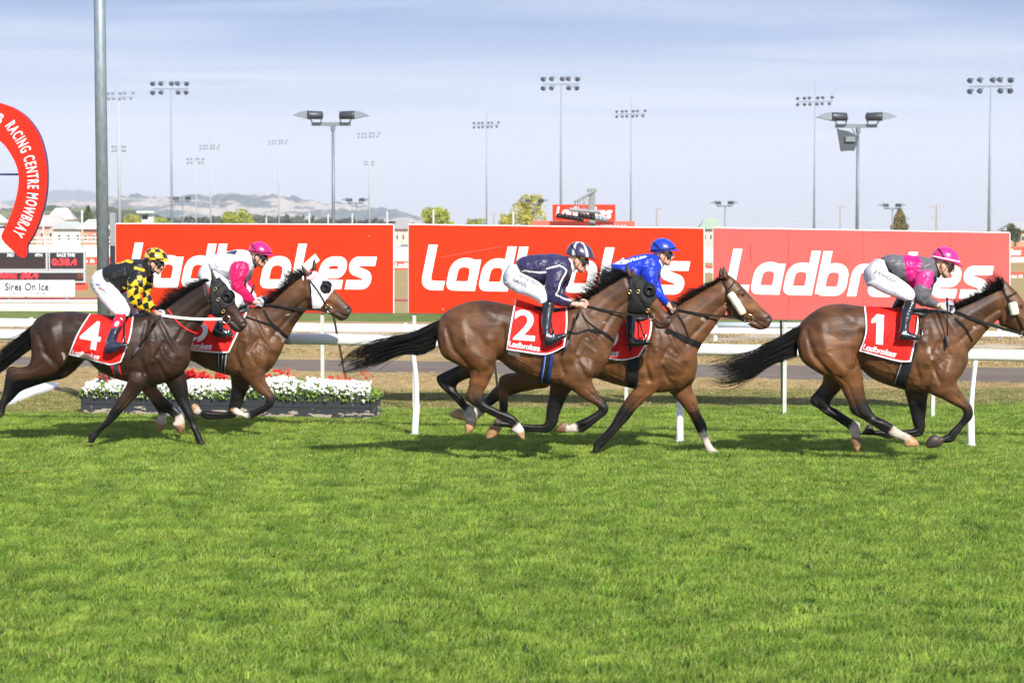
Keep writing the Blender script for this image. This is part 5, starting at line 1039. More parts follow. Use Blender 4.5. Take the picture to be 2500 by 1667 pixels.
# ------------------------------------------------------------------ turf: tufts of real blades scattered over the lawn
def blade_mat(name, cols, dry, tr=.35):
    m = bpy.data.materials.new(name); m.use_nodes = True; nt = m.node_tree; N = nt.nodes; L = nt.links; b = N['Principled BSDF']; b.inputs['Roughness'].default_value = .5; b.inputs['Specular IOR Level'].default_value = .28
    g = N.new('ShaderNodeNewGeometry'); mp = N.new('ShaderNodeMapping'); mp.inputs['Scale'].default_value = (.75, 1.1, .1); L.new(g.outputs['Position'], mp.inputs[0])
    t = N.new('ShaderNodeTexNoise'); t.inputs['Scale'].default_value = 2.6; t.inputs['Detail'].default_value = 5; t.inputs['Roughness'].default_value = .6; L.new(mp.outputs[0], t.inputs['Vector'])
    r = N.new('ShaderNodeValToRGB'); e = r.color_ramp.elements; e[0].position = .34; e[1].position = .66; e[0].color = (*cols[0], 1); e[1].color = (*cols[1], 1); L.new(t.outputs[0], r.inputs[0])
    at_ = N.new('ShaderNodeAttribute'); at_.attribute_name = 'tone'; mx = N.new('ShaderNodeMixRGB'); L.new(at_.outputs['Fac'], mx.inputs[0]); L.new(r.outputs[0], mx.inputs[1]); mx.inputs[2].default_value = (*dry, 1)
    oi = N.new('ShaderNodeObjectInfo'); rr = N.new('ShaderNodeMapRange'); rr.inputs[3].default_value = .66; rr.inputs[4].default_value = 1.36; L.new(oi.outputs['Random'], rr.inputs[0])
    m2 = N.new('ShaderNodeMixRGB'); m2.blend_type = 'MULTIPLY'; m2.inputs[0].default_value = 1; L.new(mx.outputs[0], m2.inputs[1]); L.new(rr.outputs[0], m2.inputs[2]); L.new(m2.outputs[0], b.inputs['Base Color'])
    tl = N.new('ShaderNodeBsdfTranslucent'); L.new(m2.outputs[0], tl.inputs[0]); ms = N.new('ShaderNodeMixShader'); ms.inputs[0].default_value = tr; L.new(b.outputs[0], ms.inputs[1]); L.new(tl.outputs[0], ms.inputs[2]); L.new(ms.outputs[0], N['Material Output'].inputs[0]); return m
def tuft(i, m, nb, rad, hgt, wid, lean, dryp):
    v = []; f = []; tone = []
    for k in range(nb):
        a = rng.uniform(0, 2*math.pi); r = rad*math.sqrt(rng.random()); x, y = r*math.cos(a), r*math.sin(a); h = hgt*rng.uniform(.55, 1.15); az = rng.uniform(0, 2*math.pi); le = lean*rng.uniform(.2, 1.3)*h; dx, dy = math.cos(az)*le+.35*lean*h, math.sin(az)*le
        fa = rng.uniform(0, math.pi); wx, wy = math.cos(fa)*wid*.5*rng.uniform(.7, 1.3), math.sin(fa)*wid*.5; n = len(v); tn = (rng.random() < dryp)*rng.uniform(.5, 1)
        for s, ww in ((0, 1), (.45, .9), (.8, .55)):
            px_, py_, pz_ = x+dx*s*s, y+dy*s*s, h*s*(1-.12*s*lean); v += [(px_-wx*ww, py_-wy*ww, pz_), (px_+wx*ww, py_+wy*ww, pz_)]
        v.append((x+dx, y+dy, h*(1-.2*lean))); f += [(n, n+1, n+3, n+2), (n+2, n+3, n+5, n+4), (n+4, n+5, n+6)]; tone += [tn]*7
    me = bpy.data.meshes.new('tuft'); me.from_pydata(v, [], f); me.materials.append(m); at_ = me.attributes.new('tone', 'FLOAT', 'POINT'); at_.data.foreach_set('value', tone)
    return bpy.data.objects.new('tuft', me)
def scatter(name, label, quad, m, dens, tufts, smin, smax, nscale=1.2, patch=None, seed=0):
    co = bpy.data.collections.new('tufts_'+name)
    for t in tufts: co.objects.link(t)
    n = 60; v = []; f = []
    a, b, c, d = [np.array(q, float) for q in quad]
    for j in range(n+1):
        for i in range(n+1): u, w = i/n, j/n; p = (a*(1-u)+b*u)*(1-w)+(d*(1-u)+c*u)*w; v.append(p)
    for j in range(n):
        for i in range(n): q = j*(n+1)+i; f.append((q, q+1, q+n+2, q+n+1))
    o = mobj(name, v, f, m); tag(o, label, 'grass', kind='stuff')
    ng = bpy.data.node_groups.new('g_'+name, 'GeometryNodeTree'); ng.interface.new_socket('Geometry', in_out='INPUT', socket_type='NodeSocketGeometry'); ng.interface.new_socket('Geometry', in_out='OUTPUT', socket_type='NodeSocketGeometry')
    N = ng.nodes; L = ng.links; gi = N.new('NodeGroupInput'); go = N.new('NodeGroupOutput'); dp = N.new('GeometryNodeDistributePointsOnFaces'); dp.inputs['Density'].default_value = dens; dp.inputs['Seed'].default_value = seed
    L.new(gi.outputs[0], dp.inputs['Mesh']); ci = N.new('GeometryNodeCollectionInfo'); ci.inputs['Collection'].default_value = co; ci.inputs['Separate Children'].default_value = True; ci.inputs['Reset Children'].default_value = True
    ip = N.new('GeometryNodeInstanceOnPoints'); ip.inputs['Pick Instance'].default_value = True; L.new(dp.outputs['Points'], ip.inputs['Points']); L.new(ci.outputs[0], ip.inputs['Instance'])
    rz = N.new('FunctionNodeRandomValue'); rz.data_type = 'FLOAT_VECTOR'; rz.inputs[0].default_value = (-.12, -.12, -1.1); rz.inputs[1].default_value = (.12, .12, 1.1); er = N.new('FunctionNodeEulerToRotation'); L.new(rz.outputs[0], er.inputs[0]); L.new(er.outputs[0], ip.inputs['Rotation'])
    pos = N.new('GeometryNodeInputPosition'); vm = N.new('ShaderNodeVectorMath'); vm.operation = 'MULTIPLY'; vm.inputs[1].default_value = (.8, 1.2, 0); L.new(pos.outputs[0], vm.inputs[0])
    nz = N.new('ShaderNodeTexNoise'); nz.inputs['Scale'].default_value = nscale; nz.inputs['Detail'].default_value = 4; L.new(vm.outputs[0], nz.inputs['Vector'])
    mr = N.new('ShaderNodeMapRange'); mr.inputs[1].default_value = .34; mr.inputs[2].default_value = .66; mr.inputs[3].default_value = smin; mr.inputs[4].default_value = smax; L.new(nz.outputs[0], mr.inputs[0]); L.new(mr.outputs[0], ip.inputs['Scale'])
    if patch:
        n2 = N.new('ShaderNodeTexNoise'); n2.inputs['Scale'].default_value = patch[0]; n2.inputs['Detail'].default_value = 5; L.new(vm.outputs[0], n2.inputs['Vector']); m2 = N.new('ShaderNodeMapRange'); m2.inputs[1].default_value = patch[1]; m2.inputs[2].default_value = patch[2]; m2.inputs[3].default_value = 0; m2.inputs[4].default_value = dens; L.new(n2.outputs[0], m2.inputs[0]); L.new(m2.outputs[0], dp.inputs['Density'])
    jn = N.new('GeometryNodeJoinGeometry'); L.new(ip.outputs[0], jn.inputs[0]); L.new(jn.outputs[0], go.inputs[0])
    md = o.modifiers.new('scatter', 'NODES'); md.node_group = ng; return o
bm1 = blade_mat('grass_blade', ((.126, .230, .024), (.310, .410, .062)), (.46, .40, .17))
bm2 = blade_mat('dry_grass_blade', ((.26, .20, .075), (.38, .27, .12)), (.52, .40, .22), .25)
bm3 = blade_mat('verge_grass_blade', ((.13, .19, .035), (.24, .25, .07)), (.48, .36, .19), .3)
def gq(y0l, y0r, y1l, y1r, z=.006, x=(-750, 3250)):
    f = lambda xx, l, r: tuple(G(xx, l+(r-l)*xx/2500.)[:2])+(z,)
    return [f(x[0], y0l, y0r), f(x[1], y0l, y0r), f(x[1], y1l, y1r), f(x[0], y1l, y1r)]
scatter('lawn_grass', 'bright green mown racing turf filling the whole foreground', gq(1740, 1740, 1200, 1200), bm1, 135*GD, [tuft(i, bm1, 44, .080, .054, .0048, .80, .06) for i in range(12)], .62, 1.25, 5.5, None, 1)
scatter('lawn_grass', 'green racing turf under the horses as far as the pale verge', gq(1200, 1200, 1010, 989), bm1, 110*GD, [tuft(i, bm1, 46, .10, .048, .0055, .80, .08) for i in range(10)], .60, 1.22, 4.0, None, 2)
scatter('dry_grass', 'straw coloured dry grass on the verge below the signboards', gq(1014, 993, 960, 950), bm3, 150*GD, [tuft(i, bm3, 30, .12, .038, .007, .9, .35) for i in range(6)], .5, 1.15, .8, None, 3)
scatter('dry_grass', 'dry straw tufts on the bank behind the near rail', gq(970, 960, 893, 935), bm2, 90*GD, [tuft(i, bm2, 26, .14, .030, .008, .9, .5) for i in range(6)], .5, 1.1, .8, (.7, .40, .62), 4)
scatter('dry_grass', 'sparse straw grass between the dirt road and the sand track', gq(869, 896, 800, 824), bm2, 26*GD, [tuft(i, bm2, 24, .2, .045, .014, .9, .4) for i in range(5)], .5, 1.3, .5, (.5, .44, .60), 5)

# ------------------------------------------------------------------ running rail
def RD(x): return np.interp(x, [-700, 0, 440, 1003, 1657, 2370, 3100], [26.0, 25.3, 24.85, 24.25, 23.6, 23.1, 22.7])
def RY(x): return np.interp(x, [-700, 0, 850, 1720, 2400, 3100], [806, 816.5, 829, 853, 866, 880])
rail = empty('running_rail', tuple(G(1250, 1073)), 'thick white plastic running rail on slim posts close behind the horses', 'rail')
xs = np.linspace(-650, 3100, 60); pts = [P(x, RY(x), RD(x)) for x in xs]
def oval(name, pts, rz, ry, m, parent):
    mb = MB(); v = []; f = []; n = 14
    for i, p in enumerate(pts):
        for k in range(n): th = 2*math.pi*k/n; v.append((p[0], p[1]+ry*math.cos(th), p[2]+rz*math.sin(th)))
        if i:
            for k in range(n): f.append(((i-1)*n+k, (i-1)*n+(k+1) % n, i*n+(k+1) % n, i*n+k))
    f += [tuple(range(n))[::-1], tuple((len(pts)-1)*n+k for k in range(n))]; return mobj(name, v, f, m, parent, True)
oval('top_rail', pts, .066, .045, M['white'], rail)
for xb, xt, yb_ in ((-330, -322, 1038), (440, 446, 1053), (1012, 1004, 1065), (1660, 1664, 1081), (2371, 2383, 1091), (2990, 3006, 1100)):
    b = G(xb, yb_); t = P(xt, RY(xt)+6, RD(xt)); t[1] += .01; bow = -.05 if xb == 1012 else .0
    mid = [b*(1-s)+t*s+np.array((-bow*math.sin(math.pi*s)*.8, .10*math.sin(math.pi*s), 0)) for s in np.linspace(0, 1, 9)]
    po = MB().tube(mid, .029, 12).build('post', M['white'], rail, True); MB().tube([mid[0], mid[0]*.67+mid[3]*.33+np.array((0, 0, .0)), mid[3]*.72+mid[2]*.28], [.044, .040, .037], 12).build('sleeve', M['white'], po, True); MB().tube([b-np.array((0, 0, .02)), b+np.array((0, 0, .035))], .055, 12).build('foot', M['white_old'], po, True)
for x in (-120, 705, 1330, 2010, 2700):
    a, b_ = P(x-7, RY(x-7), RD(x)), P(x+7, RY(x+7), RD(x)); oval('rail_joint', [a, b_], .0695, .0485, M['white_old'], rail)
lf_ = G(47, 1167); lv = [(0, 0, 0), (.03, .012, .012), (.06, .004, .02), (.085, .03, .01), (.05, .05, .018), (.02, .045, .006)]
o = mobj('fallen_leaf', [(lf_[0]+x, lf_[1]+y, .05+z) for x, y, z in lv]+[(lf_[0]+x, lf_[1]+y, .047+z) for x, y, z in lv], [(0, 1, 2, 3, 4, 5), (11, 10, 9, 8, 7, 6)]+[(i, 6+i, 6+(i+1) % 6, (i+1) % 6) for i in range(6)], mat('leaf_brown', (.45, .12, .04), .7)); tag(o, 'small brown fallen leaf alone on the grass at the left', 'leaf')
# far side rails
fr = empty('track_rail', tuple(P(1250, 812, 45)), 'low white rail across the sand track behind the signboards', 'rail')
FY = lambda x: np.interp(x, [-500, 0, 785, 1750, 2500, 3200], [782, 786, 799, 806, 815.5, 822])
xs = np.linspace(-500, 3200, 30); v = []; f = []
for i, x in enumerate(xs):
    hh = np.interp(x, [0, 785, 1750], [9.0, 9.5, 6.0]); 
    for dy, dd in ((-hh, 0), (hh, 0), (hh, .05), (-hh, .05)): v.append(P(x, FY(x)+dy, 45+dd))
    if i:
        for k in range(4): f.append(((i-1)*4+k, (i-1)*4+(k+1) % 4, i*4+(k+1) % 4, i*4+k))
f += [(0, 1, 2, 3), tuple(len(v)-k for k in (1, 2, 3, 4))]; mobj('rail_board', v, f, M['white'], fr)
for x in (-250, 76, 420, 990, 1747, 2070, 2440, 2800):
    a = P(x, FY(x)-12, 45.1); MB().box((a[0], 45.12, a[2]/2), (.07, .07, a[2])).build('post', M['white'], fr)
a, b = P(1752, 793.5, 46), P(1990, 795, 46); MB().tube([a, b], .068, 14).build('rail_pipe', mat('shaded_rail', (.42, .47, .5), .4), None, True)  # shade on the pipe is put into its grey blue colour
o = bpy.data.objects['rail_pipe']; tag(o, 'grey blue pipe rail above the low white rail, left of the number 1 tail', 'rail')
br = empty('barrier', tuple(P(120, 759, 62)), 'low cream barrier with a white top rail beyond the scoreboard', 'barrier')
for (y0, y1, dd, nm, m_) in ((759, 741, 0, 'panel', mat('cream_panel', (.62, .60, .50), .6)), (738.5, 732, .03, 'rail', M['white'])):
    a = P(-500, y0, 62+dd); b = P(700, y1+4, 62+dd); c_ = ((a[0]+b[0])/2, 62+dd, (P(0, y0, 62)[2]+P(0, y1, 62)[2])/2); MB().box(c_, (b[0]-a[0], .05, abs(P(0, y0, 62)[2]-P(0, y1, 62)[2]))).build(nm, m_, br)
for x in range(-400, 700, 140): a = P(x, 736, 62.06); MB().box((a[0], 62.09, a[2]/2), (.06, .05, a[2])).build('post', M['white'], br)

# ------------------------------------------------------------------ signboards
def board(label, TL, TR, BR, BL, DL, DR, m, box, posts, braces, marks=()):
    dd = lambda x: DL+(DR-DL)*(x-TL[0])/(TR[0]-TL[0])
    cor = [P(p[0], p[1], d) for p, d in ((TL, DL), (TR, DR), (BR, DR), (BL, DL))]; root = empty('signboard', (sum(c[0] for c in cor)/4, (DL+DR)/2, 0), label, 'sign', 'signboards along the rail')
    back = np.array((0, .03, 0)); v = [c for c in cor]+[c+back for c in cor]; mobj('panel', v, [(0, 1, 2, 3), (7, 6, 5, 4), (0, 4, 5, 1), (1, 5, 6, 2), (2, 6, 7, 3), (3, 7, 4, 0)], m, root)
    mb = MB()
    for a, b in ((0, 1), (1, 2), (2, 3), (3, 0)):
        mb.tube([cor[a]+np.array((0, .015, 0)), cor[b]+np.array((0, .015, 0))], .0125, 4)
    mb.build('edge_trim', M['white'], root)
    o, xv, yv = box; g = lambda x, y: P(x, y, dd(x)-.001); p0 = g(*o); p1 = g(o[0]+xv[0], o[1]+xv[1]); p2 = g(o[0]+yv[0], o[1]+yv[1]); flat_logo('lettering', p0, p1-p0, p2-p0, M['letter'], root, .003)
    for x, y in posts: 
        b = G(x, y); yy = dd(x)+.06; t = P(x, TL[1]+20, yy)
        MB().box((t[0], yy, (t[2])/2), (.048, .048, t[2])).build('post', M['white_old'], root)
    for (xa, ya, xb, yb_) in braces:
        b = G(xb, yb_); t = P(xa, ya, dd(xa)+.06); MB().tube([t, b], .018, 8).build('brace', mat('brace_steel', (.33, .36, .31), .6), root)
    for (xa, ya, xb, yb_, w) in marks:           # scratches and bolts on the panel
        a, b = g(xa, ya), g(xb, yb_); a[1] -= .003; b[1] -= .003
        if w > .005: MB().box(tuple((a+b)/2), (max(abs(b[0]-a[0]), w), .002, max(abs(b[2]-a[2]), w))).build('bolt', mat('bolt_mark', (.45, .25, .2), .5), root)
        else: MB().tube([a, b], w, 4).build('scratch' if abs(xa-xb) > 4 else 'panel_seam', mat('scratch_mark', (.72, .30, .24) if abs(xa-xb) > 4 else (.42, .05, .04), .6), root)
board('bright red signboard nearest the scoreboard, behind the two left riders', (283, 547), (960, 549), (960, 764), (283, 762), 27.9, 27.5, M['red'], ((314, 708), (606, 6), (0, -116)), [(786, 1008), (340, 1006)], [(800, 700, 852, 962)], [(700, 740, 701, 741, .016), (900, 575, 901, 576, .014), (510, 548, 510, 763, .0022), (735, 549, 735, 764, .0022)])
board('bright red signboard in the middle, behind the riders in navy and royal blue', (998, 549), (1718, 558), (1718, 775), (998, 764), 27.5, 27.0, M['red'], ((1030, 715), (655, 12), (0, -118)), [(1011, 1010), (1530, 1014)], [(1190, 740, 1217, 965)], [(1081, 754, 1082, 755, .02), (1500, 605, 1501, 606, .012), (1238, 551, 1238, 768, .0022), (1478, 555, 1478, 772, .0022), (1076, 628, 1230, 601, .0016), (1283, 588, 1283.5, 603, .004)])
board('faded pinkish red signboard on the right, behind the leading rider', (1742, 557), (2465, 569), (2465, 790), (1742, 777), 27.0, 26.4, M['redfade'], ((1774, 724), (652, 14), (0, -117)), [(1918, 1013), (2282, 1024)], [(1906, 750, 1910, 986)], [(2373, 678, 2374, 679, .014), (2085, 640, 2086, 641, .012), (2107, 563, 2107, 783, .0022), (1925, 560, 1925, 780, .0022), (2337, 718, 2390, 696, .0018), (1832, 598, 1834, 640, .004), (2320, 567, 2320, 788, .0022)])

# ------------------------------------------------------------------ tall pole, winning post, scoreboard
pr = empty('pole', tuple(G(256, 993)), 'thick galvanised steel pole rising out of the picture beside the number 4 rider', 'pole')
b = G(256, 993); MB().tube([b, b+np.array((-.02, 0, 9.5))], [.086, .076], 28).build('shaft', M['galv'], pr, True)
cb = P(277, 590, b[1]+.1); cbx = MB().box(tuple(cb), (.075, .12, .80)).build('control_box', mat('grey_box', (.25, .26, .27), .5), pr)
MB().tube([P(283, 650, b[1]+.1), P(280, 690, b[1]+.05), P(268, 705, b[1]+.02)], .012, 8).build('cable', M['black'], pr, True)
MB().tube([b, b+np.array((0, 0, .03))], .16, 20).build('base_plate', M['galv'], pr)
wp = empty('winning_post', (P(-75, 1000, 27)[0], 27., 0), 'big red horseshoe shaped winning post sign with white lettering at the left edge', 'sign')
cxp, cyp = -75., 440.
outer = [(-75,245),(-30,246),(0,252),(35,265),(68,290),(95,330),(110,380),(114,425),(113,460),(108,495),(95,540),(80,575),(66,598),(65,612),(66,622),(60,629),(48,627),(36,617),(5,585),(5,570)]
inner = [(18,545),(30,515),(40,480),(45,450),(45,425),(38,400),(25,375),(8,352),(-15,337),(-45,330),(-75,328)]
outer = [tuple(p) for p in cat(outer, 5)]; inner = [tuple(p) for p in cat(inner, 5)]
def ring_mesh(name, y0, y1, m, grow=0):
    bm = bmesh.new(); right = outer+inner; full = right+[(2*cxp-x, y) for x, y in right[::-1]]
    q = [];
    for p in full:
        if not q or math.hypot(p[0]-q[-1][0], p[1]-q[-1][1]) > .5: q.append(p)
    if math.hypot(q[0][0]-q[-1][0], q[0][1]-q[-1][1]) < .5: q.pop()
    vs = [bm.verts.new(P(x, y, 27.)+np.array((0, y0, 0))) for x, y in q]; es = [bm.edges.new((vs[i], vs[(i+1) % len(vs)])) for i in range(len(vs))]
    fc = bmesh.ops.triangle_fill(bm, edges=es, use_beauty=True)['geom']; fc = [g_ for g_ in fc if isinstance(g_, bmesh.types.BMFace)]
    ex = bmesh.ops.extrude_face_region(bm, geom=fc); nv = [g_ for g_ in ex['geom'] if isinstance(g_, bmesh.types.BMVert)]
    for a in nv: a.co.y += y1-y0
    bmesh.ops.recalc_face_normals(bm, faces=bm.faces); me = bpy.data.meshes.new(name); bm.to_mesh(me); bm.free(); return fin(name, me, m, wp)
ring_mesh('horseshoe_face', 0, .03, mat('horseshoe_red', (.62, .018, .006), .5, spec=.2)); o = ring_mesh('horseshoe_body', .032, .13, mat('horseshoe_purple', (.06, .02, .16), .5))
WT = text_tris('RACING CENTRE MOWBRAY', .012, 1.22)[0]
path = cat([(23,301),(30,311),(53,346),(70.6,386),(79,422),(81,455),(78,487),(70,517),(60,542),(45,570),(42,575)], 8); dl = np.r_[0, np.cumsum(np.linalg.norm(np.diff(path, axis=0), axis=1))]
def on_path(s, off): s = np.clip(s, 0, 1)*dl[-1]; x = np.interp(s, dl, path[:, 0]); y = np.interp(s, dl, path[:, 1]); x2 = np.interp(s+2, dl, path[:, 0]); y2 = np.interp(s+2, dl, path[:, 1]); x1 = np.interp(s-2, dl, path[:, 0]); y1 = np.interp(s-2, dl, path[:, 1]); t = np.array((x2-x1, y2-y1)); t /= np.linalg.norm(t); n = np.array((t[1], -t[0])); return np.array((x, y))+n*off
v = []; f = []
for t in WT:
    n = len(v)
    for p in t: q = on_path(p[0], (p[1]-.5)*28); v.append(P(q[0], q[1], 26.994))
    f.append((n, n+1, n+2))
mobj('lettering', v, f, M['letter'], wp)
ST_ = text_tris('S', .05)[0]; p0 = P(-14, 296, 26.994); flat_text('lettering', ST_, p0, P(1, 304, 26.994)-p0, P(-4, 274, 26.994)-p0, M['letter'], wp, lift=0)
for y in (426, 555): a = P(-75, y, 27.1); b_ = P(46 if y < 500 else 12, y, 27.1); MB().tube([np.array((2*a[0]-b_[0], a[1], a[2])), b_], .013, 8).build('cross_bar', mat('navy_bar', (.01, .02, .10), .5), wp, True)
a = P(-75, 300, 27.2); MB().tube([(a[0], 27.2, 0), tuple(a)], .06, 14).build('post', M['white'], wp, True)
# the pale board lying on the grass
sl = [G(x, y) for x, y in ((8, 990), (76, 944), (142, 942), (140, 948), (48, 983), (25, 992))]; v = [np.array((p[0], p[1], .055)) for p in sl]+[np.array((p[0], p[1], .012)) for p in sl]; n = len(sl)
o = mobj('board', v, [tuple(range(n)), tuple(range(2*n-1, n-1, -1))]+[(i, n+i, n+(i+1) % n, (i+1) % n) for i in range(n)], M['white']); tag(o, 'flat white board lying on the grass behind the number 4 hind legs', 'board')
sb = empty('scoreboard', tuple(P(90, 735, 70)), 'low electronic scoreboard showing red race time digits, left of the tall pole', 'scoreboard')
def rect(name, x0, y0, x1, y1, D, th, m, parent, dy=0): a, b = P(x0, y0, D), P(x1, y1, D); return MB().box(((a[0]+b[0])/2, D+th/2+dy, (a[2]+b[2])/2), (abs(b[0]-a[0]), th, abs(a[2]-b[2]))).build(name, m, parent)
fm = mat('board_frame', (.42, .44, .45), .5); dk = mat('led_panel', (.028, .014, .012), .5); dk2 = mat('led_header', (.015, .02, .02), .5); led = mat('led_red', (.9, .02, .02), .5, emit=((1, .02, .03), 1.6)); ledd = mat('led_dim', (.2, .05, .02), .5)
for (x0, x1, y0, y1) in ((-260, 116, 613, 660), (119, 208, 613, 660), (-260, 208, 661, 690)):
    rect('frame', x0, y0, x1, y1, 70, .2, fm, sb); rect('display', x0+3, y0+(4 if y0 < 620 else 5), x1-4, y1-(4 if y0 < 620 else 4), 70, .01, dk, sb, -.012)
    if y0 < 620: rect('header', x0+3, y0+4, x1-4, y0+16, 70, .01, dk2, sb, -.025)
def t_at(s, x0, y0, x1, y1, D, m, parent, b=.02, name='lettering'): p0 = P(x0, y1, D); return flat_text(name, txt(s, b), p0, P(x1, y1, D)-p0, P(x0, y0, D)-p0, m, parent, lift=0)
t_at('3RD', 17, 619, 34, 627, 69.96, M['letter'], sb); t_at('4TH', 85, 619, 103, 627, 69.96, M['letter'], sb); t_at('RACE TIME', 139, 619, 183, 627, 69.96, M['letter'], sb)
t_at('0:38.4', 127, 631, 187, 648, 69.97, led, sb, name='digits'); t_at('800m: 38.4', -22, 664, 93, 680, 69.97, led, sb, name='digits'); t_at('88', 189, 668, 203, 680, 69.97, ledd, sb, name='digits')
rect('red_panel', 183, 691, 212, 709, 70, .1, M['redhoard'], sb, .1)
for x in (-150, 20, 160): rect('leg', x, 690, x+6, 737, 70.15, .08, M['galv'], sb)
ns = empty('name_board', tuple(P(60, 737, 68.5)), 'white board with the grey words Sires On Ice under the scoreboard', 'sign'); rect('panel', -240, 684, 182, 724, 68.5, .05, mat('white_panel', (.72, .74, .73), .5), ns)
gt = mat('grey_text', (.045, .065, .07), .6); t_at('Sires On Ice', 12, 690, 119, 709, 68.47, gt, ns, .018); t_at('0417 700 409', 22, 712, 112, 719, 68.47, mat('pale_text', (.16, .18, .18), .6), ns, 0)
for x in (-100, 60): rect('leg', x, 724, x+5, 740, 68.6, .05, M['galv'], ns)
HAZE = 1.7e-4
# ------------------------------------------------------------------ planter box and flowers
def planter():
    root = empty('planter_box', tuple(G(550, 1014)), 'long dark grey wooden planter with peeling paint, full of flowers', 'planter')
    a, b = G(205, 1013), G(903, 1026); u = (b-a)/np.linalg.norm(b-a); w = np.array((-u[1], u[0], 0)); w = np.array((abs(w[0])*.2+.05, abs(w[1]), 0)); w /= np.linalg.norm(w); dep = .62; hgt = .318
    # peeling paint: pale wood shows through low down
    m = bpy.data.materials.new('peeling_paint'); m.use_nodes = True; N = m.node_tree.nodes; L = m.node_tree.links; bs = N['Principled BSDF']; bs.inputs['Roughness'].default_value = .7
    g = N.new('ShaderNodeNewGeometry'); sp = N.new('ShaderNodeSeparateXYZ'); L.new(g.outputs['Position'], sp.inputs[0]); mp = N.new('ShaderNodeMapping'); mp.inputs['Scale'].default_value = (1, 1, 3.5); L.new(g.outputs['Position'], mp.inputs[0])
    t = N.new('ShaderNodeTexNoise'); t.inputs['Scale'].default_value = 5; t.inputs['Detail'].default_value = 8; t.inputs['Roughness'].default_value = .62; L.new(mp.outputs[0], t.inputs['Vector'])
    mr = N.new('ShaderNodeMapRange'); mr.inputs[1].default_value = .02; mr.inputs[2].default_value = .34; mr.inputs[3].default_value = .13; mr.inputs[4].default_value = -.20; L.new(sp.outputs[2], mr.inputs[0])
    ad = N.new('ShaderNodeMath'); ad.operation = 'ADD'; L.new(t.outputs[0], ad.inputs[0]); L.new(mr.outputs[0], ad.inputs[1]); st = N.new('ShaderNodeMapRange'); st.inputs[1].default_value = .60; st.inputs[2].default_value = .62; L.new(ad.outputs[0], st.inputs[0])
    mx = N.new('ShaderNodeMixRGB'); L.new(st.outputs[0], mx.inputs[0]); mx.inputs[1].default_value = (.024, .027, .031, 1); mx.inputs[2].default_value = (.34, .28, .22, 1); L.new(mx.outputs[0], bs.inputs['Base Color'])
    def slab(name, p, q, z0, z1, th):
        d = (q-p)/np.linalg.norm(q-p); n = np.array((-d[1], d[0], 0)); n = n if n@w > 0 or abs(n@w) < .3 else -n; v = []
        for z in (z0, z1):
            for pt in (p, q, q+n*th, p+n*th): v.append((pt[0], pt[1], z))
        mobj(name, v, [(0, 1, 5, 4), (1, 2, 6, 5), (2, 3, 7, 6), (3, 0, 4, 7), (4, 5, 6, 7), (3, 2, 1, 0)], m, root)
    c, d_ = b+w*dep, a+w*dep; e = w*.001
    for z0, z1 in ((0, .148), (.153, hgt)):
        slab('board', a, b-u*.002, z0, z1, .04); slab('board', d_-w*.04, c-w*.04, z0, z1, .04); slab('board', b-u*.045+w*.045, c-u*.045-w*.045, z0, z1-.004, -.04) if False else None
        p, q = b+w*0+u*.002, c+u*.002; v = [];
        for z in (z0, z1):
            for pt in (p, q, q-u*.04+u*.0, p-u*.04): v.append((pt[0]+u[0]*.04, pt[1]+u[1]*.04, z))
        mobj('board', v, [(0, 1, 5, 4), (1, 2, 6, 5), (2, 3, 7, 6), (3, 0, 4, 7), (4, 5, 6, 7), (3, 2, 1, 0)], m, root)
        p, q = a-u*.042, d_-u*.042; v = []
        for z in (z0, z1):
            for pt in (p, q, q+u*.04, p+u*.04): v.append((pt[0], pt[1], z))
        mobj('board', v, [(0, 1, 5, 4), (1, 2, 6, 5), (2, 3, 7, 6), (3, 0, 4, 7), (4, 5, 6, 7), (3, 2, 1, 0)], m, root)
    v = [tuple(p+np.array((0, 0, .27))) for p in (a+w*.05, b+w*.05, c-w*.05, d_-w*.05)]; mobj('soil', v, [(0, 1, 2, 3)], mat('soil', (.03, .02, .012), .95), root)
    LN = np.linalg.norm(b-a); Mleaf = mat('flower_leaf', (.17, .27, .03), .5, var=.5, nz=14, trans=.3); Mw = mat('white_petal', (.70, .71, .69), .7, trans=.15, spec=.2); Mr = mat('red_petal', (.60, .012, .012), .5, trans=.15)
    def top(s, dq): return .32+.12*math.sin(math.pi*min(1, max(0, dq/dep*.9+.1)))+.05*noise.noise(Vector((s*1.6, dq*3, 2)))+.05*math.exp(-((s-2.9)/.9)**2)
    v = []; f = []
    def quad(c_, r, mb): pass
    def disc(V, F, c_, r, nrm, k):
        nrm = np.array(nrm)/np.linalg.norm(nrm); x = np.cross(nrm, (.3, .2, 1.)); x /= np.linalg.norm(x); y = np.cross(nrm, x); n = len(V); V.append(c_-nrm*r*.25)
        for i in range(k*2): th = math.pi*i/k; rr = r*(1 if i % 2 == 0 else .62); V.append(c_+x*rr*math.cos(th)+y*rr*math.sin(th)+nrm*r*.12*(i % 2))
        for i in range(k*2): F.append((n, n+1+i, n+1+(i+1) % (k*2)))
    for _ in range(9000):
        s = rng.uniform(-.02, 1.02); dq = rng.uniform(-.05, dep+.04); tp = top(s*LN, dq); z = rng.uniform(.27 if dq > .02 else .24, tp-.0); e_ = 1-.3*max(0, abs(s-.5)*2-.93)/.07; p = a+u*LN*s+w*dq; r = rng.uniform(.014, .028); nm = np.array((rng.normal(0, .5), rng.normal(-.4, .5), rng.uniform(.2, 1)))
        x = np.cross(nm, (0, 0, 1.)); x /= np.linalg.norm(x)+1e-9; y = np.cross(nm, x); y /= np.linalg.norm(y); n = len(v); c_ = np.array((p[0], p[1], .27+(z-.27)*e_)); v += [c_-x*r*.6, c_-y*r, c_+x*r*.6, c_+y*r]; f.append((n, n+1, n+2, n+3))
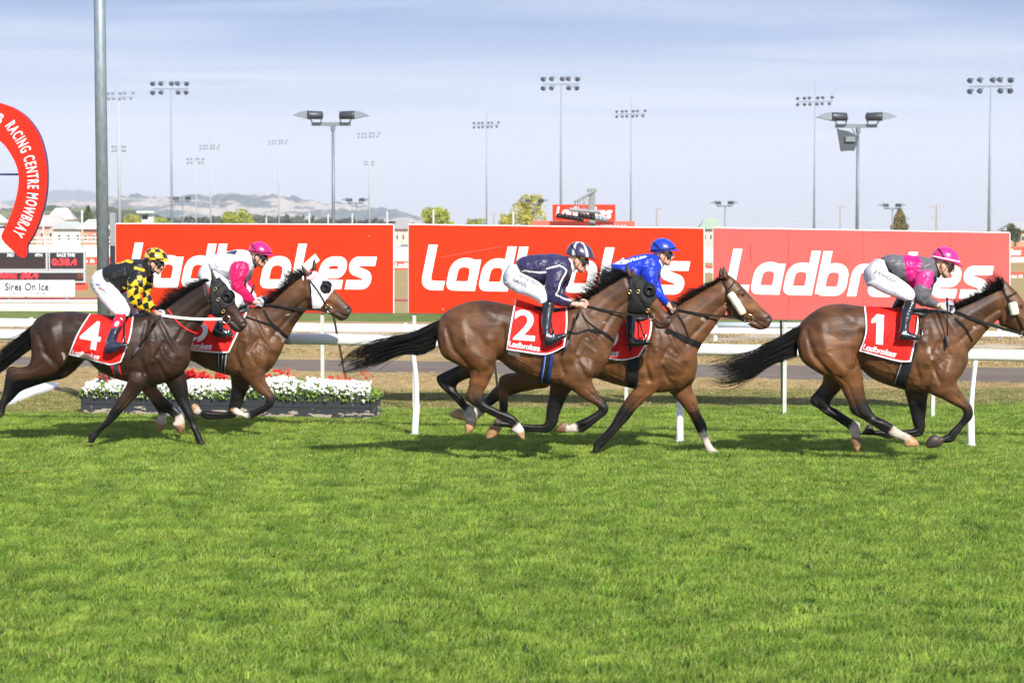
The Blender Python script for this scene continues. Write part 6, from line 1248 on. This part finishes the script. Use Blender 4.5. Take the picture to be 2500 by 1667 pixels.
    tag(mobj('foliage', v, f, Mleaf, root), kind='stuff')
    v = []; f = []; yv_ = []; yf_ = []
    for _ in range(1850):
        s = rng.uniform(0, 1); dq = abs(rng.normal(.02, .20)); 
        if dq > .52: continue
        if noise.noise(Vector((s*LN*2.2, dq*5, 7))) < -.38: continue
        low = rng.random()**2.2*.10 if dq < .1 else 0; z = top(s*LN, dq)+rng.uniform(-.01, .022)-low*1.2; p = a+u*LN*s+w*(dq-.03); disc(v, f, np.array((p[0], p[1], z)), rng.uniform(.019, .030), (rng.normal(0, .35), -.9+rng.normal(0, .3), .65), 5)
    tag(mobj('white_flowers', v, f, Mw, root), kind='stuff')
    v = []; f = []
    for cs, n_ in ((.05, 9), (.36, 60), (.40, 60), (.46, 50), (.33, 50), (.52, 24), (.60, 20), (.66, 14), (.70, 10), (.865, 16), (.90, 6), (.97, 6)):
        hgt_ = rng.uniform(.02, .10)
        for _ in range(int(n_*1.5)):
            s = cs+rng.normal(0, .013); dq = rng.uniform(.34, .58); z = top(s*LN, dq)+rng.uniform(.0, .07)+hgt_; p = a+u*LN*s+w*dq; disc(v, f, np.array((p[0], p[1], z)), rng.uniform(.014, .026), (rng.normal(0, .5), -.8, .6), 4)
    tag(mobj('red_flowers', v, f, Mr, root), kind='stuff')
planter()

# ------------------------------------------------------------------ floodlight masts
def bowl(name, m, s=1.):                       # one round floodlight with its yoke, facing down and forward
    mb = MB(); v = []; f = []; pr_ = [(.02, .30), (.16, .26), (.24, .12), (.30, -.02), (.30, -.05), (.0, -.03)]; n = 12
    for j, (r, z) in enumerate(pr_):
        for i in range(n): th = 2*math.pi*i/n; v.append((s*r*math.cos(th), s*r*math.sin(th), s*z))
        if j:
            for i in range(n): f.append(((j-1)*n+i, (j-1)*n+(i+1) % n, j*n+(i+1) % n, j*n+i))
    mb.add(v, f); me_o = mb; me_o.tube([(-.33*s, 0, .05*s), (-.33*s, 0, .38*s), (.33*s, 0, .38*s), (.33*s, 0, .05*s)], .03*s, 5); return me_o
masts = {}
def mast(x, yh, D, kind, lean, label, mid=None, tone='galv_far', wb=.34):
    b = G(x, HOR+CAMH*FPX/D); top = P(x, yh, D); h = top[2]; root = empty('floodlight_mast', (top[0], D, 0), label, 'floodlight', 'floodlight masts round the tracks')
    lx = (b[0]-top[0]); MB().tube([(top[0]-.0, D, 0), (top[0], D, h*.5), (top[0], D, h)], [wb/2, wb*.36, wb*.17], 10).build('mast_pole', M[tone], root, True)
    W_ = 4.0 if kind == 'A' else 5.0; s = .95 if kind == 'A' else .80
    R_ = lambda xx: np.array((xx*math.cos(lean), xx*math.sin(lean), 0))
    c = np.array((top[0], D, h)); tl = .035 if kind == 'B' else .012
    MB().tube([c-R_(W_/2)-np.array((0, 0, tl*W_/2)), c+R_(W_/2)+np.array((0, 0, tl*W_/2))], .07, 6).build('crossbar', M[tone], root)
    ups = [-1, -.55, .05, .38, .9] if kind == 'A' else [-1, -.62, -.34, .14, .42, .95]; dns = [-1, -.55, .42, .88] if kind == 'A' else [-1, -.6, -.3, .1, .38, .8]; off = .42*s*1.25
    key = (kind, tone)
    for up, arr in ((1, ups), (-1, dns)):
        for q in arr:
            p = c+R_(q*W_/2)+np.array((0, -.15, up*off+tl*q*W_/2))
            if key not in masts: masts[key] = bowl('lamp', M['lampdark'], s*.98); 
            o = masts[key] if not isinstance(masts[key], MB) else None
            if o is None: mb = masts[key]; o = mb.build('lamp', M['lampdark'] if tone != 'faint' else mat('hazed_lamp', (.17, .19, .22), .6), None, True); masts[key] = o; first = True  # lamps of the faint masts have distance haze in their colour
            else: o = o.copy(); COL.objects.link(o)
            o.parent = root; o.location = p-np.array(root.location); o.rotation_euler = (R(38+((q*37) % 7)*3), 0, R(((q*91) % 5-2.5)*14))
    if kind == 'B': MB().tube([c, c+np.array((0, 0, 2.8))], .035, 5).build('lightning_rod', M[tone], root)
    if mid:
        z = P(x, mid, D)[2]; MB().tube([(c[0]-1.1, D, z), (c[0]+1.1, D, z)], .06, 6).build('lower_bar', M[tone], root)
        for q in (-1, -.5, .6, 1):
            for up in (1, -1):
                o = masts[key].copy() if not isinstance(masts[key], MB) else None
                if o: COL.objects.link(o); o.parent = root; o.location = (q*1.0, -.1, z+up*.35); o.scale = (.7, .7, .7); o.rotation_euler = (R(60), 0, 0)
    return root
M['faint'] = mat('hazed_mast', (.34, .36, .385), .6)  # lighter mast steel, distance haze put into the colour
mast(1370, 206, 226, 'A', .10, 'floodlight mast with nine lamps standing above the middle signboard'); mast(2419, 211, 191, 'A', .0, 'tallest floodlight mast with nine lamps, rightmost in the sky'); mast(417, 217, 233, 'A', .14, 'floodlight mast with nine lamps left of the near double lamp')
mast(1990, 248, 284, 'B', .12, 'floodlight mast with twelve lamps and a long rod, beside the triple lamp post'); mast(1541, 279, 347, 'B', .12, 'floodlight mast with twelve lamps and a rod right of the red building'); mast(1188, 306, 403, 'B', .12, 'thin floodlight mast with a rod over the gap between left and middle signboards')
mast(901, 331, 480, 'B', .15, 'faint mast with a second small cluster of lamps half way down', 399, 'faint', .5); mast(513, 360, 530, 'B', .15, 'faint mast just right of the nine lamp mast on the left', None, 'faint', .5); mast(680, 348, 560, 'B', .12, 'faint mast between the left hills and the near double lamp', None, 'faint', .55)
mast(478, 394, 520, 'A', .15, 'short faint mast in front of the hills carrying a small lamp cluster', None, 'faint', .4).scale = (1, 1, 1)
mast(289, 236, 330, 'B', .15, 'tall pale mast with two tiers right behind the thick steel pole', 364, 'faint', .62)
def double(x, ya, D, arm, label, ls=1., third=False):
    c = P(x, ya, D); root = empty('lamp_post', (c[0], D, 0), label, 'lamp post', 'double headed lamp posts'); k = ls
    MB().tube([(c[0], D, 0), (c[0], D, c[2])], [.085*k, .06*k], 12).build('pole', M['galv_lamp'], root, True); MB().box((c[0]-.08*k, D, c[2]), (arm, .12*k, .16*k)).build('crossarm', M['galv_lamp'], root); MB().tube([(c[0], D, c[2]-.3*k), (c[0], D, c[2]-.08*k)], .10*k, 10).build('collar', M['galv_lamp'], root)
    for s in (-1, 1):
        q = np.array((c[0]-.08*k+s*(arm/2-.12*k), D-.02, c[2]+.40*k)); lr = empty('lamp', tuple(root.location), None, None); lr.parent = root; lr.location = (0, 0, 0)
        mb = MB(); r_ = Vector((0, 1, 0)); from mathutils import Matrix
        prof = [(-.40, .10), (-.36, .19), (.20, .20), (.30, .21)]; mb.tube([tuple(q+np.array((-s*.0+s*a*k, 0, .02*a))) for a, _ in prof], [b_*k*.95 for _, b_ in prof], 14); mb.build('housing', M['lampdark'], lr, True)
        mb = MB(); v = [];
        x0 = q+np.array((s*.30*k, 0, 0)); tip = q+np.array((s*.95*k, 0, -.02*k)); v = [x0+np.array((0, -.2*k, .19*k)), x0+np.array((0, .2*k, .19*k)), x0+np.array((0, .2*k, -.17*k)), x0+np.array((0, -.2*k, -.17*k)), tip+np.array((0, -.2*k, 0)), tip+np.array((0, .2*k, 0)), (x0+tip)/2+np.array((0, -.2*k, .15*k)), (x0+tip)/2+np.array((0, .2*k, .15*k))]
        mb.add(v, [(0, 1, 7, 6), (6, 7, 5, 4), (3, 4, 5, 2), (0, 6, 4, 3), (1, 2, 5, 7), (0, 3, 2, 1)]); mb.build('visor', M['lampgrey'], lr)
        MB().tube([tuple(q+np.array((s*.25*k, -.22*k, -.05*k))), tuple(q+np.array((s*.05*k, -.12*k, -.36*k))), tuple(q+np.array((-s*.30*k, -.12*k, -.36*k))), tuple(q+np.array((-s*.38*k, -.2*k, -.05*k)))], .03*k, 6).build('yoke', M['lampdark'], lr)
    if third:
        q = P(2066, 342, D); lr = empty('hanging_lamp', tuple(root.location), None, None); lr.parent = root; lr.location = (0, 0, 0)
        mb = MB(); v = [q+np.array(p)*k*1.22 for p in ((-.36, -.2, .38), (-.30, .25, .38), (-.16, .25, -.40), (-.20, -.2, -.38), (.42, -.2, .10), (.42, .25, .14), (.28, .2, -.36), (.26, -.2, -.40), (.05, -.2, .30), (.05, .25, .32))]
        mb.add(v, [(0, 8, 4, 7, 3), (1, 2, 6, 5, 9), (0, 1, 9, 8), (8, 9, 5, 4), (4, 5, 6, 7), (0, 3, 2, 1), (3, 7, 6, 2)]); mb.build('housing', mat('hanging_lamp_body', (.045, .055, .065), .5), lr); MB().box(tuple(q+np.array((.12, -.24, .02))), (.42*k, .2, .22*k), None).build('gear_box', M['galv_lamp'], lr)
        MB().tube([tuple(q+np.array((-.40, -.1, .42))*k), tuple(q+np.array((-.30, 0, .66))*k), tuple(q+np.array((.20, 0, .66))*k), tuple(q+np.array((.38, -.1, .2))*k)], .035, 6).build('yoke', M['lampdark'], lr)
double(813, 303.5, 85, 1.62, 'near lamp post with two big floodlights over the left signboard', .92); double(2095, 308, 85, 1.74, 'near lamp post with two big floodlights and a third hanging below', .95, True)
for x, y, lb in ((870, 496, 'small double lamp post in front of the pale hills beside a faint mast'), (1307, 498, 'small double lamp post in front of the yellow tree'), (1770, 503, 'small double lamp post alone in the sky over the signboard gap'), (2179, 509, 'small double lamp post in front of the brown conifer'), (446, 492, 'tiny double lamp post against the hills by the nine lamp mast')):
    double(x, y, 235, 1.75, lb, .95)

# ------------------------------------------------------------------ starting lamps gantry, red building
gr = empty('gantry', tuple(P(1447, 585, 95)), 'grey lighting gantry with sloping arm and dark lamp bars over the middle signboard', 'gantry'); D = 95; gy = mat('gantry_grey', (.20, .21, .205), .6)
a = P(1446, 466, D); MB().box((a[0], D, a[2]/2), (.26, .26, a[2])).build('column', gy, gr); MB().box((a[0]-.02, D, a[2]+.02), (.44, .34, .16)).build('head_block', gy, gr)
MB().tube([P(1449, 468, D-.2), P(1403, 493, D-.6)], .055, 8).build('sloping_arm', gy, gr); MB().tube([P(1390, 512, D-.5), P(1466, 518, D-.3)], .10, 8).build('lower_bar', gy, gr)
for i in range(7): x = 1405+i*6.5; MB().tube([P(x, 493-(x-1403)*.53, D-.5), P(x-6+(i % 2)*4, 513, D-.45)], .020, 4).build('hanger', gy, gr)
for (x0, y0, x1, y1) in ((1366, 527, 1420, 535), (1418, 526, 1476, 536)):
    for i in range(7): t = i/6; p = P(x0+(x1-x0)*t, y0+(y1-y0)*t, D-.6); MB().tube([p+np.array((-.14, 0, .02)), p+np.array((.10, 0, -.02))], [.10, .125], 8).build('bar_lamp', M['black'] if x0 < 1400 or i < 4 else M['lampgrey'], gr, True)
    MB().tube([P(x0, y0-2, D-.5), P(x1, y1-2, D-.5)], .03, 6).build('lamp_bar', M['lampdark'], gr)
rb = empty('red_building', tuple(P(1420, 600, 150)), 'red roofed board structure with a smaller white lettered sign on top, behind the gantry', 'building')
rect('facade', 1298, 540, 1550, 606, 150, 3., mat('red_fascia', (.72, .10, .06), .6), rb); rect('sign_panel', 1349, 499.5, 1502.5, 539.5, 149.5, .3, M['red'], rb)
p0 = P(1358, 534, 149.45); flat_logo('lettering', p0, P(1495, 536, 149.45)-p0, P(1358, 504, 149.45)-p0, M['letter'], rb, .01)
t_at('AUSTRALIA', 1446, 549.5, 1532, 560, 149.9, M['letter'], rb, .02)
# hoardings far across the track, seen through the gaps
def hoard(label, x0, y0, x1, y1, D, kind, tx=None, m='redhoard'):
    root = empty('hoarding', tuple(P((x0+x1)/2, HOR+CAMH*FPX/D, D)), label, 'sign', 'red advertising hoardings across the track'); rect('panel', x0, y0, x1, y1, D, .06, M[m], root)
    if kind == 'logo': p0 = P(tx[0], y1-(y1-y0)*.16, D-.02); flat_logo('lettering', p0, P(tx[1], y1-(y1-y0)*.16, D-.02)-p0, P(tx[0], y0+(y1-y0)*.2, D-.02)-p0, M['letter'], root, .01)
    else: t_at(kind, tx[0], y0+(y1-y0)*.3, tx[1], y1-(y1-y0)*.25, D-.02, M['letter'], root, .03)
    for xx in (x0+4, x1-4): rect('leg', xx-1, y1, xx+1, HOR+CAMH*FPX/D, D+.05, .05, M['white_old'], root)
hoard('red hoarding seen between the scoreboard and the thick pole', 150, 627, 280, 646, 130, 'Races &', (172, 232)); hoard('red hoarding seen in the gap right of the left signboard', 958, 637, 1070, 658, 125, 'logo', (964, 1040))
hoard('red hoarding seen in the gap between middle and faded signboards', 1690, 648, 1800, 670, 118, 'logo', (1697, 1764)); hoard('upper red hoarding at the right edge of the view', 2400, 602, 2560, 628, 140, 'logo', (2418, 2494)); hoard('lower orange red hoarding reading AUS TRA at the right edge', 2390, 664, 2620, 688, 105, 'TASMANIAUS TRACKS', (2402, 2560))

# ------------------------------------------------------------------ white walls, houses, trees, poles, hills
wl = empty('boundary_wall', tuple(P(1250, 640, 156)), 'long white boundary wall running right across behind the tracks', 'wall'); a = P(-900, 640, 156); b = P(3400, 606, 156); MB().box(((a[0]+b[0])/2, 156.1, 1.12/2), (b[0]-a[0], .2, 1.12)).build('wall_face', mat('white_render', (.74, .73, .68), .7, var=.08, nz=.6), wl); MB().box(((a[0]+b[0])/2, 156.1, 1.17), (b[0]-a[0], .28, .07)).build('coping', M['white_old'], wl)
pf = empty('paling_fence', tuple(P(100, 601, 210)), 'white horse fence with slim rails beyond the boundary wall on the left', 'fence')
for z in (.7, 1.15, 1.6): a = P(-400, 600, 230); b = P(700, 600, 230); MB().box(((a[0]+b[0])/2, 230, z), (b[0]-a[0], .06, .12)).build('rail', M['white'], pf)
for i in range(16): x = -380+i*70; a = P(x, 600, 230); MB().box((a[0], 230.08, .9), (.14, .1, 1.8)).build('post', M['white'], pf)
def house(x0, x1, D, zw, zr, wall, roof, label, hip=.25):
    a, b = P(x0, 560, D), P(x1, 560, D); w = b[0]-a[0]; dp = w*.6; root = empty('house', ((a[0]+b[0])/2, D+dp/2, 0), label, 'house', 'houses beyond the racecourse'); cx_ = (a[0]+b[0])/2
    MB().box((cx_, D+dp/2, zw/2), (w, dp, zw)).build('wall', mat('house_wall', wall, .8, var=.1, nz=.8), root); o = .5; v = [(a[0]-o, D-o, zw), (b[0]+o, D-o, zw), (b[0]+o, D+dp+o, zw), (a[0]-o, D+dp+o, zw), (a[0]+w*hip, D+dp/2, zr), (b[0]-w*hip, D+dp/2, zr)]
    v2 = [(p[0], p[1], p[2]+.003) for p in v]; mobj('roof', v2, [(0, 1, 5, 4), (1, 2, 5), (2, 3, 4, 5), (3, 0, 4), (3, 2, 1, 0)], mat('house_roof', roof, .7, var=.1, nz=.5), root)
    for i in range(3):
        xx = a[0]+w*(.2+.3*i); wf = MB().box((xx, D-.02, zw*.55), (w*.10, .08, zw*.36)).build('window', M['white'], root); MB().box((xx, D-.05, zw*.55), (w*.08, .06, zw*.28)).build('pane', mat('window_glass', (.04, .05, .06), .1), wf)
    return root
house(88, 160, 330, 3.0, 4.9, (.55, .30, .24), (.42, .33, .31), 'house with a faded pink roof right of the winning post'); house(118, 176, 420, 4.6, 7.0, (.66, .56, .44), (.48, .44, .38), 'cream gabled house standing behind the pink roofed house'); house(130, 205, 290, 2.6, 3.7, (.55, .52, .46), (.34, .36, .33), 'low house with a green roof in front of the conifer')
house(196, 262, 280, 2.6, 3.9, (.46, .20, .12), (.62, .58, .52), 'brick house with a pale roof beside the thick pole'); house(-60, 8, 260, 3.4, 4.6, (.7, .7, .66), (.55, .58, .52), 'white building at the far left edge behind the horseshoe'); house(960, 1010, 300, 2.6, 4.0, (.6, .45, .35), (.26, .25, .25), 'grey roofed house seen in the gap right of the left signboard')
house(1712, 1760, 300, 2.6, 4.2, (.5, .4, .33), (.25, .33, .24), 'green roofed house seen in the gap before the faded signboard'); house(2455, 2540, 280, 2.4, 3.6, (.45, .22, .12), (.3, .3, .28), 'brown house at the far right edge over the hoardings')
tw = empty('judges_tower', tuple(P(362, 590, 240)), 'small pale green hut on legs over the left signboard', 'hut'); a = P(362, 540, 240); gm = mat('pale_green_paint', (.55, .62, .52), .7)
MB().box((a[0], 240, a[2]/2+.4), (1.3, 1.4, a[2]+.6)).build('cabin', gm, tw); MB().box((a[0]-.15, 239.8, a[2]+1.05), (2.0, 2.2, .22)).build('roof', gm, tw); MB().box((a[0]-.25, 239.28, a[2]+.45), (.7, .06, .5)).build('window', M['black'], tw)
# small parked vehicles glimpsed in the gap
for x, c_, lb in ((972, (.75, .75, .76), 'white van parked far away in the gap beside the left signboard'), (988, (.16, .22, .32), 'blue car parked far away in the gap beside the left signboard')):
    D = 170; a = P(x, 632, D); cr = empty('parked_car', (a[0], D, 0), lb, 'car'); w = .55; cm = mat('car_paint', c_, .3)
    v = []; prof = [(-.62, .25), (-.62, .7), (-.45, .78), (-.3, 1.25), (.28, 1.25), (.45, .8), (.62, .7), (.62, .25)]
    for y in (0, 1.6): v += [(a[0]+px_*1.0, D+y, z) for px_, z in prof]
    n = 8; mobj('body', v, [tuple(range(n)), tuple(range(2*n-1, n-1, -1))]+[(i, n+i, n+(i+1) % n, (i+1) % n) for i in range(n)], cm, cr); MB().box((a[0], D-.02, 1.02), (.55, .03, .25)).build('window', M['black'], cr)
    for s in (-.38, .38): MB().torus((a[0]+s, D-.02, .24), .16, .07).build('wheel', M['black'], cr, True)
def tree(x, yt, w, D, label, cols, seed, conical=False, low=False):
    r_ = np.random.default_rng(seed); c = P(x, yt, D); h = c[2]; W_ = w*D/FPX/2; root = empty('tree', (c[0], D, 0), label, 'tree', 'trees beyond the racecourse')
    mb = MB(); mb.tube([(c[0], D, 0), (c[0]+.1, D, h*.35), (c[0], D, h*.85)], [.22, .16, .04], 8)
    for i in range(7): a = r_.uniform(0, 6.28); z = h*r_.uniform(.25, .6); mb.tube([(c[0], D, z), (c[0]+W_*.6*math.cos(a), D+W_*.6*math.sin(a), z+h*.2)], [.09, .03], 5)
    mb.build('trunk', mat('bark', (.10, .08, .06), .9), root); m = mat('leaf', cols, .6, var=.5, nz=.9, trans=.35); v = []; f = []; 
    blobs = [(r_.uniform(-.72, .72), r_.uniform(-.6, .6), r_.uniform(.40, .90), r_.uniform(.24, .42)) for _ in range(16)]+[(0, 0, .6, .5)]
    for k in range(5200):
        if conical: z = r_.uniform(.08, 1.0)**1.0; rr = (1-z)**.75*(.85+.12*math.sin(z*26))*r_.uniform(.3, 1)**.5+.03; a = r_.uniform(0, 6.28); p = np.array((rr*math.cos(a), rr*math.sin(a), z))
        else:
            b_ = blobs[r_.integers(len(blobs))]; d = r_.normal(0, 1, 3); d /= np.linalg.norm(d); q = r_.uniform(.6, 1.05)*b_[3]; p = np.array((b_[0]+d[0]*q, b_[1]+d[1]*q, b_[2]+d[2]*q*.55))
            if noise.noise(Vector(p*4.5)+Vector((seed, 0, 0))) < -.18: continue
            p[2] = min(p[2], 1.02)
            if p[2] < (.12 if low else .2): continue
        s = W_*r_.uniform(.03, .065)+.04; cc = np.array((c[0]+p[0]*W_, D+p[1]*W_, p[2]*h)); nx = r_.normal(0, 1, 3); nx /= np.linalg.norm(nx); ny = np.cross(nx, r_.normal(0, 1, 3)); ny /= np.linalg.norm(ny)+1e-9; n = len(v); v += [cc-nx*s, cc-ny*s*.6, cc+nx*s, cc+ny*s*.6]; f.append((n, n+1, n+2, n+3))
    mobj('crown', v, f, m, root)
YG = (.40, .43, .06); YL = (.50, .47, .09); GR = (.12, .17, .04)
tree(1072, 509, 106, 300, 'round yellow green tree over the gap between left and middle signboards', YG, 1); tree(1290, 479, 96, 290, 'tall yellow tree left of the gantry', YL, 2); tree(1235, 522, 60, 280, 'low yellow bushy tree at the foot of the tall yellow tree', YL, 3, low=True); tree(1160, 536, 50, 330, 'small low yellow tree further left of the tall yellow tree', YG, 4, low=True)
tree(578, 513, 96, 300, 'round yellow tree over the left signboard in front of the hills', YG, 5); tree(326, 526, 46, 300, 'small yellow tree beside the pale green hut', YL, 6, low=True); tree(395, 534, 60, 320, 'low yellow bush right of the pale green hut', YG, 7, low=True); tree(215, 503, 66, 300, 'green conifer beside the thick steel pole', GR, 8, True); tree(2197, 508, 78, 290, 'brown conifer behind a small double lamp post', (.25, .20, .07), 9, True); tree(2478, 548, 40, 260, 'dark tree at the right edge above the hoardings', (.12, .15, .06), 10, low=True)
def upole(x, y, D, arms, label):
    c = P(x, y, D); root = empty('utility_pole', (c[0], D, 0), label, 'pole', 'utility poles and their wires'); m = mat('pole_timber', (.32, .30, .27), .8); MB().tube([(c[0], D, 0), (c[0], D, c[2])], [.16, .12], 8).build('pole', m, root)
    for ya, w in arms: z = P(x, ya, D)[2]; MB().box((c[0], D, z), (w*D/FPX, .12, .12)).build('crossarm', m, root)
    for k in (-1, -.5, .5, 1): MB().tube([(c[0]+k*w*D/FPX*.48, D, z), (c[0]+k*w*D/FPX*.48, D, z+.35)], .05, 5).build('insulator', m, root)
upole(2287, 500, 300, [(529, 28), (506, 34)], 'utility pole with two crossarms right of the brown conifer'); upole(2052, 504, 380, [(506, 22)], 'thin utility pole left of the triple lamp post foot'); upole(1604, 509, 340, [(510, 22)], 'thin utility pole right of the red building'); upole(1206, 522, 360, [(524, 12)], 'short utility pole between the two yellow trees'); 
for x, y, D in ((1058, 512, 240), (801, 522, 300), (200, 513, 230), (105, 520, 230), (755, 520, 260), (860, 522, 300), (945, 515, 280), (650, 530, 300), (1253, 516, 230)):
    a = P(x, y, D); o = MB().tube([(a[0], D, 0), (a[0], D, a[2])], .10, 8).build('marker_pole', M['white_old'], None, True); tag(o, 'plain pale marker pole %s' % {1058: 'in front of the round yellow green tree', 801: 'beside the near double lamp post', 200: 'in front of the green conifer', 105: 'at the foot of the horseshoe', 755: 'between the dark hedge and the double lamp post', 860: 'under the small double lamp against the hills', 945: 'at the right end of the hills', 650: 'beside the faint mast over the left signboard', 1253: 'in front of the tall yellow tree'}[x], 'pole', 'pale marker poles')
for (x0, y0, x1, y1, lb) in ((1604, 511, 2052, 507, 'faint power line between the two thin utility poles'), (2052, 506, 2287, 507, 'faint power line from thin pole to the crossarm pole'), (2287, 507, 2700, 520, 'upper power line running off the right edge'), (2287, 529, 2700, 552, 'lower power line running off the right edge'), (1604, 540, 2287, 530, 'long low power line above the faded signboard')):
    o = MB().tube([P(x0+(x1-x0)*t, y0+(y1-y0)*t+4*math.sin(math.pi*t), 340) for t in np.linspace(0, 1, 12)], .035, 5).build('power_line', mat('wire', (.35, .36, .4), .6), None); tag(o, lb, 'wire', 'utility poles and their wires')
# hills: far blue mountain, farmland ridge and tree belts with haze put into their colours, darker near slope
def hill(name, prof, D, depth, base_px, m, amp, seed, nx=220, ny=26):
    prof = np.array(prof, float); v = []; f = []; xs_ = np.linspace(prof[0, 0], prof[-1, 0], nx)
    for j in range(ny+1):
        t = j/ny
        for i, x in enumerate(xs_):
            yt = np.interp(x, prof[:, 0], prof[:, 1]); d = D+depth*t; top = P(x, yt, D+depth); hh = top[2]
            z = hh*(math.sin(min(1, t*1.0)*math.pi/2))**1.15; z += amp*(noise.noise(Vector((x*.02+seed, t*3, 1)))+.6*noise.noise(Vector((x*.07+seed, t*7, 3)))+.5*noise.noise(Vector((x*.25, t*9, seed))))*min(1, t*2); v.append((top[0]*(d/(D+depth)), d, z if j else -5))
    for j in range(ny):
        for i in range(nx-1): q = j*nx+i; f.append((q, q+1, q+nx+1, q+nx))
    tag(mobj(name, v, f, m, None, True), kind='structure')
def hmat(name, field, wood, sc, thr):
    m = bpy.data.materials.new(name); m.use_nodes = True; N = m.node_tree.nodes; L = m.node_tree.links; b = N['Principled BSDF']; b.inputs['Roughness'].default_value = 1; b.inputs['Specular IOR Level'].default_value = 0
    g = N.new('ShaderNodeNewGeometry'); mp = N.new('ShaderNodeMapping'); mp.inputs['Scale'].default_value = (1, .22, 5); L.new(g.outputs['Position'], mp.inputs[0]); t = N.new('ShaderNodeTexNoise'); t.inputs['Scale'].default_value = sc; t.inputs['Detail'].default_value = 9; t.inputs['Roughness'].default_value = .66; L.new(mp.outputs[0], t.inputs['Vector'])
    r = N.new('ShaderNodeMapRange'); r.inputs[1].default_value = thr-.02; r.inputs[2].default_value = thr+.02; L.new(t.outputs[0], r.inputs[0]); mx = N.new('ShaderNodeMixRGB'); L.new(r.outputs[0], mx.inputs[0]); mx.inputs[1].default_value = (*field, 1); mx.inputs[2].default_value = (*wood, 1); L.new(mx.outputs[0], b.inputs['Base Color']); return m
hill('mountain', [(-700, 520), (-200, 500), (0, 492), (60, 484), (110, 470), (160, 462), (200, 464), (240, 474), (330, 490), (480, 500), (700, 530), (900, 556)], 7000, 1500, 0, hmat('mountain_forest', (.10, .13, .14), (.06, .09, .10), .004, .5), 8, 1)
hill('hills', [(-700, 505), (-200, 498), (0, 495), (100, 497), (180, 490), (240, 497), (290, 486), (340, 482), (380, 489), (440, 478), (520, 482), (560, 476), (610, 474), (680, 478), (740, 488), (800, 500), (870, 502), (920, 512), (960, 514), (1000, 526), (1040, 540), (1100, 556)], 2300, 1000, 0, hmat('hill_farmland', (.46, .40, .34), (.12, .145, .15), .009, .495), 7, 4)
hill('near_slope', [(-700, 520), (0, 512), (100, 506), (180, 512), (260, 508), (330, 516), (400, 530), (480, 536), (620, 530), (740, 536), (900, 548), (1000, 558)], 1100, 350, 0, hmat('slope_scrub', (.20, .20, .09), (.05, .07, .035), .02, .47), 2.5, 8)
tr_ = []; v = []; f = []; r_ = np.random.default_rng(3)
for k in range(2600):
    x = r_.uniform(-500, 1010); d = r_.uniform(700, 900); yb_ = np.interp(x, [0, 300, 640, 760, 1000], [535, 538, 532, 535, 548])+r_.normal(0, 3.0); p = P(x, yb_, d); s = r_.uniform(.8, 1.9)
    nx_ = r_.normal(0, 1, 3); nx_ /= np.linalg.norm(nx_); ny_ = np.cross(nx_, r_.normal(0, 1, 3)); ny_ /= np.linalg.norm(ny_); n = len(v); p[2] = max(p[2]*r_.uniform(.1, 1), .3); v += [p-nx_*s, p-ny_*s, p+nx_*s, p+ny_*s]; f.append((n, n+1, n+2, n+3))
o = mobj('distant_woods', v, f, mat('distant_leaf', (.045, .06, .035), .9)); tag(o, 'dark belt of distant trees at the foot of the hills', 'woods', kind='stuff')

# pale summer air: far things fade
hb = MB().box((0, 5400, 120-1), (21000, 13400, 244)).build('haze', None); hm = bpy.data.materials.new('haze'); hm.use_nodes = True; N = hm.node_tree.nodes; N.clear(); ho_ = N.new('ShaderNodeOutputMaterial'); pv = N.new('ShaderNodeVolumePrincipled'); pv.inputs['Color'].default_value = (.93, .95, 1, 1); pv.inputs['Density'].default_value = HAZE; pv.inputs['Anisotropy'].default_value = 0; hm.node_tree.links.new(pv.outputs[0], ho_.inputs['Volume']); hb.data.materials.append(hm); tag(hb, kind='stuff')
